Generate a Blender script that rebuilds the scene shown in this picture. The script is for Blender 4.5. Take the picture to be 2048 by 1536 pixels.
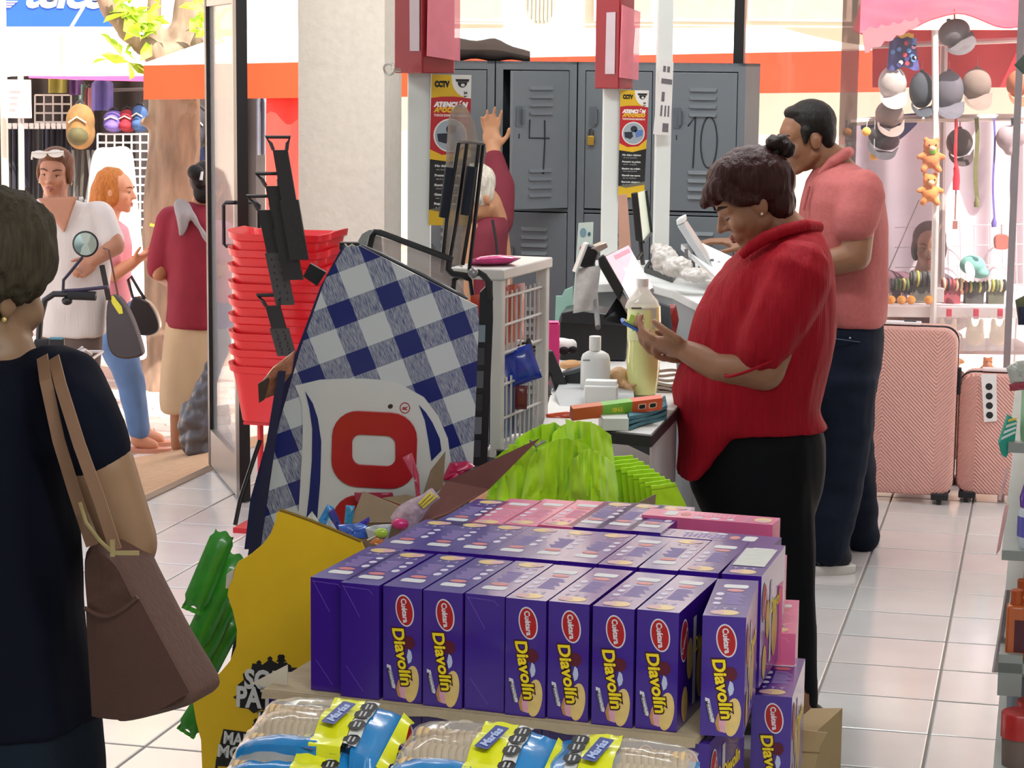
import bpy, bmesh, math, random
from mathutils import Vector, Matrix, noise
for _o in list(bpy.data.objects): bpy.data.objects.remove(_o)
SC = bpy.context.scene
COL = SC.collection
PI = math.pi
# ------------------------------------------------------------------ camera
F, PITCH, ROLL, YAW, EYE = 4400.0, 0.1452, 0.0101, 0.2379, 1.795
_f = Vector((0, math.cos(PITCH), -math.sin(PITCH)))
_u0 = Vector((0, math.sin(PITCH), math.cos(PITCH)))
_r0 = Vector((1, 0, 0))
CR = _r0*math.cos(ROLL) + _u0*math.sin(ROLL)
CU = _u0*math.cos(ROLL) - _r0*math.sin(ROLL)
CF = _f
CAM = Vector((0, 0, EYE))
cd = bpy.data.cameras.new('camera'); cam = bpy.data.objects.new('camera', cd); COL.objects.link(cam)
cd.sensor_width = 36; cd.lens = F*36/2048; cd.clip_start = 0.05; cd.clip_end = 300
mw = Matrix((CR, CU, -CF)).transposed().to_4x4(); mw.translation = CAM
cam.matrix_world = mw
SC.camera = cam
# ------------------------------------------------------------------ sky, sun, unseen ceiling and fill lights, exposure
w = bpy.data.worlds.new('sky'); SC.world = w; w.use_nodes = True
nt = w.node_tree; bg = nt.nodes['Background']
sky = nt.nodes.new('ShaderNodeTexSky'); sky.sky_type = 'NISHITA'; sky.sun_disc = False
sky.sun_elevation = math.radians(62); sky.sun_rotation = math.radians(120); sky.dust_density = 2.5
hs = nt.nodes.new('ShaderNodeHueSaturation'); hs.inputs['Saturation'].default_value = 0.3; nt.links.new(sky.outputs[0], hs.inputs['Color']); nt.links.new(hs.outputs[0], bg.inputs[0]); bg.inputs[1].default_value = 0.36
sd = bpy.data.lights.new('sun', 'SUN'); sd.energy = 10.5; sd.angle = 0.01; sd.color = (1.0, 0.93, 0.84)
so = bpy.data.objects.new('sun', sd); COL.objects.link(so)
so.rotation_euler = Vector((-0.35, 0.52, -1.0)).to_track_quat('-Z', 'Y').to_euler()
XD = Vector((math.cos(YAW), -math.sin(YAW), 0)); YD = Vector((math.sin(YAW), math.cos(YAW), 0))
def W(x, y, z=0.0): return XD*x + YD*y + Vector((0, 0, z))
for (lx, ly, e) in ((-2.2, 7.6, 16), (-0.9, 7.8, 14), (-2.4, 5.0, 12), (-0.7, 6.3, 26), (-0.3, 1.8, 24), (-0.4, -0.6, 18), (0.9, 1.6, 26)):  # unseen lights; those by the camera and over the right aisle added as fill
    ld = bpy.data.lights.new('unseen_ceiling_light', 'AREA'); ld.shape = 'RECTANGLE'; ld.size = 1.2; ld.size_y = 0.18
    ld.energy = e; ld.color = (0.93, 0.98, 1.0)
    lo = bpy.data.objects.new('unseen_ceiling_light', ld); COL.objects.link(lo)
    lo.location = W(lx, ly, 2.86); lo.rotation_euler = (0, 0, -YAW)
vs = SC.view_settings; vs.view_transform = 'Standard'; vs.look = 'None'; vs.gamma = 1.0; vs.use_curve_mapping = False
vs.exposure = 0.25
# ------------------------------------------------------------------ helpers
def ray(px, py): return CF + CR*((px-1024)/F) + CU*((768-py)/F)
def P(px, py, d):
    r = ray(px, py); return CAM + r*(d/r.y)
def FL(px, py, z=0.0):
    r = ray(px, py); return CAM + r*((z-EYE)/r.z)
def S(d): return d/F*1.004
class Fr:
    """a plane in the room: origin at pixel (px,py) at distance d, turned by yaw, leaning by tilt"""
    def __init__(s, px, py, d, yaw=0, tilt=0, roll=0, o=None):
        s.o = o if o is not None else P(px, py, d)
        R = Matrix.Rotation(math.radians(yaw), 3, 'Z') @ Matrix.Rotation(math.radians(tilt), 3, 'X') @ Matrix.Rotation(math.radians(roll), 3, 'Y')
        s.u = R @ Vector((1, 0, 0)); s.v = R @ Vector((0, 0, 1)); s.n = R @ Vector((0, -1, 0))
    def at(s, a, b, c=0): return s.o + s.u*a + s.v*b + s.n*c
    def px(s, x, y):
        r = ray(x, y); t = (s.o-CAM).dot(s.n)/r.dot(s.n); p = CAM + r*t - s.o
        return (p.dot(s.u), p.dot(s.v))
    def pl(s, pts): return [s.px(*p) for p in pts]
    def mat(s): 
        m = Matrix((s.u, s.v, s.n)).transposed().to_4x4(); m.translation = s.o; return m
def lin(c): return tuple((x/12.92 if x <= 0.04045 else ((x+0.055)/1.055)**2.4) for x in c)
def hexc(h): return lin(tuple(int(h[i:i+2], 16)/255 for i in (0, 2, 4)))
MATS = {}
def mat(h, rough=0.55, metal=0, var=0.10, sc=9.0, bump=0.0, bsc=60.0, stretch=None, alpha=None, emit=0, trans=0, coat=0, sheen=0, sub=0, spec=None):
    key = (h, rough, metal, var, sc, bump, bsc, stretch, alpha, emit, trans, coat, sheen, sub, spec)
    if key in MATS: return MATS[key]
    m = bpy.data.materials.new('mat_'+h); m.use_nodes = True; t = m.node_tree; b = t.nodes['Principled BSDF']
    c = hexc(h)
    b.inputs['Roughness'].default_value = rough; b.inputs['Metallic'].default_value = metal
    tc = t.nodes.new('ShaderNodeTexCoord'); mp = t.nodes.new('ShaderNodeMapping'); t.links.new(tc.outputs['Object'], mp.inputs[0])
    if stretch: mp.inputs['Scale'].default_value = stretch
    if var:
        n = t.nodes.new('ShaderNodeTexNoise'); n.inputs['Scale'].default_value = sc; n.inputs['Detail'].default_value = 5
        r = t.nodes.new('ShaderNodeMix'); r.data_type = 'RGBA'
        r.inputs[6].default_value = (*[max(0, x*(1-var*1.6)) for x in c], 1); r.inputs[7].default_value = (*[min(1, x*(1+var*1.6)) for x in c], 1)
        t.links.new(mp.outputs[0], n.inputs['Vector']); t.links.new(n.outputs['Fac'], r.inputs[0]); t.links.new(r.outputs[2], b.inputs['Base Color'])
    else: b.inputs['Base Color'].default_value = (*c, 1)
    if bump:
        n2 = t.nodes.new('ShaderNodeTexNoise'); n2.inputs['Scale'].default_value = bsc; n2.inputs['Detail'].default_value = 4
        bp = t.nodes.new('ShaderNodeBump'); bp.inputs['Strength'].default_value = bump; bp.inputs['Distance'].default_value = 0.004
        t.links.new(mp.outputs[0], n2.inputs['Vector']); t.links.new(n2.outputs['Fac'], bp.inputs['Height']); t.links.new(bp.outputs[0], b.inputs['Normal'])
    if alpha is not None: b.inputs['Alpha'].default_value = alpha
    if trans: b.inputs['Transmission Weight'].default_value = trans
    if coat: b.inputs['Coat Weight'].default_value = coat; b.inputs['Coat Roughness'].default_value = 0.12
    if sheen: b.inputs['Sheen Weight'].default_value = sheen
    if sub: b.inputs['Subsurface Weight'].default_value = sub; b.inputs['Subsurface Radius'].default_value = (0.02, 0.008, 0.005)
    if spec is not None: b.inputs['Specular IOR Level'].default_value = spec
    if emit: b.inputs['Emission Color'].default_value = (*c, 1); b.inputs['Emission Strength'].default_value = emit
    MATS[key] = m; return m
def glass(tint='ffffff', refl=0.12, dirt=0.05):
    key = ('glass', tint, refl, dirt)
    if key in MATS: return MATS[key]
    m = bpy.data.materials.new('mat_glass'); m.use_nodes = True; t = m.node_tree; t.nodes.clear()
    o = t.nodes.new('ShaderNodeOutputMaterial'); tr = t.nodes.new('ShaderNodeBsdfTransparent'); tr.inputs[0].default_value = (*hexc(tint), 1)
    gl = t.nodes.new('ShaderNodeBsdfGlossy'); gl.inputs['Roughness'].default_value = 0.02
    df = t.nodes.new('ShaderNodeBsdfDiffuse'); df.inputs[0].default_value = (0.8, 0.8, 0.82, 1)
    lw = t.nodes.new('ShaderNodeLayerWeight'); lw.inputs[0].default_value = 0.25
    mu = t.nodes.new('ShaderNodeMath'); mu.operation = 'MULTIPLY_ADD'; mu.inputs[1].default_value = 0.55; mu.inputs[2].default_value = refl*0.4
    m1 = t.nodes.new('ShaderNodeMixShader'); m2 = t.nodes.new('ShaderNodeMixShader'); m2.inputs[0].default_value = dirt
    t.links.new(lw.outputs['Fresnel'], mu.inputs[0]); t.links.new(mu.outputs[0], m1.inputs[0]); t.links.new(tr.outputs[0], m1.inputs[1]); t.links.new(gl.outputs[0], m1.inputs[2])
    t.links.new(m1.outputs[0], m2.inputs[1]); t.links.new(df.outputs[0], m2.inputs[2]); t.links.new(m2.outputs[0], o.inputs[0])
    MATS[key] = m; return m
def V3(p): return (float(p[0]), float(p[1]), float(p[2]))
class MB:
    def __init__(s): s.v = []; s.f = []
    def add(s, vs, fs):
        o = len(s.v); s.v += [V3(p) for p in vs]; s.f += [tuple(i+o for i in q) for q in fs]; return s
    def hex8(s, p): return s.add(p, [(0,3,2,1),(4,5,6,7),(0,1,5,4),(1,2,6,5),(2,3,7,6),(3,0,4,7)])
    def fbox(s, fr, a0, a1, b0, b1, c0, c1):
        return s.hex8([fr.at(a0,b0,c0), fr.at(a1,b0,c0), fr.at(a1,b0,c1), fr.at(a0,b0,c1), fr.at(a0,b1,c0), fr.at(a1,b1,c0), fr.at(a1,b1,c1), fr.at(a0,b1,c1)])
    def box(s, x0, x1, y0, y1, z0, z1): return s.hex8([(x0,y0,z0),(x1,y0,z0),(x1,y1,z0),(x0,y1,z0),(x0,y0,z1),(x1,y0,z1),(x1,y1,z1),(x0,y1,z1)])
    def wbox(s, x0, x1, y0, y1, z0, z1): return s.hex8([W(x0,y0,z0),W(x1,y0,z0),W(x1,y1,z0),W(x0,y1,z0),W(x0,y0,z1),W(x1,y0,z1),W(x1,y1,z1),W(x0,y1,z1)])
    def prism(s, fr, ab, c0, c1):
        n = len(ab); v = [fr.at(a,b,c0) for a,b in ab] + [fr.at(a,b,c1) for a,b in ab]
        return s.add(v, [tuple(reversed(range(n))), tuple(range(n, 2*n))] + [(i,(i+1)%n,(i+1)%n+n,i+n) for i in range(n)])
    def flat(s, fr, ab, c=0): return s.add([fr.at(a,b,c) for a,b in ab], [tuple(range(len(ab)))])
    def ringband(s, fr, outer, inner, c0, c1):
        n = len(outer); v = [fr.at(a,b,c0) for a,b in outer]+[fr.at(a,b,c0) for a,b in inner]+[fr.at(a,b,c1) for a,b in outer]+[fr.at(a,b,c1) for a,b in inner]
        f = []
        for i in range(n):
            j = (i+1) % n
            f += [(i,i+n,j+n,j), (i+2*n,j+2*n,j+3*n,i+3*n), (i,j,j+2*n,i+2*n), (i+n,i+3*n,j+3*n,j+n)]
        return s.add(v, f)
    def loft(s, rings, cap=True, closed=False):
        n = len(rings[0]); v = [p for r in rings for p in r]; f = []
        m = len(rings)
        for k in range(m if closed else m-1):
            k2 = (k+1) % m
            for i in range(n):
                j = (i+1) % n; f.append((k*n+i, k*n+j, k2*n+j, k2*n+i))
        if cap and not closed: f += [tuple(reversed(range(n))), tuple(range((m-1)*n, m*n))]
        return s.add(v, f)
    def tube(s, pts, r, seg=8, closed=False):
        pts = [Vector(p) for p in pts]; n = len(pts)
        rs = r if isinstance(r, (list, tuple)) else [r]*n
        t0 = None; rings = []; up = None
        for i in range(n):
            if closed: t = (pts[(i+1)%n]-pts[i-1])
            else: t = pts[min(i+1,n-1)]-pts[max(i-1,0)]
            t.normalize()
            if up is None:
                up = t.orthogonal().normalized()
            else:
                up = up - t*up.dot(t)
                up = up.normalized() if up.length > 1e-6 else t.orthogonal().normalized()
            b = t.cross(up)
            rings.append([pts[i] + (up*math.cos(2*PI*k/seg) + b*math.sin(2*PI*k/seg))*rs[i] for k in range(seg)])
        return s.loft(rings, True, closed)
    def cap(s, A, ra, B, rb, seg=14, sq=None):
        A = Vector(A); B = Vector(B); t = (B-A); L = t.length; t = t.normalized() if L > 1e-6 else Vector((0,0,1))
        up = t.orthogonal().normalized(); b = t.cross(up); rings = []
        prof = [(-ra*math.cos(a), ra*math.sin(a)) for a in (0.15, 0.5, 0.95, 1.57)] + [(L+rb*math.sin(a), rb*math.cos(a)) for a in (0, 0.62, 1.07, 1.42)]
        for (z, r) in prof:
            rings.append([A + t*z + (up*math.cos(2*PI*k/seg)+b*math.sin(2*PI*k/seg))*r for k in range(seg)])
        return s.loft(rings)
    def limb(s, pts, seg=14):
        for i in range(len(pts)-1): s.cap(pts[i][0], pts[i][1], pts[i+1][0], pts[i+1][1], seg)
        return s
    def ell(s, c, r, M=None, seg=16, nr=10):
        c = Vector(c); rings = []
        for i in range(nr):
            a = PI*(i+0.5)/nr if nr > 3 else PI*(i+0.5)/nr
            a = 0.12 + (PI-0.24)*i/(nr-1)
            ring = []
            for k in range(seg):
                p = Vector((r[0]*math.sin(a)*math.cos(2*PI*k/seg), r[1]*math.sin(a)*math.sin(2*PI*k/seg), -r[2]*math.cos(a)))
                ring.append(c + (M @ p if M is not None else p))
            rings.append(ring)
        return s.loft(rings)
    def lathe(s, fr_o, prof, seg=20, ax=None, sc=(1,1)):
        o = Vector(fr_o); ax = Vector(ax).normalized() if ax is not None else Vector((0,0,1))
        up = Vector((1,0,0)) if abs(ax.z) > 0.9 else Vector((0,0,1)); up = (up-ax*up.dot(ax)).normalized(); b = ax.cross(up)
        return s.loft([[o + ax*z + up*(r*sc[0]*math.cos(2*PI*k/seg)) + b*(r*sc[1]*math.sin(2*PI*k/seg)) for k in range(seg)] for r, z in prof])
    def stack(s, d, rings, seg=24, e=2.0):
        """rings (y, xl, xr, half depth, depth offset) : horizontal ellipses stacked at distance d"""
        L = []
        for q in rings:
            y, xl, xr, dh = q[:4]; do = q[4] if len(q) > 4 else 0
            c = P((xl+xr)/2, y, d+do); rx = (xr-xl)/2*S(d+do); ring = []
            for k in range(seg):
                a = 2*PI*k/seg; ca, sa = math.cos(a), math.sin(a)
                ring.append(c + Vector((rx*math.copysign(abs(ca)**(2/e), ca), dh*math.copysign(abs(sa)**(2/e), sa), 0)))
            L.append(ring)
        return s.loft(L)
    def grid(s, fn, nu, nv, closed_u=False):
        v = [fn(i/nu, j/nv) for j in range(nv+1) for i in range(nu+1)]; n = nu+1
        return s.add(v, [(j*n+i, j*n+i+1, (j+1)*n+i+1, (j+1)*n+i) for j in range(nv) for i in range(nu)])
    def slab(s, fn, nu, nv, off):
        """a sheet with thickness: off is the offset vector"""
        off = Vector(off); n = nu+1; m = nv+1
        top = [Vector(fn(i/nu, j/nv)) for j in range(m) for i in range(n)]; bot = [p+off for p in top]; k = n*m
        f = []
        for j in range(nv):
            for i in range(nu):
                q = (j*n+i, j*n+i+1, (j+1)*n+i+1, (j+1)*n+i); f += [q, tuple(x+k for x in reversed(q))]
        edge = [i for i in range(n)] + [j*n+n-1 for j in range(1, m)] + [(m-1)*n+i for i in range(n-2, -1, -1)] + [j*n for j in range(m-2, 0, -1)]
        for a, b in zip(edge, edge[1:]+edge[:1]): f.append((b, a, a+k, b+k))
        return s.add(top+bot, f)
    def mesh(s, name, origin=None, smooth=True, angle=0.7):
        me = bpy.data.meshes.new(name)
        o = Vector(origin) if origin is not None else Vector((0,0,0))
        me.from_pydata([(p[0]-o.x, p[1]-o.y, p[2]-o.z) for p in s.v], [], s.f); me.update()
        bm = bmesh.new(); bm.from_mesh(me); bmesh.ops.recalc_face_normals(bm, faces=bm.faces); bm.to_mesh(me); bm.free()
        if smooth:
            me.polygons.foreach_set('use_smooth', [True]*len(me.polygons)); me.set_sharp_from_angle(angle=angle)
        return me
def link(name, me, m, parent=None, loc=None):
    o = bpy.data.objects.new(name, me); COL.objects.link(o)
    if m is not None:
        me.materials.clear(); me.materials.append(m)
    if parent is not None: o.parent = parent
    if loc is not None: o.location = loc
    return o
def root_of(o):
    while o.parent is not None: o = o.parent
    return o
def thing(name, label, cat, loc, group=None):
    o = bpy.data.objects.new(name, None); COL.objects.link(o); o.location = loc; o.empty_display_size = 0.05
    o['label'] = label; o['category'] = cat
    if group: o['group'] = group
    return o
def part(par, name, mb, m, smooth=True, bevel=0, angle=0.7, label=None):
    me = mb.mesh(name, root_of(par).location, smooth, angle)
    o = link(name, me, m, par)
    if bevel:
        b = o.modifiers.new('bevel', 'BEVEL'); b.width = bevel; b.segments = 2; b.limit_method = 'ANGLE'
    if label: o['label'] = label
    return o
def solid(name, label, cat, mb, m, group=None, smooth=True, bevel=0, angle=0.7):
    n = len(mb.v); c = Vector((sum(p[0] for p in mb.v)/n, sum(p[1] for p in mb.v)/n, min(p[2] for p in mb.v)))
    o = link(name, mb.mesh(name, c, smooth, angle), m, None, c)
    o['label'] = label; o['category'] = cat
    if group: o['group'] = group
    if bevel:
        b = o.modifiers.new('bevel', 'BEVEL'); b.width = bevel; b.segments = 2; b.limit_method = 'ANGLE'
    return o
def struct(name, mb, m, label=None, smooth=False, kind='structure', cat=None):
    o = link(name, mb.mesh(name, None, smooth), m); o['kind'] = kind
    if label: o['label'] = label
    if cat: o['category'] = cat
    return o
def dup(root, loc=None, rotz=None, label=None, group=None):
    r = root.copy(); COL.objects.link(r)
    if loc is not None: r.location = loc
    if rotz is not None: r.rotation_euler = (0, 0, rotz)
    if label: r['label'] = label
    if group: r['group'] = group
    for ch in list(root.children):
        c = ch.copy(); COL.objects.link(c); c.parent = r
        for g in list(ch.children):
            d = g.copy(); COL.objects.link(d); d.parent = c
    return r
def remesh(par, name, mb, m, vox=0.006, sm=3, label=None, disp=None):
    """join the overlapping shells in mb into one continuous skin"""
    o0 = root_of(par).location
    me = bpy.data.meshes.new('tmp'); me.from_pydata([(p[0]-o0.x, p[1]-o0.y, p[2]-o0.z) for p in mb.v], [], mb.f); me.update()
    bm = bmesh.new(); bm.from_mesh(me); bmesh.ops.recalc_face_normals(bm, faces=bm.faces); bm.to_mesh(me); bm.free()
    t = bpy.data.objects.new('tmp', me); COL.objects.link(t)
    md = t.modifiers.new('r', 'REMESH'); md.mode = 'VOXEL'; md.voxel_size = vox
    dg = bpy.context.evaluated_depsgraph_get(); dg.update()
    nm = bpy.data.meshes.new_from_object(t.evaluated_get(dg)); bpy.data.objects.remove(t); bpy.data.meshes.remove(me)
    bm = bmesh.new(); bm.from_mesh(nm)
    for _ in range(sm): bmesh.ops.smooth_vert(bm, verts=bm.verts, factor=0.5, use_axis_x=True, use_axis_y=True, use_axis_z=True)
    if disp:
        bm.normal_update()
        for v in bm.verts: v.co += v.normal*disp(v.co + o0)
    bm.to_mesh(nm); bm.free(); nm.name = name
    nm.polygons.foreach_set('use_smooth', [True]*len(nm.polygons))
    o = link(name, nm, m, par)
    if label: o['label'] = label
    return o
_TX = {}
def text(body, size, bold=0.0, ext=0.0, spacing=1.0):
    k = (body, size, bold, ext, spacing)
    if k in _TX: return _TX[k]
    c = bpy.data.curves.new('t', 'FONT'); c.body = body; c.size = size; c.offset = bold; c.extrude = ext; c.space_character = spacing
    c.align_x = 'CENTER'; c.align_y = 'CENTER'; c.resolution_u = 3
    o = bpy.data.objects.new('t', c); COL.objects.link(o); dg = bpy.context.evaluated_depsgraph_get(); dg.update()
    me = bpy.data.meshes.new_from_object(o.evaluated_get(dg)); bpy.data.objects.remove(o); bpy.data.curves.remove(c)
    r = ([tuple(v.co) for v in me.vertices], [tuple(p.vertices) for p in me.polygons]); bpy.data.meshes.remove(me)
    _TX[k] = r; return r
def put_text(mb, fr, body, size, a, b, c=0.0006, rot=0.0, bold=0.0, shear=0.0, sx=1.0, spacing=1.0, fit=None):
    """letters lying in the plane fr, centred at (a, b), turned by rot degrees; fit = wanted width"""
    vs, fs = text(body, size, bold, 0.0, spacing)
    if not vs: return mb
    x0 = min(v[0] for v in vs); x1 = max(v[0] for v in vs); y0 = min(v[1] for v in vs); y1 = max(v[1] for v in vs)
    if fit: sx = fit/(x1-x0)
    cr, sr = math.cos(math.radians(rot)), math.sin(math.radians(rot)); out = []
    for v in vs:
        x = (v[0]-(x0+x1)/2 + shear*(v[1]-(y0+y1)/2))*sx; y = v[1]-(y0+y1)/2
        out.append(fr.at(a + x*cr - y*sr, b + x*sr + y*cr, c))
    return mb.add(out, fs)
def oval(a, b, ra, rb, n=28, rot=0):
    cr, sr = math.cos(math.radians(rot)), math.sin(math.radians(rot)); L = []
    for k in range(n):
        x, y = ra*math.cos(2*PI*k/n), rb*math.sin(2*PI*k/n); L.append((a+x*cr-y*sr, b+x*sr+y*cr))
    return L
def rrect(a, b, ha, hb, r, n=5, rot=0):
    L = []; cr, sr = math.cos(math.radians(rot)), math.sin(math.radians(rot))
    for (sx, sy, a0) in ((1,1,0), (-1,1,90), (-1,-1,180), (1,-1,270)):
        for k in range(n+1):
            t = math.radians(a0+90*k/n); x = sx*(ha-r)+r*math.cos(t); y = sy*(hb-r)+r*math.sin(t); L.append((a+x*cr-y*sr, b+x*sr+y*cr))
    return L
def nz(p, sc=1.0): return noise.noise(Vector(p)*sc)
# ================================================================== the setting
random.seed(7)
def sxy(p): return (p.dot(XD), p.dot(YD))
XF = (sxy(FL(300, 990))[0] + sxy(FL(420, 940))[0])/2          # the open side towards the street
YG = 9.62                                                       # the glass front behind the lockers
ZO = -0.2                                                       # the street lies a little lower
def to_px(p):
    q = Vector(p)-CAM; z = q.dot(CF); return (1024+F*q.dot(CR)/z, 768-F*q.dot(CU)/z, z)
fl = struct('floor', MB().wbox(XF-.02, 1.6, -3.2, YG, -0.06, -0.004), mat('8b8580', 0.8), 'tiled shop floor')
TS = 0.3333
tm = MB(); g = 0.004; h = TS/2-g; e = 0.0035
tm.add([(-h,-h,-.004),(h,-h,-.004),(h,h,-.004),(-h,h,-.004),(-h,-h,-.0012),(h,-h,-.0012),(h,h,-.0012),(-h,h,-.0012),(-h+e,-h+e,0),(h-e,-h+e,0),(h-e,h-e,0),(-h+e,h-e,0)],
       [(0,1,5,4),(1,2,6,5),(2,3,7,6),(3,0,4,7),(4,5,9,8),(5,6,10,9),(6,7,11,10),(7,4,8,11),(8,9,10,11)])
tmats = [mat(c, 0.16, var=0.06, sc=5, coat=0.35) for c in ('dedcda', 'dad9d8', 'e2dad8', 'dcd6d4')]
tmes = []
for k, m_ in enumerate(tmats):
    me = tm.mesh('tile', None, False); me.materials.append(m_); tmes.append(me)
rest = MB(); nt_ = 0
for i in range(-3, 33):
    for k in range(-11, 7):
        cx, cy = -0.5848 + TS*(k+.5), 8.552 - TS*(i+.5)
        if cx-h < XF-.3 or cy+h > YG or cx > 1.4 or cy < -3: continue
        p = W(cx, cy); x, y, z = to_px(p)
        if cx-h < XF:
            if cx+h-.03 < XF or not (0 < z and y > 800): continue
            cv = [(max(v[0], XF-cx), v[1], v[2]) for v in tm.v]
            cm_ = MB().add(cv, tm.f).mesh('cut_tile', None, False); cm_.materials.append(tmats[0]); o = bpy.data.objects.new('tile', cm_); COL.objects.link(o); o.parent = fl; o.location = p; o.rotation_euler = (0, 0, -YAW); nt_ += 1
            continue
        if z > 0 and -90 < x < 2140 and 850 < y < 1640 and nt_ < 300:
            o = bpy.data.objects.new('tile', random.choice(tmes)); COL.objects.link(o); o.parent = fl
            o.location = p + Vector((0, 0, random.uniform(-.0004, .0004))); o.rotation_euler = (random.uniform(-.0012, .0012), random.uniform(-.0012, .0012), -YAW); nt_ += 1
        else:
            rest.add([p + XD*v[0] + YD*v[1] + Vector((0,0,v[2])) for v in tm.v], tm.f)
ro = link('tile_field', rest.mesh('tile_field', None, False), tmats[0], fl); ro['kind'] = 'stuff'
struct('ceiling', MB().wbox(XF-.5, 1.6, -3.2, YG+.35, 2.95, 3.1), mat('dcdcd8', 0.9))
struct('wall_back', MB().wbox(XF, 1.6, -3.3, -3.15, 0, 3), mat('cfcac2', 0.9))
struct('wall_right', MB().wbox(1.55, 1.65, -3.2, 8.4, 0, 3), mat('cfcac2', 0.9))
struct('wall_left', MB().wbox(XF-.12, XF, -3.2, 5.0, 0, 3), mat('cfcac2', 0.9))
# ---- column
pc = P(597, 300, 9.0); px_, py_ = sxy(pc)
cb = MB(); cb.wbox(px_, px_+.365, py_, py_+.24, 0, 2.95)
struct('trim_1', cb, mat('d6d1c6', 0.9, var=0.06, sc=30, bump=0.9, bsc=26), 'rough plastered cream column')
# ---- glass front
gx0 = px_+.30
def xat(px, Yp, py=200):                                        # X' on the glass plane seen at pixel px
    r = ray(px, py); t = Yp/r.dot(YD); return (r*t).dot(XD)
wf = struct('window_1', MB().wbox(gx0, 1.5, YG-.03, YG+.03, -0.01, 0.03), mat('2a2a2c', 0.4))
mx = xat(1480, YG, 60)
for nm, a, b in (('mullion', mx-.022, mx+.022),):
    o = link(nm, MB().wbox(a, b, YG-.03, YG+.03, 0.03, 2.95).mesh(nm, None, False), mat('17171a', 0.35), wf)
def pane(x0, x1, yoff, z0=0.03, z1=2.95, m_=None):
    o = link('pane', MB().wbox(x0, x1, YG+yoff-.003, YG+yoff+.003, z0, z1).mesh('pane', None, False), m_ or glass('fbfdfc', 0.1, 0.03), wf)
x3 = xat(1703, YG, 100)
pane(gx0, mx-.022, 0); pane(mx+.022, x3+.03, 0); pane(x3-.045, 1.5, .022, m_=glass('fbfafa', 0.12, 0.04))
o = link('edge_strip', MB().wbox(x3-.045, x3+.03, YG+.028, YG+.034, 0.03, 2.95).mesh('edge_strip', None, False), glass('b9a9a4', 0.1, 0.05), wf)
# ---- the open entrance door leaf
A = FL(488, 1003); B = FL(426, 930)
dv = (B-A); dl = dv.length; du = dv.normalized(); dn = Vector((du.y, -du.x, 0))
class DF: pass
def dpt(a, z, c): return A + du*a + dn*c + Vector((0, 0, z))
def dbox(mb, a0, a1, z0, z1, c0, c1): return mb.hex8([dpt(a0,z0,c0),dpt(a1,z0,c0),dpt(a1,z0,c1),dpt(a0,z0,c1),dpt(a0,z1,c0),dpt(a1,z1,c0),dpt(a1,z1,c1),dpt(a0,z1,c1)])
blk = mat('141315', 0.35, var=.05); alu = mat('a9a39d', 0.35, 0.6, var=.05)
dr = struct('door_1', dbox(MB(), dl-.05, dl, 0.005, 2.12, -.02, .02), blk, 'open glass door leaf with black stile')
def dpart(n, mb, m_, par=dr): return link(n, mb.mesh(n, None, False), m_, par)
dpart('stile', dbox(MB(), -.03, .05, 0.005, 2.3, -.022, .022), blk)
dpart('stile_face', dbox(MB(), .05, .09, 0.005, 2.3, -.02, .02), alu)
dpart('bottom_rail', dbox(MB(), .09, dl-.05, 0.01, .17, -.018, .018), alu)
dpart('top_rail', dbox(MB(), .09, dl-.05, 2.02, 2.12, -.018, .018), alu)
dpart('pane', dbox(MB(), .09, dl-.05, .17, 2.02, -.003, .003), glass('f0efec', .14, .16))
lk = dpart('lock_plate', dbox(MB(), -.035, -.03, .83, 1.0, -.016, .016), mat('b9bcbb', .3, .7))
dpart('keyhole', dbox(MB(), -.037, -.035, .88, .94, -.006, .006), blk, lk)
for sd_ in (-1, 1):
    c = .022*sd_
    dpart('pull_handle', MB().tube([dpt(.01, 1.225, c), dpt(.01, 1.225, c+sd_*.04), dpt(.01, 1.215, c+sd_*.05), dpt(.01, 1.06, c+sd_*.05), dpt(.01, 1.05, c+sd_*.04), dpt(.01, 1.05, c)], .008), mat('1a1420', .3))
dpart('threshold_bar', MB().wbox(XF-.02, XF+.025, sxy(A)[1]-2.2, sxy(B)[1]-.05, 0, .006), mat('9a8874', .4, .3))
# ---- outside ground
struct('floor_street', MB().wbox(-26, 24, YG+.02, 60, -.5, ZO).wbox(-26, XF-.9, -8, YG+.02, -.5, ZO), mat('d8c6ba', 0.9, var=0.12, sc=2.5), 'sunlit street paving')
rb = MB().add([W(XF, 4.5, -.002), W(XF, YG+.5, -.002), W(XF-.9, YG+.5, ZO), W(XF-.9, 4.5, ZO), W(XF, 4.5, -.5), W(XF, YG+.5, -.5), W(XF-.9, YG+.5, -.5), W(XF-.9, 4.5, -.5)], [(0,1,2,3),(0,4,5,1),(1,5,6,2),(2,6,7,3),(3,7,4,0)])
struct('floor_ramp', rb, mat('c9a27e', 0.85, var=.15, sc=20), 'beige sloping doorstep outside the entrance')
pv = struct('floor_pavers', MB().wbox(XF-2.6, XF-.9, 8.2, 12.6, ZO-.02, ZO+.002), mat('b59a8c', .9), 'pavement of small stone pavers')
sm_ = []
for c in ('d8c2b6', 'cdb4a7', 'ddcbc0'):
    b_ = MB(); hx = [(.093*math.cos(PI/3*k), .093*math.sin(PI/3*k)) for k in range(6)]; hi = [(x*.93, y*.93) for x, y in hx]
    b_.add([(x, y, 0) for x, y in hx]+[(x, y, .008) for x, y in hx]+[(x, y, .012) for x, y in hi], [(i,(i+1)%6,(i+1)%6+6,i+6) for i in range(6)]+[(i+6,(i+1)%6+6,(i+1)%6+12,i+12) for i in range(6)]+[tuple(range(12, 18))])
    me = b_.mesh('paver', None, False); me.materials.append(mat(c, .9, var=.1, sc=30)); sm_.append(me)
np_ = 0
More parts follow.
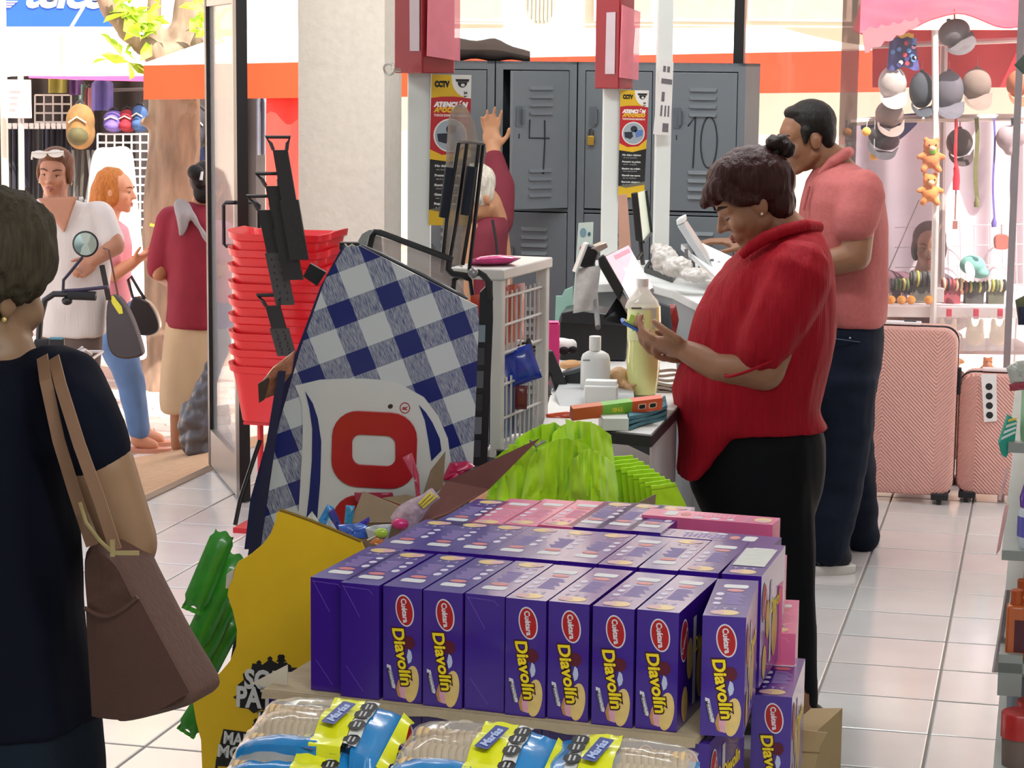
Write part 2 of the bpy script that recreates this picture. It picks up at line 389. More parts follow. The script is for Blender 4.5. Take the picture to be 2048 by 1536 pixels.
for j in range(28):
    for i in range(17):
        x = XF-2.45 + i*.145*.66*1.5 + 0; y = 8.5 + j*.166 + (i % 2)*.083
        q = W(x, y, ZO); X_, Y_, z_ = to_px(q)
        if x > XF-.98 or not (-40 < X_ < 520 and 780 < Y_ < 1010) or np_ >= 300: continue
        o = bpy.data.objects.new('paver', random.choice(sm_)); COL.objects.link(o); o.parent = pv; o.location = q + Vector((0,0,random.uniform(-.001,.003))); o.rotation_euler = (0,0,-YAW); np_ += 1
struct('trim_kerb', MB().wbox(-9, XF-.3, 12.7, 12.85, ZO-.05, ZO+.12), mat('d9b8a8', .9), 'low kerb across the street')
# ---- far buildings
bd = thing('street_building', 'sunlit cream building filling the far side of the street', 'building', (0, 24, ZO))
part(bd, 'wall', MB().box(-14, 16, 24, 24.4, ZO, 9), mat('c8b8a8', .9, var=.1, sc=.6), smooth=False)
def far_rect(mb, x0, y0, x1, y1, d, t=.1, dz=0):
    a = P(x0, y0, d); b = P(x1, y1, d); return mb.box(a.x, b.x, d-t, d, b.z, a.z)
for (x0, x1) in ((905, 1010), (1190, 1310), (1345, 1475), (1500, 1700), (1720, 1790)):
    f_ = part(bd, 'window', far_rect(MB(), x0, -160, x1, 44, 23.98, .12), mat('efe9df', .6), smooth=False)
    part(f_, 'window_pane', far_rect(MB(), x0+8, -150, x1-8, 38, 23.86, .02), mat('a9978a', .35), smooth=False)
part(bd, 'ledge', far_rect(MB(), 700, 46, 2100, 58, 23.9, .5), mat('e8d8cc', .8), smooth=False)
ac = thing('air_conditioner', 'round-fan air conditioner unit on the cream building above the orange canopy', 'air conditioner', P(1082, 50, 22.4))
fr = Fr(1082, 5, 22.4)
part(ac, 'casing', MB().fbox(fr, -.36, .36, -.24, .5, -.3, 0), mat('ece6da', .6), bevel=.02)
q = part(ac, 'fan_grille', MB().prism(fr, oval(0, .04, .155, .26), 0, .02), mat('9a9488', .6))
gb = MB()
for k in range(7): gb.fbox(fr, -.12+k*.04-.006, -.12+k*.04+.006, -.18, .26, .02, .035)
part(q, 'grille_bar', gb, mat('c9c4b8', .5))
sg = thing('blue_shop_sign', 'blue telephone shop sign with white lettering above the left stalls', 'sign', P(100, 55, 21.5))
fr = Fr(110, 26, 21.5)
part(sg, 'panel', MB().prism(fr, fr.pl([(-40, 53), (228, 53), (228, -80), (-40, -80)]), -.1, 0), mat('1850b0', .5, var=.05), smooth=False)
part(sg, 'lettering', put_text(MB(), fr, 'telcel', .36, *fr.px(138, -12), .01, bold=.014, shear=.25, fit=.84), mat('f6f2ee', .5))
for k in range(3): part(sg, 'swoosh', MB().prism(fr, fr.pl([(-6, 2+k*5), (36-k*6, 2+k*5), (33-k*6, 5+k*5), (-6, 5+k*5)]), 0, .012), mat('f0d8d8', .5))
aw = thing('white_awning', 'large white stall awning under the blue shop sign', 'awning', P(150, 155, 16.5))
fr = Fr(150, 150, 16.5)
def awn(u, v):
    a = P(0 + 300*u, 152, 15.2); b = P(-20 + 330*u, 58, 17.2); p = a.lerp(b, v); return p + Vector((0, 0, -.05*math.sin(PI*v) + .015*math.sin(9*u)))
part(aw, 'sheet', MB().slab(awn, 14, 6, (0, 0, -.012)), mat('f4f0ea', .8, var=.04))
part(aw, 'valance', MB().prism(Fr(60, 152, 15.19), Fr(60, 152, 15.19).pl([(58, 152), (300, 152), (292, 163), (176, 160), (58, 156)]), 0, .01), mat('e8528a', .7), label='pink hem')
part(aw, 'post', MB().tube([P(126, 155, 15.3), P(124, 70, 15.3)], .015), mat('b49a86', .6))
part(aw, 'guy_rope', MB().tube([P(136, 65, 15.3), P(175, 0, 15.6), P(200, -40, 15.8)], .011), mat('f2e8e2', .6))
# ---- orange canopy
cn = thing('orange_canopy', 'stall canopy with orange valance and white roof outside the glass front', 'canopy', P(1000, 150, 12.3))
fr = Fr(1000, 150, 12.25)
def val(u, v):
    x = 287 + u*(1772-287); yt = 131 - u*31; yb = 199 - u*15
    a, b = fr.px(x, yt + (yb-yt)*v); return fr.at(a, b, .01*math.sin(u*40)*v)
part(cn, 'valance', MB().slab(val, 60, 4, (0, .01, 0)), mat('d83f10', .75, var=.06, sc=3))
def roof(u, v):
    a = P(285 + u*1490, 131-u*31, 12.27); b = P(480 + u*1080, 62-u*4, 13.6); p = a.lerp(b, v); return p + Vector((0, 0, .02*math.sin(PI*v)*math.sin(u*23)))
part(cn, 'roof_sheet', MB().slab(roof, 40, 5, (0, 0, .01)), mat('f6efe6', .8, var=.04))
def hip(u, v):
    a = P(285, 131, 12.27).lerp(P(380, 120, 14.8), u); b = P(480, 62, 13.6); return a.lerp(b, v*.999)
part(cn, 'roof_end', MB().slab(hip, 6, 4, (0, 0, .01)), mat('f2ece4', .8, var=.04))
for x in (640, 1440): part(cn, 'post', MB().tube([P(x, 190, 12.3), FL(x, 760, ZO) if False else Vector((P(x, 190, 12.3).x, 12.3, ZO))], .02), mat('c9c4c0', .4, .3))
bn = Fr(565, 300, 12.27, 0)
def ban(u, v):
    a, b = bn.px(531+u*82, 188+v*242); return bn.at(a, b, -.03+.02*math.sin(u*7+v*3))
solid('red_banner', 'bright red banner cloth hanging behind the trolley baskets', 'banner', MB().slab(ban, 8, 8, (0, .004, 0)), mat('f2453a', .7, var=.05))
# ---- street tree
tr = thing('street_tree', 'thick barked tree growing behind the orange canopy', 'tree', Vector((P(340, 400, 13.3).x, 13.3, ZO)))
bark = mat('86705f', .95, var=.5, sc=16, bump=1.0, bsc=26, stretch=(1, 1, .22))
D = 13.3; T = Vector((P(340, 400, D).x, D, ZO))
tb = MB(); tk = [(T, .24), (P(338, 620, D), .195), (P(340, 480, D), .175), (P(345, 320, D), .155), (P(348, 200, D), .15), (P(345, 130, D), .16)]
for a, b in zip(tk, tk[1:]): tb.cap(a[0], a[1], b[0], b[1], 18)
tb.limb([(P(345, 135, D), .14), (P(372, 60, D+.1), .1), (P(380, -30, D+.1), .09)]); tb.limb([(P(340, 135, D), .1), (P(305, 105, D-.1), .075), (P(265, 78, D-.2), .05), (P(225, 30, D-.3), .045), (P(195, -25, D-.3), .04)])
tb.limb([(P(318, 108, D), .07), (P(306, 50, D), .05), (P(312, -20, D), .048)]); tb.limb([(P(372, 100, D), .08), (P(410, 40, D+.3), .06), (P(425, -30, D+.4), .055)])
tb.ell(P(290, 245, D-.1), (.04, .04, .04)); tb.ell(P(380, 215, D-.14), (.05, .05, .05))
remesh(tr, 'trunk', tb, bark, .02, 2, disp=lambda p: .022*nz((p.x*14, p.y*14, p.z*3.5))-.012*abs(nz((p.x*26, p.y*26, p.z*5))))
part(tr, 'rope', MB().tube([P(300, 449, D-.2), P(325, 455, D-.2), P(352, 459, D-.2), P(400, 466, D-.1)], .009), mat('e6ef5a', .6), label='yellow rope')
lf = MB().add([(0,0,0),(.05,.012,.02),(.10,0,.03),(.13,-.002,.01),(.10,-.03,.02),(.05,-.045,.01)], [(0,1,2,3,4,5)]).mesh('leaf', None, False)
lf.materials.append(mat('b6d23c', .6, var=.2)); 
for k in range(70):
    c = random.choice([(255, 20, 30, 24), (255, 122, 18, 20), (285, 60, 20, 30), (410, 20, 20, 30), (230, 8, 20, 14), (425, 70, 8, 30)])
    o = bpy.data.objects.new('leaf', lf); COL.objects.link(o); o.parent = tr
    o.location = P(c[0]+random.gauss(0, c[2]*.6), c[1]+random.gauss(0, c[3]*.6), D-.25+random.uniform(-.2, .2)) - tr.location
    o.rotation_euler = (random.uniform(-1, 1), random.uniform(-1, 1), random.uniform(0, 6.3)); o.scale = (1.3,)*3
# ================================================================== lockers
LX = xat(1487, 9.02, 400); LW = .352; LY = 9.02; LD = .45
gl = mat('6d747a', .42, .25, var=.05, sc=3); gd = mat('5b6268', .5, .2, var=.05); dk = mat('0d0e10', .8)
LROWS = [(1.765, 1.19), (1.175, .60), (.585, .05)]
lk_lab = ['grey metal locker column beside the cream column, mostly hidden', 'grey metal locker column with its top door numbered 4 standing open', 'grey metal locker column with a brass padlock on the upper door', 'grey metal locker column numbered 10 at the window end']
for i in range(4):
    x0 = LX - LW*(4-i); fr = Fr(0, 0, 0, -math.degrees(YAW), o=W(x0, LY, 0))
    L = thing('locker', lk_lab[i], 'locker', W(x0+LW/2, LY+LD/2, 0), 'lockers against the glass front')
    b = MB()
    for (a0, a1) in ((.003, .015), (LW-.015, LW-.003)): b.fbox(fr, a0, a1, 0, 1.8, -LD, -.004)
    b.fbox(fr, .003, LW-.003, 0, 1.8, -LD, -LD+.01).fbox(fr, .003, LW-.003, 1.788, 1.8, -LD, 0).fbox(fr, .003, LW-.003, 0, .012, -LD, 0)
    for z in (1.182, .592): b.fbox(fr, .015, LW-.015, z-.006, z+.006, -LD, -.004)
    part(L, 'body', b, gd, smooth=False)
    f_ = MB()
    for (a0, a1) in ((.003, .034), (LW-.034, LW-.003)): f_.fbox(fr, a0, a1, 0, 1.8, -.006, 0)
    f_.fbox(fr, .034, LW-.034, 1.765, 1.8, -.006, 0).fbox(fr, .034, LW-.034, 0, .05, -.006, 0)
    part(L, 'frame', f_, gl, smooth=False)
    for r, (zt, zb) in enumerate(LROWS):
        op = (i == 1 and r == 0)
        if op:
            dfr = Fr(0, 0, 0, -math.degrees(YAW)+46, o=fr.at(LW-.036, 0, .002)); aw0, aw1 = -(LW-.075), 0
        else:
            dfr = Fr(0, 0, 0, -math.degrees(YAW), o=fr.at(0, 0, 0)); aw0, aw1 = .037, LW-.037
        D = part(L, 'door', MB().fbox(dfr, aw0, aw1, zb+.004, zt-.004, -.018, .003), gl, smooth=False, bevel=.002)
        cw = (aw0+aw1)/2
        for k in range(4):
            for zz in (zt-.075-.034*k, zb+.06+.034*k):
                if r == 2 and zz < .2: pass
                lv = MB(); w2 = .058
                lv.add([dfr.at(cw-w2, zz+.009, .003), dfr.at(cw+w2, zz+.009, .003), dfr.at(cw+w2, zz-.006, .003), dfr.at(cw-w2, zz-.006, .003), dfr.at(cw-w2+.006, zz-.006, .014), dfr.at(cw+w2-.006, zz-.006, .014)],
                       [(0,4,5,1),(0,3,4),(1,5,2),(3,2,5,4)])
                part(D, 'louver', lv, gl, smooth=False)
        hz = zt-.19
        part(D, 'handle_plate', MB().prism(dfr, rrect(aw0+.032, hz, .016, .042, .006), .003, .007).fbox(dfr, aw0+.04, aw0+.052, hz-.03, hz+.03, .007, .02), gd, smooth=False)
        part(D, 'keyhole', MB().fbox(dfr, aw0+.03, aw0+.034, hz-.09, hz-.07, .003, .0045), dk, smooth=False)
        if i == 2 and r == 0:
            pk = part(D, 'padlock', MB().fbox(dfr, aw0+.012, aw0+.04, hz-.118, hz-.078, .008, .022), mat('c9a24a', .3, .8), bevel=.003)
            part(pk, 'shackle', MB().tube([dfr.at(aw0+.018, hz-.08, .014), dfr.at(aw0+.02, hz-.055, .014), dfr.at(aw0+.028, hz-.05, .014), dfr.at(aw0+.034, hz-.058, .014), dfr.at(aw0+.034, hz-.08, .014)], .0035), mat('4a4a4c', .3, .8))
        ink = mat('24282c', .7)
        if op:
            nb = MB(); z0 = (zt+zb)/2
            nb.tube([dfr.at(cw-.055, z0+.085, .005), dfr.at(cw-.057, z0+.01, .005), dfr.at(cw+.042, z0+.008, .005)], .003, 6)
            nb.tube([dfr.at(cw+.018, z0+.082, .005), dfr.at(cw+.02, z0-.01, .005), dfr.at(cw+.014, z0-.14, .005)], .003, 6)
            part(D, 'number', nb, ink)
        if i == 3 and r == 0:
            nb = MB(); z0 = (zt+zb)/2+.02
            nb.tube([dfr.at(cw-.06, z0+.045, .005), dfr.at(cw-.03, z0+.085, .005), dfr.at(cw-.036, z0-.125, .005)], .0032, 6)
            nb.tube([dfr.at(cw+.028+.034*math.cos(t), z0-.02+.105*math.sin(t), .005) for t in [2*PI*k/20+1.3 for k in range(21)]], .003, 6)
            part(D, 'number', nb, ink)
tp = MB()
def tarp(u, v):
    x = 895 + u*165; r = (.045 + .006*math.sin(u*14))*(1-.55*max(0, u-.6)/.4); c = P(x, 118, 9.55); c.z = 1.802 + .045*(1-.6*max(0, u-.6)/.4)
    a = 2*PI*v; return c + Vector((0, math.cos(a)*r*2.4, math.sin(a)*r))
tp.loft([[tarp(u/14, v/14) for v in range(14)] for u in range(15)])
solid('rolled_tarp', 'dark grey brown rolled tarp lying on top of the lockers', 'tarp', tp, mat('5f534e', .8, var=.2, bump=.4, bsc=30))
# ================================================================== suitcases
def ridged(h, x0):
    m = mat(h, .38, var=.03, sc=3.01+x0); m = m.copy(); t = m.node_tree; b = t.nodes['Principled BSDF']
    tc = t.nodes.new('ShaderNodeTexCoord'); sp = t.nodes.new('ShaderNodeSeparateXYZ'); t.links.new(tc.outputs['Object'], sp.inputs[0])
    def mth(op, a, bv=None, bl=None):
        n = t.nodes.new('ShaderNodeMath'); n.operation = op; t.links.new(a, n.inputs[0])
        if bl is not None: t.links.new(bl, n.inputs[1])
        elif bv is not None: n.inputs[1].default_value = bv
        return n.outputs[0]
    xx = mth('ADD', sp.outputs[0], x0); fold = mth('PINGPONG', mth('ADD', xx, .5), .21)
    s_ = mth('ADD', mth('MULTIPLY', fold, 1.05), None, sp.outputs[2]); s2 = mth('SINE', mth('MULTIPLY', s_, 400.0)) 
    bp = t.nodes.new('ShaderNodeBump'); bp.inputs['Strength'].default_value = .75; bp.inputs['Distance'].default_value = .006
    t.links.new(s2, bp.inputs['Height']); t.links.new(bp.outputs[0], b.inputs['Normal']); return m
def rbox(fr, a0, a1, b0, b1, c0, c1, r, n=5, cr=.02):
    ca, cb = (a0+a1)/2, (b0+b1)/2; ha, hb = (a1-a0)/2, (b1-b0)/2; mb = MB(); L = []
    for (c, ins) in ((c0, cr), (c0+cr*.3, cr*.3), (c0+cr, 0), (c1-cr, 0), (c1-cr*.3, cr*.3), (c1, cr)):
        L.append([fr.at(a, b, c) for a, b in rrect(ca, cb, ha-ins, hb-ins, max(r-ins*.5, .004), n)])
    return mb.loft(L)
def suitcase(xl, xr, yt, yb, d, label, x0, small=False):
    base = FL((xl+xr)/2, yb+17); fr = Fr(0, 0, 0, -math.degrees(YAW), o=Vector((P((xl+xr)/2, 800, base.y).x, base.y, 0)))
    s = S(base.y); w2 = (xr-xl)/2*s/math.cos(YAW)*.985; zt = P(0, yt, base.y).z + (0); zb = P(0, yb, base.y).z
    zt = P((xl+xr)/2, yt, base.y).z; zb = P((xl+xr)/2, yb, base.y).z
    t = thing('suitcase', label, 'suitcase', fr.o, 'pink suitcases by the window')
    hs = ridged('eeb0a4', x0)
    part(t, 'front_shell', rbox(fr, -w2, w2, zb, zt, -.10, .0, .06, 6, .022), hs)
    part(t, 'seam', rbox(fr, -w2-.003, w2+.003, zb-.004, zt+.004, -.115, -.098, .06, 6, .004), mat('17131a', .5))
    part(t, 'back_shell', rbox(fr, -w2, w2, zb, zt, -.235, -.113, .06, 6, .022), hs)
    part(t, 'top_handle', MB().fbox(fr, -.09, .09, zt+.004, zt+.018, -.13, -.08), mat('e9e4e6', .5), bevel=.004)
    part(t, 'handle_grip', MB().fbox(fr, .02, .07, zt+.012, zt+.022, -.125, -.085), mat('20222a', .5), bevel=.003)
    sh = zb + (zt-zb)*.6
    part(t, 'side_handle', MB().fbox(fr, w2, w2+.016, sh, sh+.11, -.13, -.085), mat('15151a', .5), bevel=.004)
    for sa in (-1, 1):
        for c in (-.02, -.2):
            q = part(t, 'wheel_mount', MB().fbox(fr, sa*(w2-.05)-.035, sa*(w2-.05)+.035, zb-.016, zb+.012, c-.025, c+.025), mat('101014', .5), bevel=.004)
            part(q, 'wheel', MB().lathe(fr.at(sa*(w2-.05)-.014, zb*.5-.008, c), [(.006, -.0), (max(zb*.5-.009, .02), .002), (max(zb*.5-.009, .02), .018), (.006, .02)], 14, ax=fr.u), mat('0c0c10', .5))
    return t, fr, w2, zb, zt
suitcase(1672, 1908, 656, 988, 0, 'large coral pink ridged suitcase behind the man in the pink shirt', -.03)
t, fr, w2, zb, zt = suitcase(1919, 2092, 752, 992, 0, 'small coral pink ridged suitcase with a white tag', .02, True)
tg = part(t, 'tag', MB().prism(fr, fr.pl([(1962, 748), (1993, 748), (1994, 842), (1968, 844)]), .0005, .004), mat('e8e4e2', .6), label='white card tag with four black circles')
for k in range(4): part(tg, 'tag_circle', MB().prism(fr, oval(*fr.px(1978+k*.4, 773+k*19), .0145, .0145, 14), .004, .005), mat('1f1f22', .6))
# ================================================================== posts, red sign boxes, posters
wp = mat('d9dcd8', .45, var=.03)
def post(px_, wd, d, label, ztop=2.9):
    c = P(px_, 300, d); h = wd/2*S(d)
    p = thing('white_post', label, 'post', Vector((c.x, c.y, 0)), 'white steel checkout posts')
    part(p, 'shaft', MB().box(c.x-h, c.x+h, d-h, d+h, 0, ztop), wp, smooth=False, bevel=.004)
    part(p, 'foot_plate', MB().box(c.x-h*2, c.x+h*2, d-h*2, d+h*2, 0, .01), wp, smooth=False)
    return p
post(839, 46, 6.2, 'white square post left of the open locker, nearest red sign box')
post(1221, 33, 8.0, 'white square post in the middle carrying the second red sign box')
post(1325, 31, 7.9, 'white square post with papers taped to it, in front of locker 10')
redm = mat('8a0c1a', .35, var=.05, coat=.3)
def red_sign(xl, xm, xr, yb, d, label, strip, acr):
    s = S(d); c = P(xm, yb, d); a = (xm-xl)*s/math.cos(math.radians(42)); b = (xr-xm)*s/math.cos(math.radians(48)); top = c.z+.75
    t = thing('red_sign_box', label, 'sign', c)
    f1 = Fr(0, 0, 0, -42, o=c); f1.u.z = 0
    f1 = Fr(0, 0, 0, -42, o=c); f2 = Fr(0, 0, 0, 48, o=c)
    p = [c, c - f1.u*a, c - f1.u*a + f2.u*b, c + f2.u*b]
    part(t, 'casing', MB().hex8([*p, *[q + Vector((0,0,.75)) for q in p]]), redm, smooth=False, bevel=.004)
    part(t, 'paper_strip', MB().prism(f1, f1.pl(strip), .001, .003), mat('b9a9b0', .6), smooth=False)
    part(t, 'acrylic_sheet', MB().prism(f2, f2.pl(acr), .012, .016), mat('e88a98', .12, alpha=.62, var=.12, sc=14), smooth=False)
    part(t, 'notice', MB().prism(f2, f2.pl([(acr[0][0]+8, acr[0][1]+28), (acr[1][0]-6, acr[1][1]+28), (acr[2][0]-8, acr[2][1]-22), (acr[3][0]+6, acr[3][1]-16)]), .004, .006), mat('d0606c', .6, var=.25, sc=30), smooth=False)
    return t
_rs1 = red_sign(786, 845, 907, 147, 6.1, 'larger red sign box on the post beside the cream column', [(820, -60), (840, -60), (840, 102), (821, 102)], [(850, -80), (912, -70), (912, 122), (847, 112)])
part(_rs1, 'ring_hook', MB().tube([P(778+11*math.cos(a), 138+11*math.sin(a), 6.1) for a in [2*PI*k/16 for k in range(16)]], .004, 6, closed=True).tube([P(788, 140, 6.1), P(800, 140, 6.12)], .005, 6), mat('d0ccc4', .3, .5))
red_sign(1191, 1237, 1268, 178, 7.9, 'smaller red sign box on the middle post', [(1214, 25), (1232, 24), (1230, 148), (1211, 148)], [(1238, 10), (1274, 24), (1270, 160), (1233, 155)])
def quad_fr(TL, TR, BR, BL, d, yaw=0):
    fr = Fr(*TL, d, yaw); q = [Vector(fr.px(*p)) for p in (TL, TR, BR, BL)]
    def m(u, v): 
        p = q[0].lerp(q[1], u).lerp(q[3].lerp(q[2], u), v); return (p.x, p.y)
    return fr, m
def cctv(TL, TR, BR, BL, d, label):
    fr, m = quad_fr(TL, TR, BR, BL, d)
    t = thing('warning_poster', label, 'poster', fr.at(*m(.5, 1)), 'camera surveillance posters on the posts')
    w_ = (Vector(m(1,.5))-Vector(m(0,.5))).length; hgt = (Vector(m(.5,1))-Vector(m(.5,0))).length; rot = math.degrees(math.atan2(m(1,.5)[1]-m(0,.5)[1], m(1,.5)[0]-m(0,.5)[0]))
    def poly(nm, pts, c, h, par=t): return part(par, nm, MB().prism(fr, [m(*p) for p in pts], c-.0008, c), mat(h, .4, var=.04), smooth=False)
    part(t, 'board', MB().prism(fr, [m(0,0), m(1,0), m(1,1), m(0,1)], -.004, 0), mat('1b1b1d', .45, var=.05), smooth=False)
    poly('yellow_band', [(0,0),(1,0),(1,.22),(0,.22)], .001, 'd9b021')
    poly('white_corner', [(.5,0),(1,0),(1,.155)]+[(1-.5*math.sin(k*PI/12)*1.0, .155*math.cos(k*PI/12)**.8 if k < 6 else 0) for k in range(1, 6)], .002, 'e4e2de')
    cm = part(t, 'camera_icon', MB().prism(fr, [m(*p) for p in [(.60,.028),(.95,.028),(.93,.045),(.62,.045)]], .002, .0028).prism(fr, [m(*p) for p in [(.66,.047),(.9,.047),(.88,.066),(.83,.08),(.78,.084),(.72,.08),(.67,.066)]], .002, .0028), mat('1a1a1c', .5), smooth=False)
    part(cm, 'camera_lens', MB().prism(fr, oval(*m(.79, .067), w_*.05, w_*.04, 10), .0028, .0034), mat('d8d8d8', .5))
    part(t, 'heading', put_text(MB(), fr, 'CCTV', hgt*.05, *m(.27, .062), .0016, rot, bold=.002, fit=w_*.38), mat('2a2414', .6))
    part(t, 'small_print', put_text(put_text(MB(), fr, '24', hgt*.022, *m(.86, .118), .0026, rot, bold=.0006), fr, 'hrs', hgt*.016, *m(.86, .14), .0026, rot, bold=.0004), mat('2a2a2a', .6))
    poly('red_band', [(0,.155),(.25,.145),(.6,.143),(1,.155),(1,.53),(0,.53)], .0018, 'b5202a')
    part(t, 'title', put_text(MB(), fr, 'ATENCIÓN', hgt*.042, *m(.5, .192), .0024, rot, bold=.0016, shear=.2, fit=w_*.84), mat('f0ece8', .5))
    part(t, 'subtitle', put_text(MB(), fr, 'ASOCIADO', hgt*.04, *m(.5, .232), .0024, rot, bold=.0016, shear=.2, fit=w_*.84), mat('e8b62a', .5))
    part(t, 'tagline', put_text(MB(), fr, 'TODOS SOMOS SEGURIDAD', hgt*.02, *m(.5, .268), .0024, rot, bold=.0005, fit=w_*.84), mat('e8d0c8', .5))
    poly('yellow_swoosh', [(0,.495),(.3,.53),(.7,.52),(1,.45),(1,.54),(.5,.575),(0,.56)], .0022, 'e0b424')
    rd = part(t, 'photo_rim', MB().prism(fr, oval(*m(.5, .40), w_*.42, w_*.42, 26), .0022, .003), mat('e2ded8', .5))
    part(rd, 'photo', MB().prism(fr, oval(*m(.5, .40), w_*.385, w_*.385, 26), .003, .0034), mat('9aa6ae', .5, var=.1))
    part(rd, 'photo_figure', MB().prism(fr, [m(*p) for p in [(.17,.39),(.45,.385),(.5,.43),(.4,.455),(.2,.44)]], .0034, .0038).prism(fr, oval(*m(.52, .36), w_*.13, w_*.12, 12), .0034, .0038), mat('242a36', .6))
    part(rd, 'photo_shirt', MB().prism(fr, [m(*p) for p in [(.55,.37),(.85,.365),(.83,.42),(.6,.44)]], .0034, .0038), mat('5a78b4', .6))
    for k in range(5):
        v = .605 + k*.063
        part(t, 'notice_line', put_text(put_text(MB(), fr, ['No dejes objetos', 'Presenta tu gafete', 'Revisa tu salida', 'Guarda tus cosas', 'Reporta siempre'][k], hgt*.02, *m(.47, v), .0008, rot, bold=.0006, fit=w_*.68), fr, ['en los pasillos', 'en caja', 'con personal', 'en tu locker', 'a seguridad'][k], hgt*.015, *m(.42, v+.024), .0008, rot, fit=w_*.5), mat('c9c9c6', .6))
    poly('yellow_foot', [(0,.90),(.5,.87),(1,.85),(1,1),(0,1)], .001, 'd6ae20')
    poly('grey_wedge', [(0,.895),(1,.845),(1,.875),(.3,.91)], .0018, '6a6658')
cctv((863, 149), (943, 150), (936, 452), (857, 450), 6.15, 'large camera warning poster hanging behind the clear acrylic rack')
cctv((1241, 180), (1298, 181), (1288, 396), (1236, 394), 7.95, 'small camera warning poster under the second red sign box')
fr, m = quad_fr((1321, 120), (1347, 124), (1341, 271), (1306, 268), 7.82, 12)
t = thing('taped_notice', 'long white printed notice taped to the post in front of locker 10', 'notice', fr.at(*m(.5, 1)))
part(t, 'sheet', MB().prism(fr, [m(0,0), m(1,0), m(1,1), m(0,1)], 0, .0015), mat('dfdad8', .7), smooth=False)
for (u0, u1, v0, v1) in ((.25,.45,.07,.15), (.55,.75,.07,.15), (.2,.95,.24,.31), (.3,.5,.42,.55), (.3,.42,.6,.75), (.55,.65,.6,.75), (.75,.85,.6,.75), (.5,.85,.84,.96)):
    part(t, 'print_block', MB().prism(fr, [m(u0,v0), m(u1,v0), m(u1,v1), m(u0,v1)], .0015, .0022), mat('6a6468', .7, var=.2, sc=60), smooth=False)
# ================================================================== stack of shopping baskets
BX = P(578, 700, 8.35); bfr = Fr(0, 0, 0, -14, o=Vector((BX.x, BX.y, 0)))
rp = mat('d8202a', .3, var=.05, coat=.3); bz0 = .43; pitch = .063
def basket_mesh():
    mb = MB(); prof = [(0, .82), (.05, .86), (.15, .93), (.19, .97)]
    def ring(z, k, ins=0, wav=0):
        L = []
        for a, b in rrect(0, 0, .20*k-ins, .135*k-ins, .05, 5):
            dip = wav*(.020*math.cos(2*math.atan2(b*1.5, a)))
            L.append((a, b, z+dip))
        return L
    outer = [ring(z, k, 0, min(z/.19, 1)) for z, k in prof] + [ring(.195, 1.02, 0, 1), ring(.22, 1.04, 0, 1)]
    inner = [ring(.219, 1.02, .006, 1), ring(.19, .96, .008, 1), ring(.01, .81, .01, 0)]
    return mb.loft(outer+inner, cap=True)
bme = basket_mesh().mesh('body', None, True); bme.materials.append(rp)
gr = mat('3a3638', .55, var=.1); gk = mat('1a181a', .45)
hand = {8: [((556, 274), (560, 300), (598, 520)), gk], 7: [((536, 347), (545, 372), (588, 560)), gk], 6: [((518, 392), (530, 420), (570, 610)), gr], 4: [((538, 590), (545, 612), (573, 712)), gr]}
for k in range(9):
    z = bz0 + k*pitch
    t = thing('shopping_basket', ('lowest' if k == 0 else 'topmost' if k == 8 else ['', 'second lowest', 'third lowest', 'fourth lowest', 'middle', 'fourth highest', 'third highest', 'second highest'][k]) + ' red plastic basket in the nested stack by the entrance', 'basket', bfr.o + Vector((0, 0, z)), 'nested red shopping baskets')
    t.rotation_euler = (0, 0, math.radians(-14 + (k % 3-1)*2.0)); 
    o = link('body', bme, None, t)
    if k in hand:
        (tp_, mid, bot), mm = hand[k]; dd = 8.12 - .02*k; inv = t.matrix_basis.inverted()
        def rel(mb): 
            mb.v = [V3(inv @ Vector(p)) for p in mb.v]; return mb
        a, b_, c = P(*tp_, dd), P(*mid, dd), P(*bot, dd+.05); sd_ = Vector((1, .25, 0)).normalized(); wdt = .028
        def seg(p, q, w0, w1, th): 
            return MB().hex8([p-sd_*w0, p+sd_*w0, p+sd_*w0+Vector((0,th,0)), p-sd_*w0+Vector((0,th,0)), q-sd_*w1, q+sd_*w1, q+sd_*w1+Vector((0,th,0)), q-sd_*w1+Vector((0,th,0))])
        hd = link('telescopic_handle', rel(seg(c, b_.lerp(c, .45), .034, .034, .03)).mesh('telescopic_handle', None, False), mm, t)
        link('inner_tube', rel(seg(b_.lerp(c, .45), b_, .027, .027, .022)).mesh('inner_tube', None, False), gk, hd)
        loop = MB().tube([b_-sd_*.024, b_.lerp(a, .5)-sd_*.03, a-sd_*.045, a+sd_*.045, b_.lerp(a, .5)+sd_*.03, b_+sd_*.024], .0075, 8)
        link('grip', rel(loop).mesh('grip', None, True), gk, hd)
        hb = MB()
        for r_ in range(7):
            for c2 in (-.014, .014):
                q = b_.lerp(c, .52+.07*r_) + sd_*(c2+.004*(r_ % 2)) + Vector((0, -.001, 0)); hb.hex8([q+sd_*x+Vector((0,y,zz)) for zz in (-.004, .004) for (x, y) in ((-.003,0),(.003,0),(.003,.002),(-.003,.002))])
        pf = link('perforations', rel(hb).mesh('perforations', None, False), mat('161416', .6), hd); pf['kind'] = 'stuff'
bs = thing('basket_stand', 'low red stand under the nested shopping baskets', 'stand', bfr.o)
part(bs, 'post', MB().tube([bfr.at(-.1, .02, .05), bfr.at(-.1, bz0-.01, .05)], .012).tube([bfr.at(.12, .02, .05), bfr.at(.12, bz0-.01, .05)], .012), mat('c8202a', .4))
part(bs, 'base', MB().fbox(bfr, -.18, .18, 0, .02, -.14, .14), mat('c8202a', .4), smooth=False)
part(bs, 'top_plate', MB().fbox(bfr, -.15, .15, bz0-.014, bz0-.002, -.1, .1), mat('c8202a', .4), smooth=False)
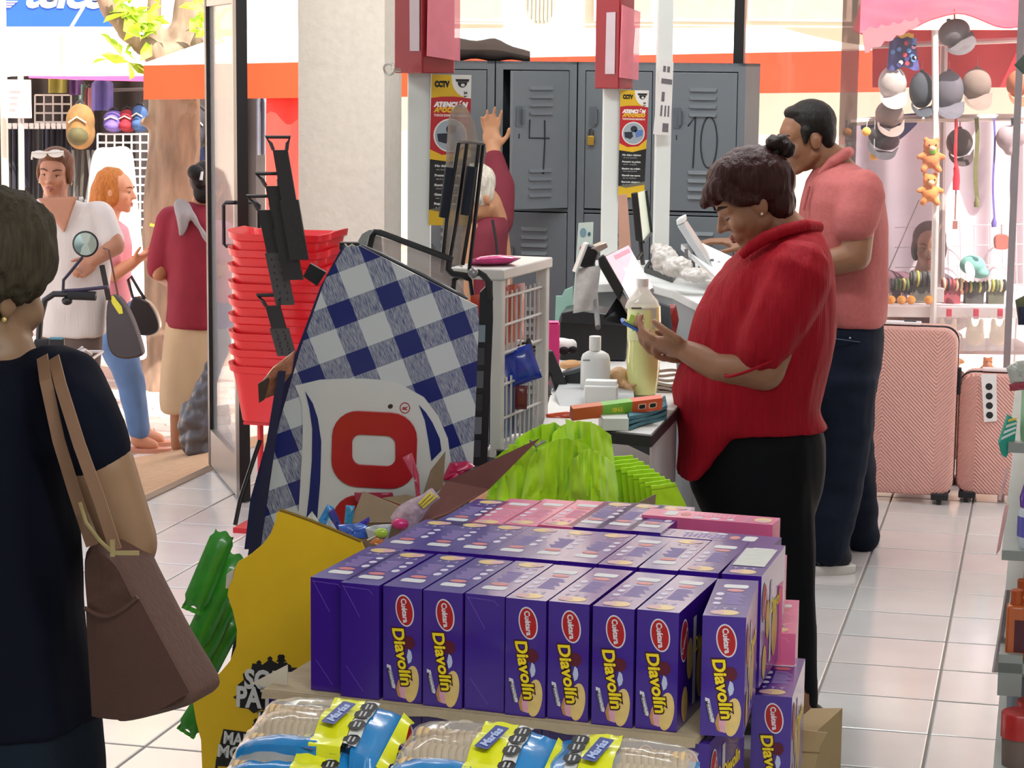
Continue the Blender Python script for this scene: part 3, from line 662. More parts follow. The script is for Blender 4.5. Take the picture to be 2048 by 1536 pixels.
# ================================================================== checkout counters
wh = mat('d6d4d0', .5, var=.04); CT = .89
def plan(mb, pts, z0, z1, zs):
    """a slab whose outline is given where its top (height zs) shows in the picture"""
    q = [FL(x, y, zs) for x, y in pts]; n = len(q)
    return mb.add([Vector((p.x, p.y, z0)) for p in q]+[Vector((p.x, p.y, z1)) for p in q], [tuple(reversed(range(n))), tuple(range(n, 2*n))]+[(i,(i+1)%n,(i+1)%n+n,i+n) for i in range(n)])
c1 = thing('checkout_counter', 'white checkout counter beside the woman in the red shirt', 'counter', FL(1220, 800, CT)*1 - Vector((0,0,CT)))
part(c1, 'worktop', plan(MB(), [(1085, 848), (1302, 868), (1356, 812), (1352, 690), (1130, 676)], CT-.025, CT, CT), wh, smooth=False, bevel=.003)
part(c1, 'edge_band', plan(MB(), [(1083, 850), (1303, 871), (1358, 813), (1355, 811), (1302, 867), (1086, 847)], CT-.03, CT-.002, CT), mat('2a2628', .5), smooth=False)
part(c1, 'side_panel', plan(MB(), [(1304, 866), (1354, 811), (1350, 808), (1300, 862)], .0, CT-.03, CT), mat('c9c2c4', .55), smooth=False)
part(c1, 'shelf', plan(MB(), [(1090, 846), (1298, 864), (1346, 808), (1130, 720)], CT-.19, CT-.17, CT), wh, smooth=False)
part(c1, 'back_panel', plan(MB(), [(1120, 700), (1345, 712), (1345, 706), (1120, 694)], .0, CT-.03, CT), mat('3a3a3e', .6), smooth=False)
part(c1, 'plinth', plan(MB(), [(1095, 842), (1295, 858), (1340, 806), (1130, 700)], .0, .45, CT), mat('4a484a', .6), smooth=False)
ZC2 = 1.06
c2 = thing('curved_counter', 'curved white and grey counter of the next checkout lane', 'counter', FL(1330, 575, ZC2) - Vector((0,0,ZC2)))
part(c2, 'worktop', plan(MB(), [(1150, 570), (1240, 566), (1300, 568), (1345, 580), (1395, 606), (1500, 610), (1500, 520), (1160, 520)], ZC2-.03, ZC2, ZC2), mat('d4d6d4', .4, var=.04), smooth=False, bevel=.004)
part(c2, 'front_panel', plan(MB(), [(1160, 568), (1240, 564), (1300, 566), (1345, 578), (1395, 603), (1490, 606), (1490, 524), (1170, 524)], 0, ZC2-.03, ZC2), mat('8c9092', .5, var=.05), smooth=False)
def pxl(mb, cx, d, prof, seg=20, sc=(1,1)):
    """a turned body: prof = (picture y, half width in picture units)"""
    o = P(cx, prof[-1][0], d); s = S(d)
    return mb.lathe(o, [(hw*s, P(cx, y, d).z-o.z) for y, hw in reversed(prof)], seg, sc=sc)
# juice bottle
dB = FL(1285, 790, CT).y
t = thing('juice_bottle', 'large clear bottle of pale yellow juice behind the phone', 'bottle', P(1285, 790, dB))
jm = mat('e3e79a', .18, var=.06, sc=20, coat=.4)
part(t, 'liquid', pxl(MB(), 1285, dB, [(612, 33), (640, 34.5), (672, 33.5), (690, 32), (715, 34), (745, 33), (770, 30), (786, 28), (791, 20)], 28), jm)
part(t, 'bottle_wall', pxl(MB(), 1285, dB, [(571, 11), (577, 12), (588, 19), (600, 30), (612, 35), (616, 35)], 28), mat('dcd6cf', .12, alpha=.62, var=.05))
cp = part(t, 'cap', pxl(MB(), 1285, dB, [(556, 11.5), (557, 12.5), (570, 12.5), (572, 12)], 24), mat('e6e6e2', .4))
lb = Fr(1285, 650, dB-.047)
def lab(u, v):
    a = -1.15 + 2.3*u; c = P(1285, 612+v*66, dB); return c + Vector((.0462*math.sin(a), -.0462*math.cos(a), 0))
L_ = part(t, 'label', MB().slab(lab, 14, 2, (0, .0006, 0)), mat('e9edb4', .4, var=.05))
part(L_, 'label_bar', MB().prism(lb, lb.pl([(1263, 615), (1283, 615), (1283, 618), (1263, 618)]), .0005, .001), mat('4a4638', .6))
part(L_, 'label_fruit', MB().prism(lb, lb.pl([(1258, 640), (1262, 628), (1270, 632), (1278, 624), (1276, 640), (1283, 648), (1272, 652), (1266, 664), (1262, 650)]), .0002, .0008), mat('a9cf4a', .5))
for (x, y, w_) in ((1282, 630, 10), (1282, 637, 14), (1280, 656, 12), (1281, 661, 14), (1281, 666, 11)): part(L_, 'label_print', MB().prism(lb, lb.pl([(x-w_/2, y), (x+w_/2, y), (x+w_/2, y+2), (x-w_/2, y+2)]), .0004, .001), mat('9aa070', .6))
part(L_, 'barcode', MB().prism(lb, lb.pl([(1301, 617), (1313, 617), (1311, 658), (1299, 658)]), -.006, -.005), mat('b9b8a8', .6))
# lotion bottle
dL = FL(1190, 790, CT).y
t = thing('lotion_bottle', 'plain white lotion bottle on the checkout counter', 'bottle', P(1190, 790, dL))
wl = mat('dfe0de', .35, var=.03)
part(t, 'body', pxl(MB(), 1190, dL, [(700, 10), (703, 18), (708, 26), (716, 29), (730, 30), (780, 30), (788, 28), (790, 22)], 24, (1, .6)), wl)
part(t, 'cap', pxl(MB(), 1190, dL, [(672, 11), (673, 12), (698, 12), (701, 11)], 20), wl)
part(t, 'mark', MB().prism(Fr(1180, 722, dL-.03), Fr(1180, 722, dL-.03).pl([(1166, 719), (1180, 719), (1180, 722), (1166, 722)]), 0, .001), mat('8a8a8a', .6))
def pxbox(xl, xr, yt, yb, d, dep, yaw=0):
    fr = Fr((xl+xr)/2, yb, d, yaw); w2 = (xr-xl)/2*S(d)/max(.3, math.cos(math.radians(yaw))); return MB().fbox(fr, -w2, w2, 0, (yb-yt)*S(d), -dep, 0)
solid('paper_roll_box', 'small white box in front of the lotion bottle', 'box', pxbox(1167, 1234, 772, 812, FL(1200, 812, CT).y, .06, -6), wl, bevel=.004)
solid('white_receipt_slab', 'white receipt paper block resting on the small white box', 'paper', pxbox(1170, 1233, 762, 771.5, FL(1200, 812, CT).y+.02, .04, -6), mat('e6e6e4', .6), bevel=.002)
solid('white_carton', 'white open carton under the striped snack strip on the counter', 'box', pxbox(1205, 1258, 836, 862, FL(1230, 862, CT).y, .1, 4), wl, bevel=.002)
solid('grey_tray', 'shallow grey tray beneath the small white box', 'tray', MB().add([FL(1120, 812, CT), FL(1262, 818, CT), FL(1256, 790, CT), FL(1130, 786, CT)]+[FL(1110, 800, CT)+Vector((0,0,.02)), FL(1268, 806, CT)+Vector((0,0,.02)), FL(1262, 778, CT)+Vector((0,0,.02)), FL(1122, 774, CT)+Vector((0,0,.02))], [(0,1,2,3),(0,4,5,1),(1,5,6,2),(2,6,7,3),(3,7,4,0),(7,6,5,4)]), mat('a9abac', .5))
# receipt printer
t = thing('receipt_printer', 'black receipt printer between the bottles and the touch screen', 'printer', P(1185, 722, FL(1185, 722, CT).y))
fr = Fr(1185, 722, FL(1185, 722, CT).y, -6)
part(t, 'case', MB().prism(fr, fr.pl([(1118, 722), (1252, 722), (1254, 648), (1215, 630), (1150, 622), (1120, 628), (1116, 650)]), -.2, 0), mat('15171b', .4, var=.1), bevel=.008)
part(t, 'lid', MB().prism(fr, fr.pl([(1122, 644), (1250, 652), (1253, 646), (1215, 628), (1150, 620), (1122, 626)]), -.19, .004), mat('23262b', .3, var=.1), bevel=.003)
# touch screen
t = thing('touch_screen', 'tilted checkout touch screen showing a pink page', 'screen', FL(1285, 640, CT))
a_, b_, c_, d_ = P(1206, 512, 6.45), P(1256, 488, 6.62), P(1310, 580, 6.25), P(1262, 612, 6.08)
nn = (b_-a_).cross(d_-a_).normalized(); nn = nn if nn.y < 0 else -nn
def quad_slab(p, off): return MB().hex8([*[q for q in p], *[q+off for q in p]])
part(t, 'bezel', quad_slab([a_, b_, c_, d_], -nn*.035), mat('131316', .4), smooth=False, bevel=.006)
ins = lambda u, v: a_.lerp(b_, u).lerp(d_.lerp(c_, u), v)
part(t, 'display', quad_slab([ins(.06,.04)+nn*.001, ins(.97,.04)+nn*.001, ins(.97,.95)+nn*.001, ins(.06,.95)+nn*.001], nn*.001), mat('d8c9cc', .25, emit=.25), smooth=False)
part(t, 'pink_page', quad_slab([ins(.06,.04)+nn*.0025, ins(.97,.04)+nn*.0025, ins(.97,.2)+nn*.0025, ins(.06,.62)+nn*.0025], nn*.0006), mat('eda9b4', .25, emit=.3), smooth=False)
part(t, 'page_header', quad_slab([ins(.3,.1)+nn*.0035, ins(.9,.1)+nn*.0035, ins(.9,.18)+nn*.0035, ins(.3,.18)+nn*.0035], nn*.0006), mat('c9788a', .3, emit=.2), smooth=False)
_bf = Fr(1230, 560, 6.2)
part(t, 'side_shell', MB().prism(_bf, _bf.pl([(1196, 516), (1208, 509), (1264, 606), (1260, 620), (1238, 602), (1198, 532)]), -.03, 0), mat('0d0d10', .45), bevel=.004)
part(t, 'stand', MB().hex8([P(1205, 640, 6.2), P(1250, 650, 6.2), P(1250, 650, 6.35), P(1205, 640, 6.35), P(1240, 585, 6.3), P(1262, 600, 6.3), P(1262, 600, 6.4), P(1240, 585, 6.4)]), mat('0f1014', .4), smooth=False)
# card terminal, paper, tag boards
t = thing('card_terminal', 'black and silver hand-held card terminal on a bracket behind the printer', 'terminal', P(1180, 540, 6.6))
fr = Fr(1175, 515, 6.55, 10, 0)
part(t, 'body', MB().prism(fr, fr.pl([(1158, 528), (1176, 490), (1192, 492), (1198, 505), (1188, 534), (1166, 536)]), -.05, 0), mat('141416', .4), bevel=.006)
part(t, 'silver_cap', MB().prism(fr, fr.pl([(1180, 497), (1212, 484), (1216, 494), (1196, 506), (1192, 500)]), -.05, .004), mat('b0aaa0', .25, .6), bevel=.003)
part(t, 'screen_edge', MB().prism(fr, fr.pl([(1150, 545), (1172, 488), (1178, 486), (1160, 532), (1154, 545)]), -.045, .002), mat('d0d2d0', .3), bevel=.001)
part(t, 'bracket', MB().tube([P(1185, 525, 6.6), P(1190, 580, 6.62), P(1196, 655, 6.3)], .008), mat('6a6a6c', .4))
def sheet(name, label, cat, pts, d0, d1, h, **k):
    q = [P(*p, (d0, d0, d1, d1)[i]) for i, p in enumerate(pts)]
    def f(u, v): 
        p = q[0].lerp(q[1], u).lerp(q[3].lerp(q[2], u), v); return p + Vector((0, .008*math.sin(u*6+v*4), 0))
    return solid(name, label, cat, MB().slab(f, 6, 8, (0, .0012, 0)), mat(h, .7, **k))
sheet('hanging_receipts', 'grey printed paper sheets hanging under the card terminal', 'paper', [(1154, 538), (1202, 530), (1192, 620), (1146, 626)], 6.55, 6.5, 'b0aaa6', var=.22, sc=40)
fr, m = quad_fr((1157, 446), (1187, 444), (1180, 640), (1143, 645), 7.0)
t = thing('display_card', 'tall pale card with pink and teal print behind the card terminal', 'card', fr.at(*m(.5, 1)))
part(t, 'card', MB().prism(fr, [m(0,0), m(1,0), m(1,1), m(0,1)], -.003, 0), mat('c8d6ce', .6), smooth=False)
for (u, v, ru, h_) in ((.35,.1,.3,'7a9aa8'), (.75,.12,.14,'4a6a74'), (.3,.26,.16,'d0607a'), (.45,.3,.12,'d87a90')): part(t, 'print_spot', MB().prism(fr, oval(*m(u, v), ru*.035, ru*.05, 14), 0, .001), mat(h_, .6))
fr = Fr(1126, 640, 6.9)
solid('mint_board', 'mint green wavy-topped board behind the white wire rack', 'board', MB().prism(fr, fr.pl([(1108, 700), (1112, 592), (1124, 592), (1130, 580), (1146, 573), (1144, 700)]), -.01, 0), mat('a6d2c4', .6), smooth=False)
part(solid('pink_toy_box', 'bright pink block beside the black printer', 'box', pxbox(1096, 1118, 646, 770, 6.2, .05), mat('f0388a', .5), bevel=.003), 'edge', pxbox(1096.5, 1117.5, 645, 646.2, 6.199, .048), mat('f05a9e', .5), smooth=False)
# panda bag
t = thing('panda_pouch', 'round white and black plush pouch by the wire rack', 'pouch', P(1122, 712, 6.3))
remesh(t, 'body', MB().ell(P(1122, 692, 6.3), (.042, .04, .024)).ell(P(1105, 684, 6.3), (.018, .02, .02)).ell(P(1142, 690, 6.3), (.018, .02, .018)), mat('dcd8d6', .85), .004, 2)
for (x, y, r) in ((1112, 684, .011), (1128, 702, .016), (1146, 700, .014)): part(t, 'black_patch', MB().ell(P(x, y, 6.262), (r, .008, r*.8), seg=12, nr=7), mat('1c1a1c', .85))
# black phone holder and small dark box
t = thing('pin_pad', 'black pin pad standing at an angle by the tan bag', 'pin pad', P(1120, 790, 6.05))
fr = Fr(1120, 740, 6.05, 14)
part(t, 'body', MB().prism(fr, fr.pl([(1096, 704), (1106, 700), (1141, 782), (1132, 790), (1110, 780), (1098, 742)]), -.05, 0), mat('1d1d20', .45, var=.15), bevel=.005)
part(t, 'cable', MB().tube([P(1098, 742, 6.05), P(1092, 765, 6.03), P(1096, 785, 6.0), P(1104, 796, 5.99)], .006), mat('101012', .5))
t = thing('card_reader', 'dark grey open card reader box left of the lotion bottle', 'card reader', P(1148, 785, 6.08))
fr = Fr(1150, 770, 6.08, -8)
part(t, 'body', MB().prism(fr, fr.pl([(1126, 783), (1130, 742), (1166, 738), (1174, 748), (1170, 778)]), -.06, 0), mat('25292c', .4, var=.1), bevel=.003)
part(t, 'flap', MB().prism(fr, fr.pl([(1122, 746), (1180, 729), (1183, 735), (1150, 747), (1126, 752)]), -.05, .008), mat('50565a', .4), bevel=.002)
# tan bag with knot
t = thing('tan_plastic_bag', 'tan plastic bag tied with a knot beside the juice bottle', 'bag', P(1240, 788, 6.03))
tb = MB().ell(P(1238, 756, 6.03), (.03, .035, .032)).limb([(P(1245, 768, 6.01), .018), (P(1262, 772, 5.98), .008)]).limb([(P(1255, 772, 5.98), .01), (P(1268, 784, 5.96), .004)]).limb([(P(1257, 772, 5.98), .008), (P(1272, 770, 5.96), .003)])
remesh(t, 'bag', tb, mat('c49a6c', .45, var=.2, sc=40, coat=.2), .003, 1, disp=lambda p: .003*nz(p, 60))
t = thing('bread_roll_bag', 'pale orange bread roll in wrap behind the card reader', 'bread', P(1142, 742, 6.4))
remesh(t, 'roll', MB().ell(P(1142, 730, 6.4), (.034, .03, .016)), mat('d0a06e', .6, var=.15), .004, 2, disp=lambda p: .003*nz(p, 40))
# snack strip THE
fr = Fr(1235, 815, 5.15, 0, 0); 
t = thing('snack_strip', 'long orange and green snack box lying across the white carton', 'snack box', P(1235, 835, 5.55))
q0, q1 = P(1146, 818, 5.42), P(1326, 796, 5.5)
ax = (q1-q0).normalized(); up = Vector((-.05, -.35, .93)); up = (up-ax*up.dot(ax)).normalized(); Lh = (q1-q0).length
f3 = Fr(0, 0, 0, o=q0); f3.u, f3.v, f3.n = ax, up, ax.cross(up)
hh = .034
def strip(nm, u0, u1, h_, par=t, c0=-.02, c1=0, v0=0, v1=1): return part(par, nm, MB().fbox(f3, Lh*u0, Lh*u1, -hh*(1-v0)+0*v1, hh*(v1-1)+0.0, c0, c1), mat(h_, .45, var=.1), smooth=False)
strip('orange_end', 0, .33, 'd86a34'); strip('green_middle', .33, .66, '7ab83c'); strip('red_end', .66, 1, 'dd5a34')
part(t, 'lettering', put_text(MB(), f3, 'THE', .016, Lh*.5, -hh/2, .001, 180, bold=.0012), mat('d8d23a', .5))
for u in (.77, .89):
    e_ = part(t, 'eye_print', MB().prism(f3, rrect(Lh*u, -hh/2, .011, .008, .005), 0, .001), mat('f0c0a0', .5)); part(e_, 'pupil', MB().prism(f3, rrect(Lh*u, -hh/2, .008, .0055, .003), .001, .0016), mat('1a1618', .5))
def packet(name, label, cat, pts, d, th, h, wob=.004, group=None, **k):
    """a soft filled wrapper: outline in picture, bulging towards the middle"""
    fr = Fr(sum(p[0] for p in pts)/len(pts), sum(p[1] for p in pts)/len(pts), d); ab = fr.pl(pts); n = len(ab)
    cx = sum(a for a, b in ab)/n; cy = sum(b for a, b in ab)/n; mb = MB(); R = []
    dens = []
    for i in range(n):
        for s_ in range(4): 
            a = Vector(ab[i]).lerp(Vector(ab[(i+1) % n]), s_/4); dens.append(a)
    for (k_, c) in ((1, 0), (.93, th*.45), (.7, th*.85), (.35, th), (.06, th*1.02)):
        R.append([fr.at(cx+(p.x-cx)*k_, cy+(p.y-cy)*k_, c + wob*nz((p.x*60, p.y*60, k_*9))*(1 if k_ < 1 else .3)) for p in dens])
    R2 = [[q - fr.n*(2*max(0, (q-fr.o).dot(fr.n))) for q in r] for r in R]
    mb.loft(list(reversed(R2))+R[1:])
    return solid(name, label, cat, mb, mat(h, **k), group, angle=.5)
packet('orange_snack_packet', 'flat orange snack packet lying left of the snack strip', 'snack packet', [(1092, 828), (1140, 822), (1206, 832), (1208, 842), (1150, 850), (1094, 846)], 5.6, .008, 'd4502a', rough=.3, var=.15, coat=.3)
for k, (x0, y0) in enumerate(((1258, 846), (1262, 838), (1268, 829))):
    solid('folded_cloth', ['lowest', 'middle', 'topmost'][k] + ' folded teal cloth in the pile at the counter edge', 'cloth', MB().slab((lambda y0_: (lambda u, v: FL(1258+u*76 - v*4, y0_+12-u*24+4 - v*20, CT) + Vector((0, 0, .010 + k*.012 + .003*math.sin(u*5+k)))))(846), 8, 4, (0, 0, -.0085)), mat('4f7c8a', .9, var=.2, sc=60), 'folded teal cloths')
for k in range(6):
    solid('paper_bundle', ['lowest', 'second lowest', 'third lowest', 'third highest', 'second highest', 'topmost'][k] + ' layer of white papers stacked behind the woman\'s hands', 'paper', MB().slab((lambda kk: (lambda u, v: P(1312+u*44+kk%2*2, 783-kk*9+u*2, 6.05+v*.16) + Vector((0, 0, .003*math.sin(u*4+kk)))))(k), 6, 2, (0, 0, -.008)), mat('c9c5c0', .8, var=.1), 'stacked white papers')
packet('red_candy_bag', 'red candy bag in front of the grey rear counter', 'candy bag', [(1322, 612), (1352, 608), (1358, 640), (1352, 668), (1326, 668), (1318, 640)], 6.9, .015, '8c2420', rough=.35, var=.4, sc=50)
packet('dark_cloth_bag', 'dark grey cloth bag hanging behind the juice bottle', 'bag', [(1308, 600), (1340, 612), (1345, 660), (1330, 690), (1308, 690)], 6.75, .012, '3c4046', rough=.8, var=.2)
# rear counter: keyboard, plastic bags, tablet, tray, monitor
t = thing('keyboard', 'black keyboard on the rear counter', 'keyboard', FL(1315, 550, ZC2))
kq = [FL(1288, 545, ZC2), FL(1345, 566, ZC2), FL(1358, 548, ZC2), FL(1300, 528, ZC2)]
part(t, 'base', MB().add([*kq, *[q+Vector((0,0,.018)) for q in kq]], [(0,3,2,1),(4,5,6,7),(0,1,5,4),(1,2,6,5),(2,3,7,6),(3,0,4,7)]), mat('131315', .5), smooth=False)
for i in range(7):
    for j in range(3):
        c = kq[0].lerp(kq[1], (i+.5)/7).lerp(kq[3].lerp(kq[2], (i+.5)/7), (j+.5)/3) + Vector((0,0,.018)); u_ = (kq[1]-kq[0])/7*.4; v_ = (kq[3]-kq[0])/3*.4
        part(t, 'key', MB().hex8([c-u_-v_, c+u_-v_, c+u_+v_, c-u_+v_, *[c+.8*(a*u_+b*v_)+Vector((0,0,.007)) for a, b in ((-1,-1),(1,-1),(1,1),(-1,1))]]), mat('29292c', .5), smooth=False)
def crumple(name, label, cat, cs, h, vox=.004, amp=.008, fq=38, **k):
    o0 = Vector(cs[0][0]); t = thing(name, label, cat, o0)
    mb = MB()
    for c, r in cs: mb.ell(c, r)
    remesh(t, 'bag', mb, mat(h, **k), vox, 1, disp=lambda p: amp*(abs(nz(p, fq))-.25)+amp*.5*nz(p, fq*2.3)); return t
crumple('clear_plastic_bag', 'crumpled white plastic bag lying over the keyboard', 'bag', [(P(1330, 520, 7.15), (.045, .05, .045)), (P(1315, 500, 7.2), (.025, .03, .025)), (P(1355, 535, 7.1), (.05, .05, .035)), (P(1390, 550, 7.05), (.05, .05, .022)), (P(1415, 560, 7.05), (.03, .04, .012))], 'cfcac4', rough=.25, var=.15, coat=.4, alpha=.75)
t = thing('tablet', 'thin silver tablet leaning up on the rear counter', 'tablet', P(1415, 548, 7.25))
a_, b_ = P(1354, 452, 7.35), P(1416, 548, 7.2); ex = Vector((.012, -.004, .006)); dp = Vector((.02, .14, 0))
part(t, 'frame', MB().hex8([b_, b_+ex*1.9, b_+ex*1.9+dp, b_+dp, a_, a_+ex*1.9, a_+ex*1.9+dp, a_+dp]), mat('a9adb0', .3, .4), smooth=False, bevel=.004)
part(t, 'top_edge', MB().hex8([a_, a_+ex*2, a_+ex*2+dp, a_+dp, *[q+Vector((-.004,0,.02)) for q in (a_, a_+ex*2, a_+ex*2+dp, a_+dp)]]), mat('dadcda', .4), smooth=False, bevel=.004)
t = thing('paper_tray', 'white plastic tray under the man\'s hand', 'tray', P(1430, 540, 7.3))
tq = [P(1362, 488, 7.35), P(1400, 484, 7.5), P(1500, 530, 7.3), P(1480, 560, 7.1), P(1430, 552, 7.1)]
part(t, 'rim', MB().add([*tq, *[q-Vector((0,0,.018)) for q in tq]], [(0,1,2,3,4),(9,8,7,6,5)]+[(i,(i+1)%5+0,(i+1)%5+5,i+5) for i in range(5)]), mat('d6d8d8', .4), smooth=False)
for k in range(7): part(t, 'rib', MB().tube([P(1372+k*13, 498+k*5, 7.28), P(1374+k*13, 530+k*5, 7.28)], .006, 6), mat('6a6a6c', .5))
t = thing('checkout_monitor', 'thin black monitor seen edge-on with a pale green screen', 'monitor', FL(1290, 520, ZC2))
fr = Fr(1275, 440, 7.5, 62)
part(t, 'back_case', MB().hex8([P(1271, 482, 7.45), P(1286, 484, 7.45), P(1286, 484, 7.5), P(1271, 482, 7.5), P(1262, 386, 7.45), P(1275, 384, 7.45), P(1275, 384, 7.5), P(1262, 386, 7.5)]), mat('18181a', .4), smooth=False, bevel=.004)
part(t, 'screen', MB().hex8([P(1286, 482, 7.47), P(1302, 465, 7.62), P(1302, 465, 7.63), P(1286, 482, 7.48), P(1276, 385, 7.47), P(1292, 380, 7.62), P(1292, 380, 7.63), P(1276, 385, 7.48)]), mat('cfdcc8', .3, emit=.2), smooth=False)
part(t, 'rim', MB().tube([P(1292, 381, 7.6), P(1303, 465, 7.6), P(1287, 484, 7.47)], .005, 6), mat('1c1c1e', .4))
part(t, 'stand', MB().tube([P(1281, 480, 7.5), P(1284, 512, 7.5), P(1286, 528, 7.48)], .008).tube([P(1283, 505, 7.5), P(1272, 520, 7.4), P(1268, 530, 7.38)], .006), mat('141416', .4))
fr, m = quad_fr((1237, 390), (1254, 388), (1268, 575), (1238, 575), 7.3)
solid('peach_panel', 'narrow peach coloured panel behind the middle white post', 'panel', MB().prism(fr, [m(0,0), m(1,0), m(1,1), m(0,1)], -.004, 0), mat('c99a86', .5), smooth=False)
# ================================================================== cookie boxes
BW, BH, BL = .0712, .2, .262
pur = mat('3a1488', .3, var=.05, sc=6, coat=.6); pnk = mat('d8628e', .35, var=.12, sc=14, coat=.25)
cream = mat('e0c078', .5, var=.12, sc=60); white_ = mat('d9d4da', .45); redp = mat('b01a20', .4); yel = mat('f0d21e', .45); mar = mat('3c0c1c', .5); lil = mat('8f7ab8', .5); brick_ = mat('d89a8a', .5)
Z0 = Vector((0, 0, 0))
ffr = Fr(0, 0, 0, 0, o=Vector((0, 0, 0)))                       # the end face: a right, b up, n towards the viewer
tfr = Fr(0, 0, 0, 0, o=Vector((0, 0, BH))); tfr.u, tfr.v, tfr.n = Vector((1,0,0)), Vector((0,1,0)), Vector((0,0,1))
sfr = Fr(0, 0, 0, 0, o=Vector((BW, 0, 0))); sfr.u, sfr.v, sfr.n = Vector((0,1,0)), Vector((0,0,1)), Vector((1,0,0))
def lpart(par, nm, mb, m_):
    o = link(nm, mb.mesh(nm, None, False), m_, par); return o
def print_end(par):
    c = .0004
    rim = lpart(par, 'logo_rim', MB().flat(ffr, oval(.040, .160, .0165, .028, 28, 10), c), white_)
    rd = lpart(rim, 'logo', MB().flat(ffr, oval(.040, .160, .0143, .0255, 28, 10), c+.0003), redp)
    lpart(rim, 'logo_lettering', put_text(MB(), ffr, 'Cuétara', .0135, .040, .160, c+.0006, -83, bold=.0005, fit=.042), white_)
    ck = lpart(par, 'cookie_print', MB().flat(ffr, oval(.0525, .033, .0135, .0325, 20, -6), c), cream)
    lpart(ck, 'cookie_filling', MB().flat(ffr, [(.0415,.006),(.041,.03),(.040,.05),(.033,.046),(.027,.024),(.033,.008)], c+.0001), mat('d9a0b0', .5, var=.1, sc=80))
    lpart(ck, 'cookie_side', MB().flat(ffr, [(.0335,.007),(.030,.02),(.032,.042),(.028,.036),(.0245,.022),(.028,.010)], c+.0002), mat('c08a4a', .5))
    lpart(par, 'name_outline', put_text(MB(), ffr, 'Diavolín', .0285, .036, .079, c+.0005, -80, bold=.0028, shear=.12, fit=.105), mar)
    lpart(par, 'name_lettering', put_text(MB(), ffr, 'Diavolín', .0285, .036, .079, c+.0009, -80, bold=.0009, shear=.12, fit=.100), yel)
    fg = lpart(par, 'figure_print', MB().flat(ffr, oval(.047, .105, .012, .012, 14), c+.0003), mat('5a1028', .5, var=.2, sc=90))
    lpart(fg, 'figure_face', MB().flat(ffr, oval(.029, .103, .0085, .012, 14, 15), c+.00045), mat('b04a2a', .5, var=.35, sc=120))
    lpart(fg, 'figure_cloud', MB().flat(ffr, [(.047,.094),(.052,.09),(.054,.08),(.052,.072),(.047,.068),(.044,.08)], c+.0004), mat('b8c0d8', .5))
    pl_ = lpart(par, 'flavour_plate', MB().flat(ffr, [(.0075,.064),(.0145,.062),(.0235,.026),(.0225,.022),(.0165,.024),(.0075,.06)], c+.0003), white_)
    lpart(pl_, 'flavour_lettering', put_text(put_text(MB(), ffr, 'Malvavisco', .0075, .0135, .041, c+.0006, -76, bold=.0002, fit=.034), ffr, 'Sandwich de', .005, .0185, .043, c+.0006, -76, fit=.026), mat('2a2440', .5))
def creases(par, m_=None):
    mb = MB()
    for p in (((.004,.196),(.036,.142)), ((.010,.055),(.042,.012)), ((.006,.1935),(.052,.1915)), ((.052,.1915),(.060,.183))):
        a, b = Vector(p[0]), Vector(p[1]); n = Vector((-(b-a).y, (b-a).x)).normalized()*.0004
        mb.flat(ffr, [tuple(a-n), tuple(b-n), tuple(b+n), tuple(a+n)], .0004)
    lpart(par, 'flap_crease', mb, mat('7a5ac0', .5) if m_ is None else mat('e8a0bc', .5))['kind'] = 'stuff'
    lpart(par, 'end_flap', MB().prism(ffr, [(.001,.001),(.064,.001),(.064,.192),(.054,.1985),(.001,.1985)], 0, .00025), m_ or pur)
def print_top(par, flip, pink):
    def T(a, b): return (BW-a, BL-b) if flip else (a, b)
    def fl_(nm, pts, m_, c=.0004, par_=par): return lpart(par_, nm, MB().flat(tfr, [T(*p) for p in pts], c), m_)
    ck = fl_('top_cookie', oval(.036, .026, .021, .017, 20), mat('d9b878', .45, var=.08, sc=60, coat=.2))
    fl_('top_cookie_filling', oval(.022, .024, .012, .013, 16), mat('c89a9a', .45), .0006, ck)
    ic = MB()
    for k in range(3):
        ic.flat(tfr, [T(.016+k*.016+dx, .052+dy) for dx, dy in ((-.004,.006),(.004,.006),(.004,.003),(.001,.003),(.001,-.006),(-.001,-.006),(-.001,.003),(-.004,.003))], .0005)
    lpart(par, 'top_icons', ic, mat('b0a6c8', .5))['kind'] = 'stuff'
    tb_ = MB()
    for r in range(9): tb_.flat(tfr, [T(.026, .084+r*.009), T(.058-(r % 3)*.004, .084+r*.009), T(.058-(r % 3)*.004, .089+r*.009), T(.026, .089+r*.009)], .0004)
    lpart(par, 'ingredient_text', tb_, mat('e08aa8', .5) if pink else lil)['kind'] = 'stuff'
    tb_ = MB()
    for r, (b0, b1) in enumerate(((.078, .094), (.108, .126), (.140, .162))): tb_.flat(tfr, oval(*T(.015, (b0+b1)/2), .007, (b1-b0)/2, 12), .0004)
    lpart(par, 'top_badges', tb_, mat('cfc8dc', .5))['kind'] = 'stuff'
    fl_('top_logo', oval(.038, .181, .015, .010, 20), mat('c86a6a', .4))
    fl_('date_plate', [(.02,.197),(.054,.197),(.058,.203),(.058,.217),(.054,.222),(.02,.222),(.016,.217),(.016,.203)], mat('cfcfd2', .45))
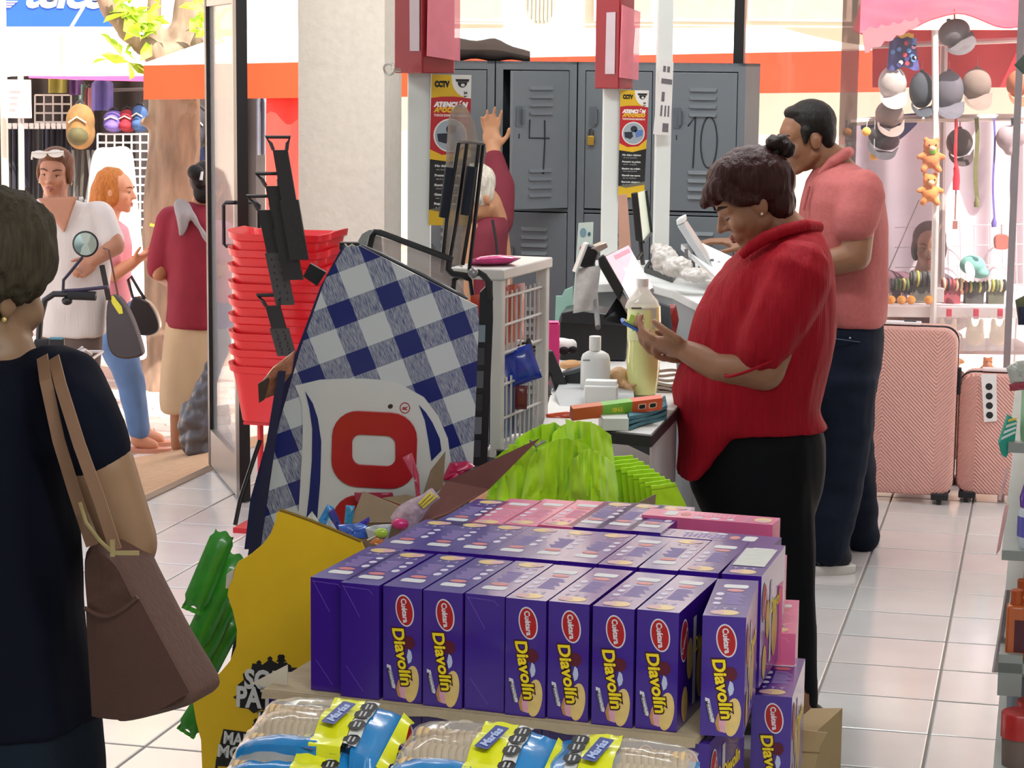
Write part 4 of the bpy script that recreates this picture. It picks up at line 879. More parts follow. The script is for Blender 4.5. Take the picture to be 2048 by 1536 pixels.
def print_side(par):
    c = .0004
    r = lpart(par, 'side_logo_rim', MB().flat(sfr, oval(.036, .145, .024, .036), c), white_); lpart(r, 'side_logo', MB().flat(sfr, oval(.036, .145, .0215, .033), c+.0003), redp)
    lpart(r, 'side_logo_lettering', put_text(MB(), sfr, 'Cuétara', .016, .036, .145, c+.0006, 52, bold=.0003, fit=.05), white_)
    lpart(par, 'side_cookie', MB().flat(sfr, oval(.075, .105, .02, .035), c).flat(sfr, oval(.045, .035, .02, .03), c+.0001).flat(sfr, oval(.15, .07, .03, .05), c), mat('c9a45a', .45, var=.2, sc=50))
    lpart(par, 'side_name', put_text(MB(), sfr, 'Diavolín', .035, .165, .12, c+.0003, 0, bold=.001, fit=.12), yel)
    lpart(par, 'side_plate', MB().flat(sfr, [(.095,.02),(.115,.02),(.115,.17),(.095,.17)], c), mat('c8c0c8', .45))
def cbox(kind, flip, pink=False):
    t = thing('cookie_box', '-', 'cookie box', Z0)
    lpart(t, 'carton', MB().box(.0004, BW-.0004, 0, BL-.001, 0, BH), pnk if pink else pur)
    if kind == 'art': print_end(t)
    else: creases(t, pnk if pink else None)
    print_top(t, flip, pink); return t
PROTO = {('art', 1): cbox('art', 0), ('plain', 1): cbox('plain', 1), ('pink', 1): cbox('plain', 0, True), ('mix', 1): cbox('art', 1)}
sp = cbox('art', 0); print_side(sp); PROTO[('side', 1)] = sp
used = set()
def place(kind, loc, yaw, label, group):
    p = PROTO[(kind, 1)]
    if kind in used: o = dup(p, loc, math.radians(yaw), label, group)
    else:
        used.add(kind); o = p; o.location = loc; o.rotation_euler = (0, 0, math.radians(yaw)); o['label'] = label; o['group'] = group
    return o
BY = -19.0
row = Fr(615, 1157, 3.69, BY)                                   # plane of the front ends; row.o = top left corner of the first box
ZB = row.o.z - BH
ORD = ['first', 'second', 'third', 'fourth', 'fifth', 'sixth', 'seventh', 'eighth', 'ninth', 'tenth', 'eleventh', 'twelfth']
fx = [(615, 'plain'), (683, 'plain'), (766, 'mix'), (848, 'mix'), (930, 'plain'), (1013, 'art'), (1097, 'art'), (1187, 'art'), (1274, 'side')]
apos = []
for i, (x, k) in enumerate(fx):
    a = row.px(x, 1160+(x-615)*.09)[0]; apos.append(a); loc = row.at(a, -BH, .004*(i % 2) + (-.012 if i == 0 else 0))
    place(k, loc, BY, ORD[i] + ' purple cookie box from the left in the front top row, ' + ('blank end showing' if k == 'plain' else 'printed end showing'), 'cookie boxes of the top front row')
last = row.px(1405, 1224)[0]
place('side', row.at(last, -BH, -.0), BY+8.5, 'purple cookie box standing askew at the right end of the front top row', 'cookie boxes of the top front row')
g2 = 'cookie boxes of the top second row'
ZTOP = row.o.z
def corner(x, y, z=None):
    p = FL(x, y, ZTOP if z is None else z); p.z = (ZTOP if z is None else z)-BH; return p
r2 = [(748, 1093), (822, 1098), (895, 1103), (969, 1109), (1043, 1115), (1118, 1121), (1196, 1128), (1277, 1135), (1358, 1140)]
for i, (x, y) in enumerate(r2):
    k = ['plain', 'mix', 'mix', 'mix', 'plain', 'plain', 'art', 'plain', 'art'][i]
    place(k, corner(x, y), BY + (1 if i > 6 else 0), ORD[i] + ' purple cookie box from the left in the second row, seen from above', g2)
o = place('side', corner(1443, 1147), BY+3, 'purple cookie box with pale nutrition panel at the right end of the second row', g2)
nf = Fr(0, 0, 0, o=corner(1443, 1147)+Vector((0, 0, BH))); rz = Matrix.Rotation(math.radians(BY+3), 3, 'Z'); nf.u, nf.v, nf.n = rz @ Vector((1,0,0)), rz @ Vector((0,1,0)), Vector((0,0,1))
npn = link('nutrition_panel', MB().flat(tfr, [(.006,.07),(.064,.07),(.064,.215),(.006,.215)], .0009).mesh('nutrition_panel', None, False), mat('b9bcb6', .5, var=.1, sc=60), o)
g3 = 'cookie boxes of the top back row'
r3 = [(862, 1047), (932, 1046), (1003, 1047), (1074, 1049), (1133, 1052), (1190, 1056), (1249, 1060), (1317, 1067)]
for i, (x, y) in enumerate(r3[:7]):
    k = ['mix', 'pink', 'pink', 'pink', 'plain', 'plain', 'mix', 'plain'][i]
    place(k, corner(x, y), BY, ORD[i] + (' cookie box from the left in the back row, pink' if k == 'pink' else ' cookie box from the left in the back row, purple top'), g3)
fb = place('plain', corner(1547, 1090, ZTOP-.004), BY+90, 'purple cookie box turned sideways at the back right corner', g3)
pb = place('pink', corner(1545, 1050, ZTOP+.006), BY+90, 'pink cookie box turned sideways behind the purple one at the back right', g3)
# tray and lower tier
board = mat('a8967a', .85, var=.12, sc=30, bump=.3, bsc=80)
ta = row.px(520, 1410)[0]; tb1 = row.px(1478, 1240)[0]
tray = thing('cardboard_tray', 'flat kraft cardboard sheet between the two tiers of cookie boxes', 'cardboard', row.at(.3, -BH, -.3))
part(tray, 'sheet', MB().fbox(row, ta+.012, tb1-.06, -BH-.012, -BH-.001, -2*BL, .012), board, smooth=False)
part(tray, 'front_lip', MB().slab(lambda u, v: row.at(ta+.012+u*(tb1-ta-.075), -BH-.002 - .014*v + .002*math.sin(u*50)*v, .013+.004*v), 50, 2, row.n*.003), board)
part(tray, 'corner_flap', MB().prism(row, [(ta-.03, -BH-.006), (ta+.04, -BH+.035), (ta+.04, -BH-.01)], -.03, -.026), mat('d0c4b0', .8), smooth=False)
ZL = -2*BH-.014
for i in range(11):
    a = -.075 + i*(BW+.0005)
    k = 'side' if i == 10 else ('plain' if i in (1, 7) else 'art')
    place(k, row.at(a, ZL, .0), BY, ORD[min(i, 11)] + ' purple cookie box from the left in the lower tier' if i < 10 else 'purple cookie box at the right end of the lower tier front', 'cookie boxes of the lower tier')
def low_box(kind, fl_, br, z, label, grp):
    A_ = FL(*fl_, z); B_ = FL(*br, z); v_ = B_-A_; yaw = math.degrees(math.atan2(v_.y, v_.x))
    a0_ = math.degrees(math.atan2(BL, 0)); return place(kind, Vector((A_.x, A_.y, z-BH)) - Matrix.Rotation(math.radians(yaw-90), 3, 'Z') @ Vector((BW, 0, 0)), yaw-90, label, grp)
ZLT = row.o.z - BH - .014
low_box('side', (1585, 1395), (1613, 1311), ZLT, 'purple cookie box stepping out right behind the lower tier end', 'cookie boxes of the lower tier')
low_box('pink', (1592, 1268), (1600, 1190), ZLT+.06, 'lower pink cookie box sticking out at the right of the stack', 'pink boxes right of the stack')
low_box('pink', (1566, 1172), (1575, 1105), ZLT+.15, 'upper pink cookie box sticking out at the right of the stack', 'pink boxes right of the stack')
tbl = thing('display_table', 'low display table under the stacked cookie boxes', 'table', Vector((row.at(.3, 0, -.3).x, row.at(.3, 0, -.3).y, 0)))
ZT = row.o.z + ZL
part(tbl, 'top', MB().fbox(row, -.12, .70, ZL-.03, ZL-.002, -.62, .36), mat('6a5a4a', .7), smooth=False)
for a in (-.08, .66):
    for c in (-.58, .32): part(tbl, 'leg', MB().fbox(row, a-.02, a+.02, -row.o.z+.0, ZL-.03, c-.02, c+.02), mat('4a4038', .7), smooth=False)
# kraft flap and dark bag at the right foot of the stack
fr = Fr(1620, 1480, 4.1, -25)
t = thing('kraft_carton', 'open kraft carton at the right foot of the cookie stack', 'carton', fr.at(0, -.1, -.1))
part(t, 'flap', MB().prism(fr, fr.pl([(1590, 1458), (1606, 1460), (1654, 1466), (1640, 1490), (1622, 1560), (1590, 1560)]), -.004, 0), mat('b79e72', .85, var=.1, bump=.2), smooth=False)
part(t, 'fold', MB().prism(fr, fr.pl([(1590, 1502), (1640, 1505), (1639, 1507), (1590, 1504)]), 0, .0008), mat('8a744e', .85), smooth=False)
part(t, 'panel', MB().prism(fr, fr.pl([(1560, 1470), (1625, 1470), (1620, 1640), (1560, 1640)]), -.2, -.006), mat('a08a62', .85), smooth=False)
# ================================================================== wrapped biscuit packs in front
def biscuit_pack(px_, py_, d, yaw, label, flip=False, wv=.30):
    c = P(px_, py_, d); t = thing('biscuit_pack', label, 'biscuit pack', c, 'wrapped biscuit packs in front of the boxes')
    R = Matrix.Rotation(math.radians(yaw), 3, 'Z') @ Matrix.Rotation(math.radians(14), 3, 'X')
    Lx, Ly, Hz = wv/2, .085, .04
    def W_(x, y, z): return c + R @ Vector((x, y, z))
    def hgt(x, y): return Hz*(max(0, 1-abs(x/Lx)**3.2))**.6 * (.72 + .28*abs(math.cos(y/Ly*PI*1.0)))*(max(0, 1-abs(y/Ly)**6))**.5
    def skin(u0, u1, v0, v1, off, nu=14, nv=12):
        def f(u, v):
            x = -Lx + 2*Lx*(u0+(u1-u0)*u); y = -Ly + 2*Ly*(v0+(v1-v0)*v); 
            return W_(x, y, hgt(x, y) + off + .0035*nz((x*55, y*55, px_)))
        return MB().slab(f, nu, nv, R @ Vector((0, 0, -.0006)))
    s = -1 if flip else 1
    def U(a, b): return (1-b, 1-a) if flip else (a, b)
    cl = mat('cdb48c', .3, var=.12, sc=25, coat=.5)
    n = 9
    for rw in (-.045, .0, .045):
        for k in range(n):
            x = s*(-Lx*.78 + k*(Lx*.85/n)*1.0)
            part(t, 'biscuit', MB().lathe(W_(x, rw+.0, .012), [(.005, -.004), (.019, -.0045), (.021, 0), (.019, .0045), (.005, .004)], 14, ax=R @ Vector((1, 0, .12))), mat('d9b98a', .7, var=.12, sc=40))
    part(t, 'clear_film', skin(*U(.03, .56), .22, .97, .006), mat('dcd2c0', .08, alpha=.30, var=.1, coat=.5))
    blue = mat('1f7fc0', .25, var=.14, sc=22, coat=.5); yl = mat('dfe01c', .3, var=.08, coat=.4)
    part(t, 'blue_front', skin(*U(.02, .58), .0, .24, .008, 14, 4), blue)
    part(t, 'blue_end', skin(*U(.80, .99), .0, .99, .004, 8, 10), blue)
    part(t, 'yellow_band', skin(*U(.52, .74), .0, .98, .009, 8, 12), yl)
    st = part(t, 'seal_panel', skin(*U(.745, .83), .14, .95, .0085, 5, 10), mat('d4d2ce', .35))
    for k in range(4):
        x = s*(Lx*(2*.787-1)); y = -Ly + 2*Ly*(.22+.19*k); fr_ = Fr(0,0,0,o=W_(x, y, hgt(x, y)+.0125)); fr_.u, fr_.v, fr_.n = R @ Vector((0, 1, 0)), R @ Vector((-1, 0, 0)), R @ Vector((0, 0, 1))
        q = part(st, 'seal_badge', MB().flat(fr_, [(.0145*math.cos(PI/4*j+PI/8), .0145*math.sin(PI/4*j+PI/8)) for j in range(8)], 0), mat('15151a', .5), smooth=False)
        part(q, 'seal_lettering', MB().flat(fr_, [(-.008, .002), (.008, .002), (.008, .005), (-.008, .005)], .0005).flat(fr_, [(-.007, -.005), (.007, -.005), (.007, -.002), (-.007, -.002)], .0005), mat('b8b8b8', .5), smooth=False)
    fr_ = Fr(0,0,0,o=W_(s*Lx*.27, 0.005, hgt(s*Lx*.27, 0)+.0135)); fr_.u, fr_.v, fr_.n = R @ Vector((.25, .97, 0)).normalized(), R @ Vector((-.97, .25, 0)).normalized(), R @ Vector((0, 0, 1))
    bd_ = part(t, 'brand_plate', MB().flat(fr_, rrect(0, 0, .034, .012, .003), .0), mat('2e3e86', .4), smooth=False)
    part(bd_, 'brand_lettering', put_text(MB(), fr_, 'Marías', .02, 0, 0, .0008, 0, bold=.0007, shear=.2), mat('a8b8e0', .4))
    def fin(u, v):
        y = -Ly*.95 + 2*Ly*.95*u; x = s*(Lx*(.97+.14*v)); return W_(x, y, .004 + .006*math.sin(u*17)*v + .012*(1-v))
    part(t, 'end_fin', MB().slab(fin, 16, 3, R @ Vector((0, 0, -.001))), yl)
    def fin2(u, v):
        x = -Lx*.98 + 2*Lx*.98*u; y = -Ly*(1.0+.10*v); return W_(x, y, .006 - .014*v + .003*math.sin(u*23)*v)
    part(t, 'long_fin', MB().slab(fin2, 24, 2, R @ Vector((0, 0, -.001))), mat('8e9182', .3, var=.3, sc=40, coat=.4))
    def und(u, v):
        x = -Lx*.95 + 2*Lx*.95*u; y = -Ly*.98 + 2*Ly*.98*v; return W_(x, y, -.004 - .018*(1-abs(2*u-1)**4)*(1-abs(2*v-1)**4))
    part(t, 'underside', MB().grid(und, 10, 6), blue)
biscuit_pack(642, 1484, 3.34, -13, 'blue and yellow wrapped biscuit pack at the left, on another pack', wv=.235)
biscuit_pack(945, 1534, 3.24, -15, 'blue and yellow wrapped biscuit pack in the middle of the front', wv=.24)
biscuit_pack(1238, 1566, 3.2, -13, 'blue and yellow wrapped biscuit pack at the right, seals to the left', True, wv=.235)
biscuit_pack(600, 1535, 3.3, -10, 'blue and yellow wrapped biscuit pack lying under the left one', wv=.22)
# ================================================================== gingham header sign
def gingham():
    m = bpy.data.materials.new('mat_gingham'); m.use_nodes = True; t = m.node_tree; b = t.nodes['Principled BSDF']; b.inputs['Roughness'].default_value = .3
    b.inputs['Coat Weight'].default_value = .2
    tc = t.nodes.new('ShaderNodeTexCoord'); mp = t.nodes.new('ShaderNodeMapping'); t.links.new(tc.outputs['Object'], mp.inputs[0])
    mp.vector_type = 'POINT'; mp.inputs['Rotation'].default_value = (0, math.radians(21), 0); mp.inputs['Location'].default_value = (.30, 0, .046)
    sp = t.nodes.new('ShaderNodeSeparateXYZ'); t.links.new(mp.outputs[0], sp.inputs[0])
    def mth(op, a, v=None, l=None):
        n = t.nodes.new('ShaderNodeMath'); n.operation = op; t.links.new(a, n.inputs[0])
        if l is not None: t.links.new(l, n.inputs[1])
        elif v is not None: n.inputs[1].default_value = v
        return n.outputs[0]
    per = .1125
    def stripe(a): return mth('GREATER_THAN', mth('FRACT', mth('DIVIDE', a, per)), .54)
    sx, sz = stripe(sp.outputs[0]), stripe(sp.outputs[2])
    nz_ = t.nodes.new('ShaderNodeTexNoise'); nz_.inputs['Scale'].default_value = 1.0; nz_.inputs['Detail'].default_value = 3
    m2 = t.nodes.new('ShaderNodeMapping'); m2.inputs['Scale'].default_value = (900, 20, 60); t.links.new(mp.outputs[0], m2.inputs[0]); t.links.new(m2.outputs[0], nz_.inputs[0])
    half = mth('ADD', mth('MULTIPLY', mth('SUBTRACT', nz_.outputs[0], .5), 2.2), .60)
    cov = mth('MINIMUM', mth('MAXIMUM', mth('MULTIPLY', mth('ADD', sx, None, sz), .5), 0), 1)      # 0, .5, 1
    ishalf = mth('LESS_THAN', mth('ABSOLUTE', mth('SUBTRACT', cov, .5)), .2)
    fac = mth('ADD', mth('MULTIPLY', ishalf, None, half), None, mth('GREATER_THAN', cov, .9))
    mx = t.nodes.new('ShaderNodeMix'); mx.data_type = 'RGBA'; mx.clamp_factor = True
    mx.inputs[6].default_value = (*hexc('cdd4d6'), 1); mx.inputs[7].default_value = (*hexc('14246e'), 1)
    t.links.new(fac, mx.inputs[0]); t.links.new(mx.outputs[2], b.inputs['Base Color']); return m
gs = thing('gingham_sign', 'blue and white gingham header sign with a red letter on a white badge', 'sign', P(740, 1080, 4.75))
g = Fr(740, 780, 4.75, 0, 3)
part(gs, 'panel', MB().prism(g, g.pl([(690, 494), (720, 492), (955, 612), (958, 640), (946, 935), (930, 1100), (498, 1100), (560, 840), (600, 700), (650, 560)]), -.006, 0), gingham(), smooth=False)
bw = mat('d8dad8', .3, coat=.2, var=.03); nb = mat('16266e', .35)
bd_ = part(gs, 'badge', MB().prism(g, g.pl([(590, 771), (640, 759), (690, 757), (732, 757), (770, 760), (802, 769), (848, 794), (877, 832), (896, 877), (902, 923), (903, 1090), (594, 1090), (600, 980), (605, 898), (606, 850), (604, 805)]), 0, .004), bw, smooth=False)
part(bd_, 'blue_crescent', MB().prism(g, g.pl([(611, 782), (626, 806), (636, 836), (643, 882), (641, 960), (634, 1045), (612, 1045), (619, 985), (624, 920), (625, 857), (619, 815)]), .004, .0055), nb, smooth=False)
part(bd_, 'blue_crescent', MB().prism(g, g.pl([(838, 809), (852, 824), (865, 844), (880, 877), (883, 900), (863, 921), (857, 880), (850, 840)]), .004, .0055), nb, smooth=False)
for k, cy in enumerate((898, 1066)):
    o_ = [g.px(*p) for p in rrect(749, cy, 85, 76, 50, 6)]; i_ = [g.px(*p) for p in rrect(748, cy+1, 43, 30, 17, 6)]
    o_ = [g.px(749+(x-749)+(y-cy)*-.03, y+(x-749)*.05) for x, y in rrect(749, cy, 85, 76, 52, 6)]; i_ = [g.px(x, y+(x-749)*.05) for x, y in rrect(748, cy+1, 43, 30, 17, 6)]
    part(bd_, 'red_letter', MB().ringband(g, o_, i_, .004, .009), mat('b01e26', .3, coat=.3), smooth=False, bevel=.001)
part(bd_, 'registered_mark', put_text(MB().ringband(g, oval(*g.px(810, 815), .0115, .0125, 20), oval(*g.px(810, 815), .0095, .0105, 20), .004, .005), g, 'R', .014, *g.px(810, 815), .005, 85, bold=.0006), mat('a8303a', .4))
part(bd_, 'scuff', MB().prism(g, oval(*g.px(781, 812), .006, .005, 10, 30), .004, .0048), mat('3a2a2a', .7))
part(gs, 'side_frame', MB().prism(g, g.pl([(690, 494), (684, 494), (640, 575), (556, 800), (500, 1000), (488, 1100), (500, 1100), (560, 840), (600, 700), (650, 560)]), -.05, -.006), mat('1a1f4e', .5), smooth=False)
part(gs, 'clip', MB().fbox(Fr(690, 490, 4.76), -.012, .03, -.01, .006, -.02, .006), mat('151515', .5), bevel=.002)
part(gs, 'tie', MB().tube([P(690, 488, 4.74), P(696, 494, 4.735), P(704, 489, 4.74), P(713, 496, 4.735)], .002, 6), mat('d8d0c0', .7))
part(gs, 'base', MB().prism(g, g.pl([(500, 1098), (930, 1098), (930, 1560), (500, 1560)]), -.06, -.01), mat('1a2250', .6), smooth=False)
# ================================================================== black wire and acrylic rack
bk = mat('121214', .35, var=.05)
rk = thing('wire_display_rack', 'tall black wire rack with clear acrylic sheets behind the gingham sign', 'display rack', Vector((P(930, 900, 5.15).x, 5.15, 0)))
def pt(l, d): return [P(x, y, d) for x, y in l]
part(rk, 'upper_frame', MB().tube(pt([(736, 505), (744, 472), (750, 464), (760, 465), (885, 512), (905, 520)], 5.0), .0075), bk)
part(rk, 'lower_frame', MB().tube(pt([(722, 492), (760, 508), (850, 553), (935, 598)], 4.95), .005), bk)
ac_ = mat('b9a8a0', .06, alpha=.42, var=.3, sc=6, coat=.6, stretch=(6, 1, 1))
fr = Fr(820, 520, 5.02)
part(rk, 'acrylic_panel', MB().prism(fr, fr.pl([(748, 470), (890, 515), (930, 590), (735, 503)]), -.003, 0), ac_, smooth=False)
part(rk, 'grey_disc', MB().prism(Fr(757, 495, 5.1), Fr(757, 495, 5.1).pl([(715, 500), (716, 482), (724, 468), (738, 460), (752, 460), (762, 470), (765, 510), (730, 506)]), -.004, 0), mat('9aa09a', .4), smooth=False)
fr = Fr(920, 380, 5.08, 8)
ac2 = mat('b0a49a', .06, alpha=.55, var=.4, sc=5, coat=.7, stretch=(9, 1, .6))
part(rk, 'acrylic_back', MB().prism(fr, fr.pl([(897, 240), (903, 222), (912, 210), (925, 207), (938, 222), (950, 248), (957, 285), (940, 420), (925, 535), (883, 520), (888, 420), (893, 300)]), -.003, 0), ac2, smooth=False)
for k, l in enumerate(([(917, 286), (893, 440), (882, 545)], [(934, 286), (913, 440), (899, 520)], [(958, 286), (940, 440), (925, 530)], [(967, 287), (950, 440), (938, 545)])):
    part(rk, 'upright_wire', MB().tube(pt(l, 5.03+.012*k), .0048, 8), bk)
part(rk, 'cross_wire', MB().tube(pt([(917, 285), (940, 284), (967, 287)], 5.04), .004, 8), mat('8a8480', .3, .6))
for (a, b) in (((900, 335), (887, 435)), ((943, 333), (930, 430))): part(rk, 'foam_grip', MB().tube(pt([a, b], 5.02), .0115, 10), mat('101828', .8))
part(rk, 'elbow', MB().tube(pt([(898, 520), (896, 538), (905, 548), (935, 552), (958, 545), (968, 552), (976, 562), (980, 600)], 5.0), .008), bk)
part(rk, 'elbow', MB().tube(pt([(905, 590), (908, 560), (920, 552), (940, 560), (944, 590)], 5.02), .006), bk)
part(rk, 'knob', MB().ell(P(946, 546, 4.98), (.012, .012, .012)), mat('8e8e90', .3, .6))
part(rk, 'side_post', MB().prism(Fr(965, 740, 5.0), Fr(965, 740, 5.0).pl([(960, 585), (985, 560), (986, 640), (974, 935), (940, 930), (950, 800)]), -.03, 0), bk, smooth=False)
for k in range(6):
    y = 650 + k*46; part(rk, 'side_window', MB().prism(Fr(965, 740, 4.995), Fr(965, 740, 4.995).pl([(958-k*2.0, y), (971-k*1.8, y), (970-k*1.8, y+34), (957-k*2.0, y+34)]), 0, .002), mat(['7a8a90', '3c3a3c', '55585c', '2e2c2e', '6a6a70', '3a3a40'][k], .3), smooth=False)
for x in (880, 1000): part(rk, 'leg', MB().tube([P(x, 900, 5.15), Vector((P(x, 900, 5.15).x, 5.15, 0))], .012), bk)
part(rk, 'shelf', MB().box(P(880, 900, 5.15).x-.02, P(1000, 900, 5.15).x+.02, 5.02, 5.3, P(900, 935, 5.15).z-.02, P(900, 935, 5.15).z), bk, smooth=False)
# ================================================================== white wire rack
wr = mat('cdcac6', .4, var=.05)
WR = thing('white_wire_rack', 'white framed wire rack with two basket grids beside the counter', 'wire rack', Vector((P(1035, 900, 5.45).x, 5.45, 0)))
l0, l1 = P(997, 562, 5.3), P(1086, 545, 5.62); au = Vector((l1.x-l0.x, l1.y-l0.y, 0)); ln = au.length; au.normalize()
wf_ = Fr(0, 0, 0, math.degrees(math.atan2(au.y, au.x)), o=Vector((l0.x, l0.y, 0))); z1 = l0.z; zlow = P(1000, 905, 5.3).z
for a in (0, ln): part(WR, 'post', MB().fbox(wf_, a-.014, a+.014, 0, z1+.005, -.014, .014), wr, bevel=.003)
for (a, c) in ((0, -.105), (ln, -.105)): part(WR, 'post', MB().fbox(wf_, a-.012, a+.012, 0, z1, c-.012, c+.012), wr, bevel=.003)
part(WR, 'top_frame', MB().fbox(wf_, -.02, ln+.02, z1+.003, z1+.03, -.12, .02), wr, bevel=.004)
for (ya, yb) in ((578, 700), (748, 895)):
    zt_, zb_ = P(1040, ya, 5.42).z, P(1040, yb, 5.42).z
    for k in range(9): part(WR, 'grid_wire', MB().tube([wf_.at(.014+(ln-.028)*(k+.5)/9, zb_, 0), wf_.at(.014+(ln-.028)*(k+.5)/9, zt_, 0)], .0028, 6), wr)
    for k in range(3): part(WR, 'grid_bar', MB().tube([wf_.at(.01, zb_+(zt_-zb_)*(k*.45+.02), .003), wf_.at(ln-.01, zb_+(zt_-zb_)*(k*.45+.02), .003)], .0035, 6), wr)
    part(WR, 'basket_floor', MB().fbox(wf_, .01, ln-.01, zb_-.004, zb_, -.11, 0), wr, smooth=False)
def pack_at(name, label, cat, fr, a, b, wd, ht, th, h, rot=0, group=None, **k):
    t = thing(name, label, cat, fr.at(a, b, 0), group)
    def f(sgn):
        def q(u, v):
            x = (u-.5)*wd; y = (v-.5)*ht; bulge = th*max(0, (1-abs(2*u-1)**2.5)*(1-abs(2*v-1)**4))**.7
            cr, sr = math.cos(math.radians(rot)), math.sin(math.radians(rot)); n_ = .12*th*nz((u*7+a*50, v*7+b*50, th*300))
            return fr.at(a+x*cr-y*sr, b+x*sr+y*cr, sgn*(bulge+.0004)+n_)
        return q
    part(t, 'wrapper', MB().grid(f(1), 12, 12).grid(f(-1), 12, 12), mat(h, **k)); return t
gz = dict(rough=.28, coat=.5, var=.22, sc=30)
for k in range(5):
    pack_at('red_snack_bag', ['leftmost', 'second', 'middle', 'fourth', 'rightmost'][k] + ' red orange snack bag filed upright in the upper wire basket', 'snack bag', Fr(0, 0, 0, 60, o=wf_.at(.02+ln*.2*k, P(1040, 640, 5.42).z, -.055)), 0, 0, .085, .145, .006, ['c8402a', 'd86a3a', 'b8302a', 'd85a34', 'c04a3a'][k], group='red snack bags in the upper basket', **gz)
pack_at('blue_foil_bag', 'crumpled blue foil bag in the gap of the wire rack', 'snack bag', Fr(1040, 748, 5.42), 0, .02, .085, .09, .02, '1e3aa8', rot=20, rough=.2, coat=.6, var=.35, sc=50)
pack_at('dark_red_sachet', 'small dark red sachet in the lower wire basket', 'sachet', Fr(1042, 795, 5.42), 0, 0, .03, .06, .008, '6a2028', **gz)
for k in range(4):
    pack_at('blue_snack_bag', ['leftmost', 'second', 'third', 'rightmost'][k] + ' dark blue snack bag filed upright in the lower wire basket', 'snack bag', Fr(0, 0, 0, 60, o=wf_.at(.03+ln*.24*k, P(1040, 830, 5.42).z, -.055)), 0, 0, .085, .15, .006, ['27407a', '1e2e60', '3a5a9a', '203060'][k], group='blue snack bags in the lower basket', **gz)
packet('black_pouch', 'black pouch with grey lining lying in the gap of the wire rack', 'pouch', [(1012, 720), (1020, 700), (1060, 675), (1068, 700), (1064, 730), (1030, 735)], 5.5, .02, '1c1c20', rough=.6, var=.2)
packet('grey_wallet', 'light grey wallet below the black pouch in the wire rack', 'wallet', [(1012, 722), (1030, 707), (1066, 703), (1066, 728), (1016, 732)], 5.46, .008, 'a8a8aa', rough=.5, var=.1)
tpk = pack_at('pink_snack_pack', 'glossy pink snack pack lying on top of the white rack', 'snack pack', Fr(0, 0, 0, 20, 78, o=wf_.at(ln*.22, z1+.042, -.04)), 0, 0, .12, .075, .011, 'e0408a', rot=4, rough=.2, coat=.6, var=.25, sc=30)
# ================================================================== yellow cut-out board
yb_ = thing('yellow_cutout_board', 'yellow cut-out cardboard display front with black splash logo', 'display board', P(520, 1536, 4.12))
y_ = Fr(520, 1300, 4.12, -6)
yo = [(559, 1020), (578, 1026), (620, 1041), (660, 1057), (722, 1083), (735, 1110), (735, 1620), (408, 1620), (402, 1480), (393, 1446), (385, 1401), (390, 1378), (402, 1364), (420, 1357), (439, 1347), (460, 1322), (472, 1293), (474, 1260), (466, 1223), (455, 1190), (458, 1172), (466, 1157), (470, 1136), (476, 1124), (501, 1109), (526, 1088), (542, 1066), (551, 1041), (553, 1028)]
part(yb_, 'board', MB().prism(y_, y_.pl(yo), -.006, 0), mat('e6ba10', .5, var=.05, sc=12), smooth=False)
part(yb_, 'worn_edge', MB().tube([y_.at(*y_.px(*p), -.002) for p in ((559, 1020), (578, 1026), (620, 1041), (660, 1057), (722, 1083))], .0035, 6), mat('8a6a1a', .8))
bl = mat('141414', .5); wt = mat('d8d6d0', .5)
sp_ = MB(); 
import random as _r; _r.seed(3)
def splash(cx, cy, rx, ry, n, j):
    L = []
    for k in range(n): 
        r = 1 + (_r.uniform(.05, j) if k % 2 else -_r.uniform(0, j*.6)); L.append((cx+rx*r*math.cos(2*PI*k/n), cy+ry*r*math.sin(2*PI*k/n)))
    return L
sl = part(yb_, 'splash', MB().prism(y_, y_.pl(splash(548, 1370, 66, 46, 26, .16)), 0, .0008).prism(y_, y_.pl(splash(516, 1394, 42, 28, 18, .2)), 0, .0008).prism(y_, y_.pl(splash(545, 1436, 26, 24, 16, .3)), 0, .0008), bl, smooth=False)
for (x, y) in ((518, 1330), (540, 1322), (565, 1318), (578, 1338), (512, 1446), (560, 1300+18)): part(sl, 'splash_figure', MB().prism(y_, [y_.px(x+dx, y+dy) for dx, dy in ((-5,-6),(0,-10),(5,-6),(4,0),(8,5),(3,5),(4,12),(-4,12),(-3,5),(-8,5),(-4,0))], 0, .0009), bl, smooth=False)
part(yb_, 'logo_lettering', put_text(put_text(put_text(MB(), y_, 'SOUR', .052, *y_.px(546, 1361), .0014, -2, bold=.0022, fit=.112), y_, 'PATCH', .056, *y_.px(540, 1397), .0014, -2, bold=.0022, fit=.132), y_, 'KIDS', .03, *y_.px(545, 1437), .0014, -2, bold=.001, fit=.056), wt)
tg_ = part(yb_, 'black_tag', MB().prism(y_, y_.pl([(447, 1458), (500, 1465), (545, 1475), (545, 1560), (428, 1560), (432, 1520)]), 0, .0008), bl, smooth=False)
part(tg_, 'tag_lettering', put_text(put_text(MB(), y_, 'MAKE', .034, *y_.px(482, 1479), .0014, -6, bold=.0012, fit=.068), y_, 'MOVIES', .034, *y_.px(490, 1508), .0014, -6, bold=.0012, fit=.108), wt)
part(tg_, 'tag_yellow', MB().prism(y_, y_.pl([(436, 1532), (500, 1536), (500, 1560), (434, 1560)]), .0008, .0012), mat('c9a21a', .5), smooth=False)
part(yb_, 'bracket', MB().prism(y_, y_.pl([(452, 1150), (466, 1140), (464, 1178), (450, 1178)]), -.012, -.004), mat('c9c2b0', .6), smooth=False)
part(yb_, 'back_panel', MB().prism(y_, y_.pl([(560, 1200), (735, 1200), (735, 1640), (430, 1640)]), -.03, -.02), mat('8a7a5a', .8), smooth=False)
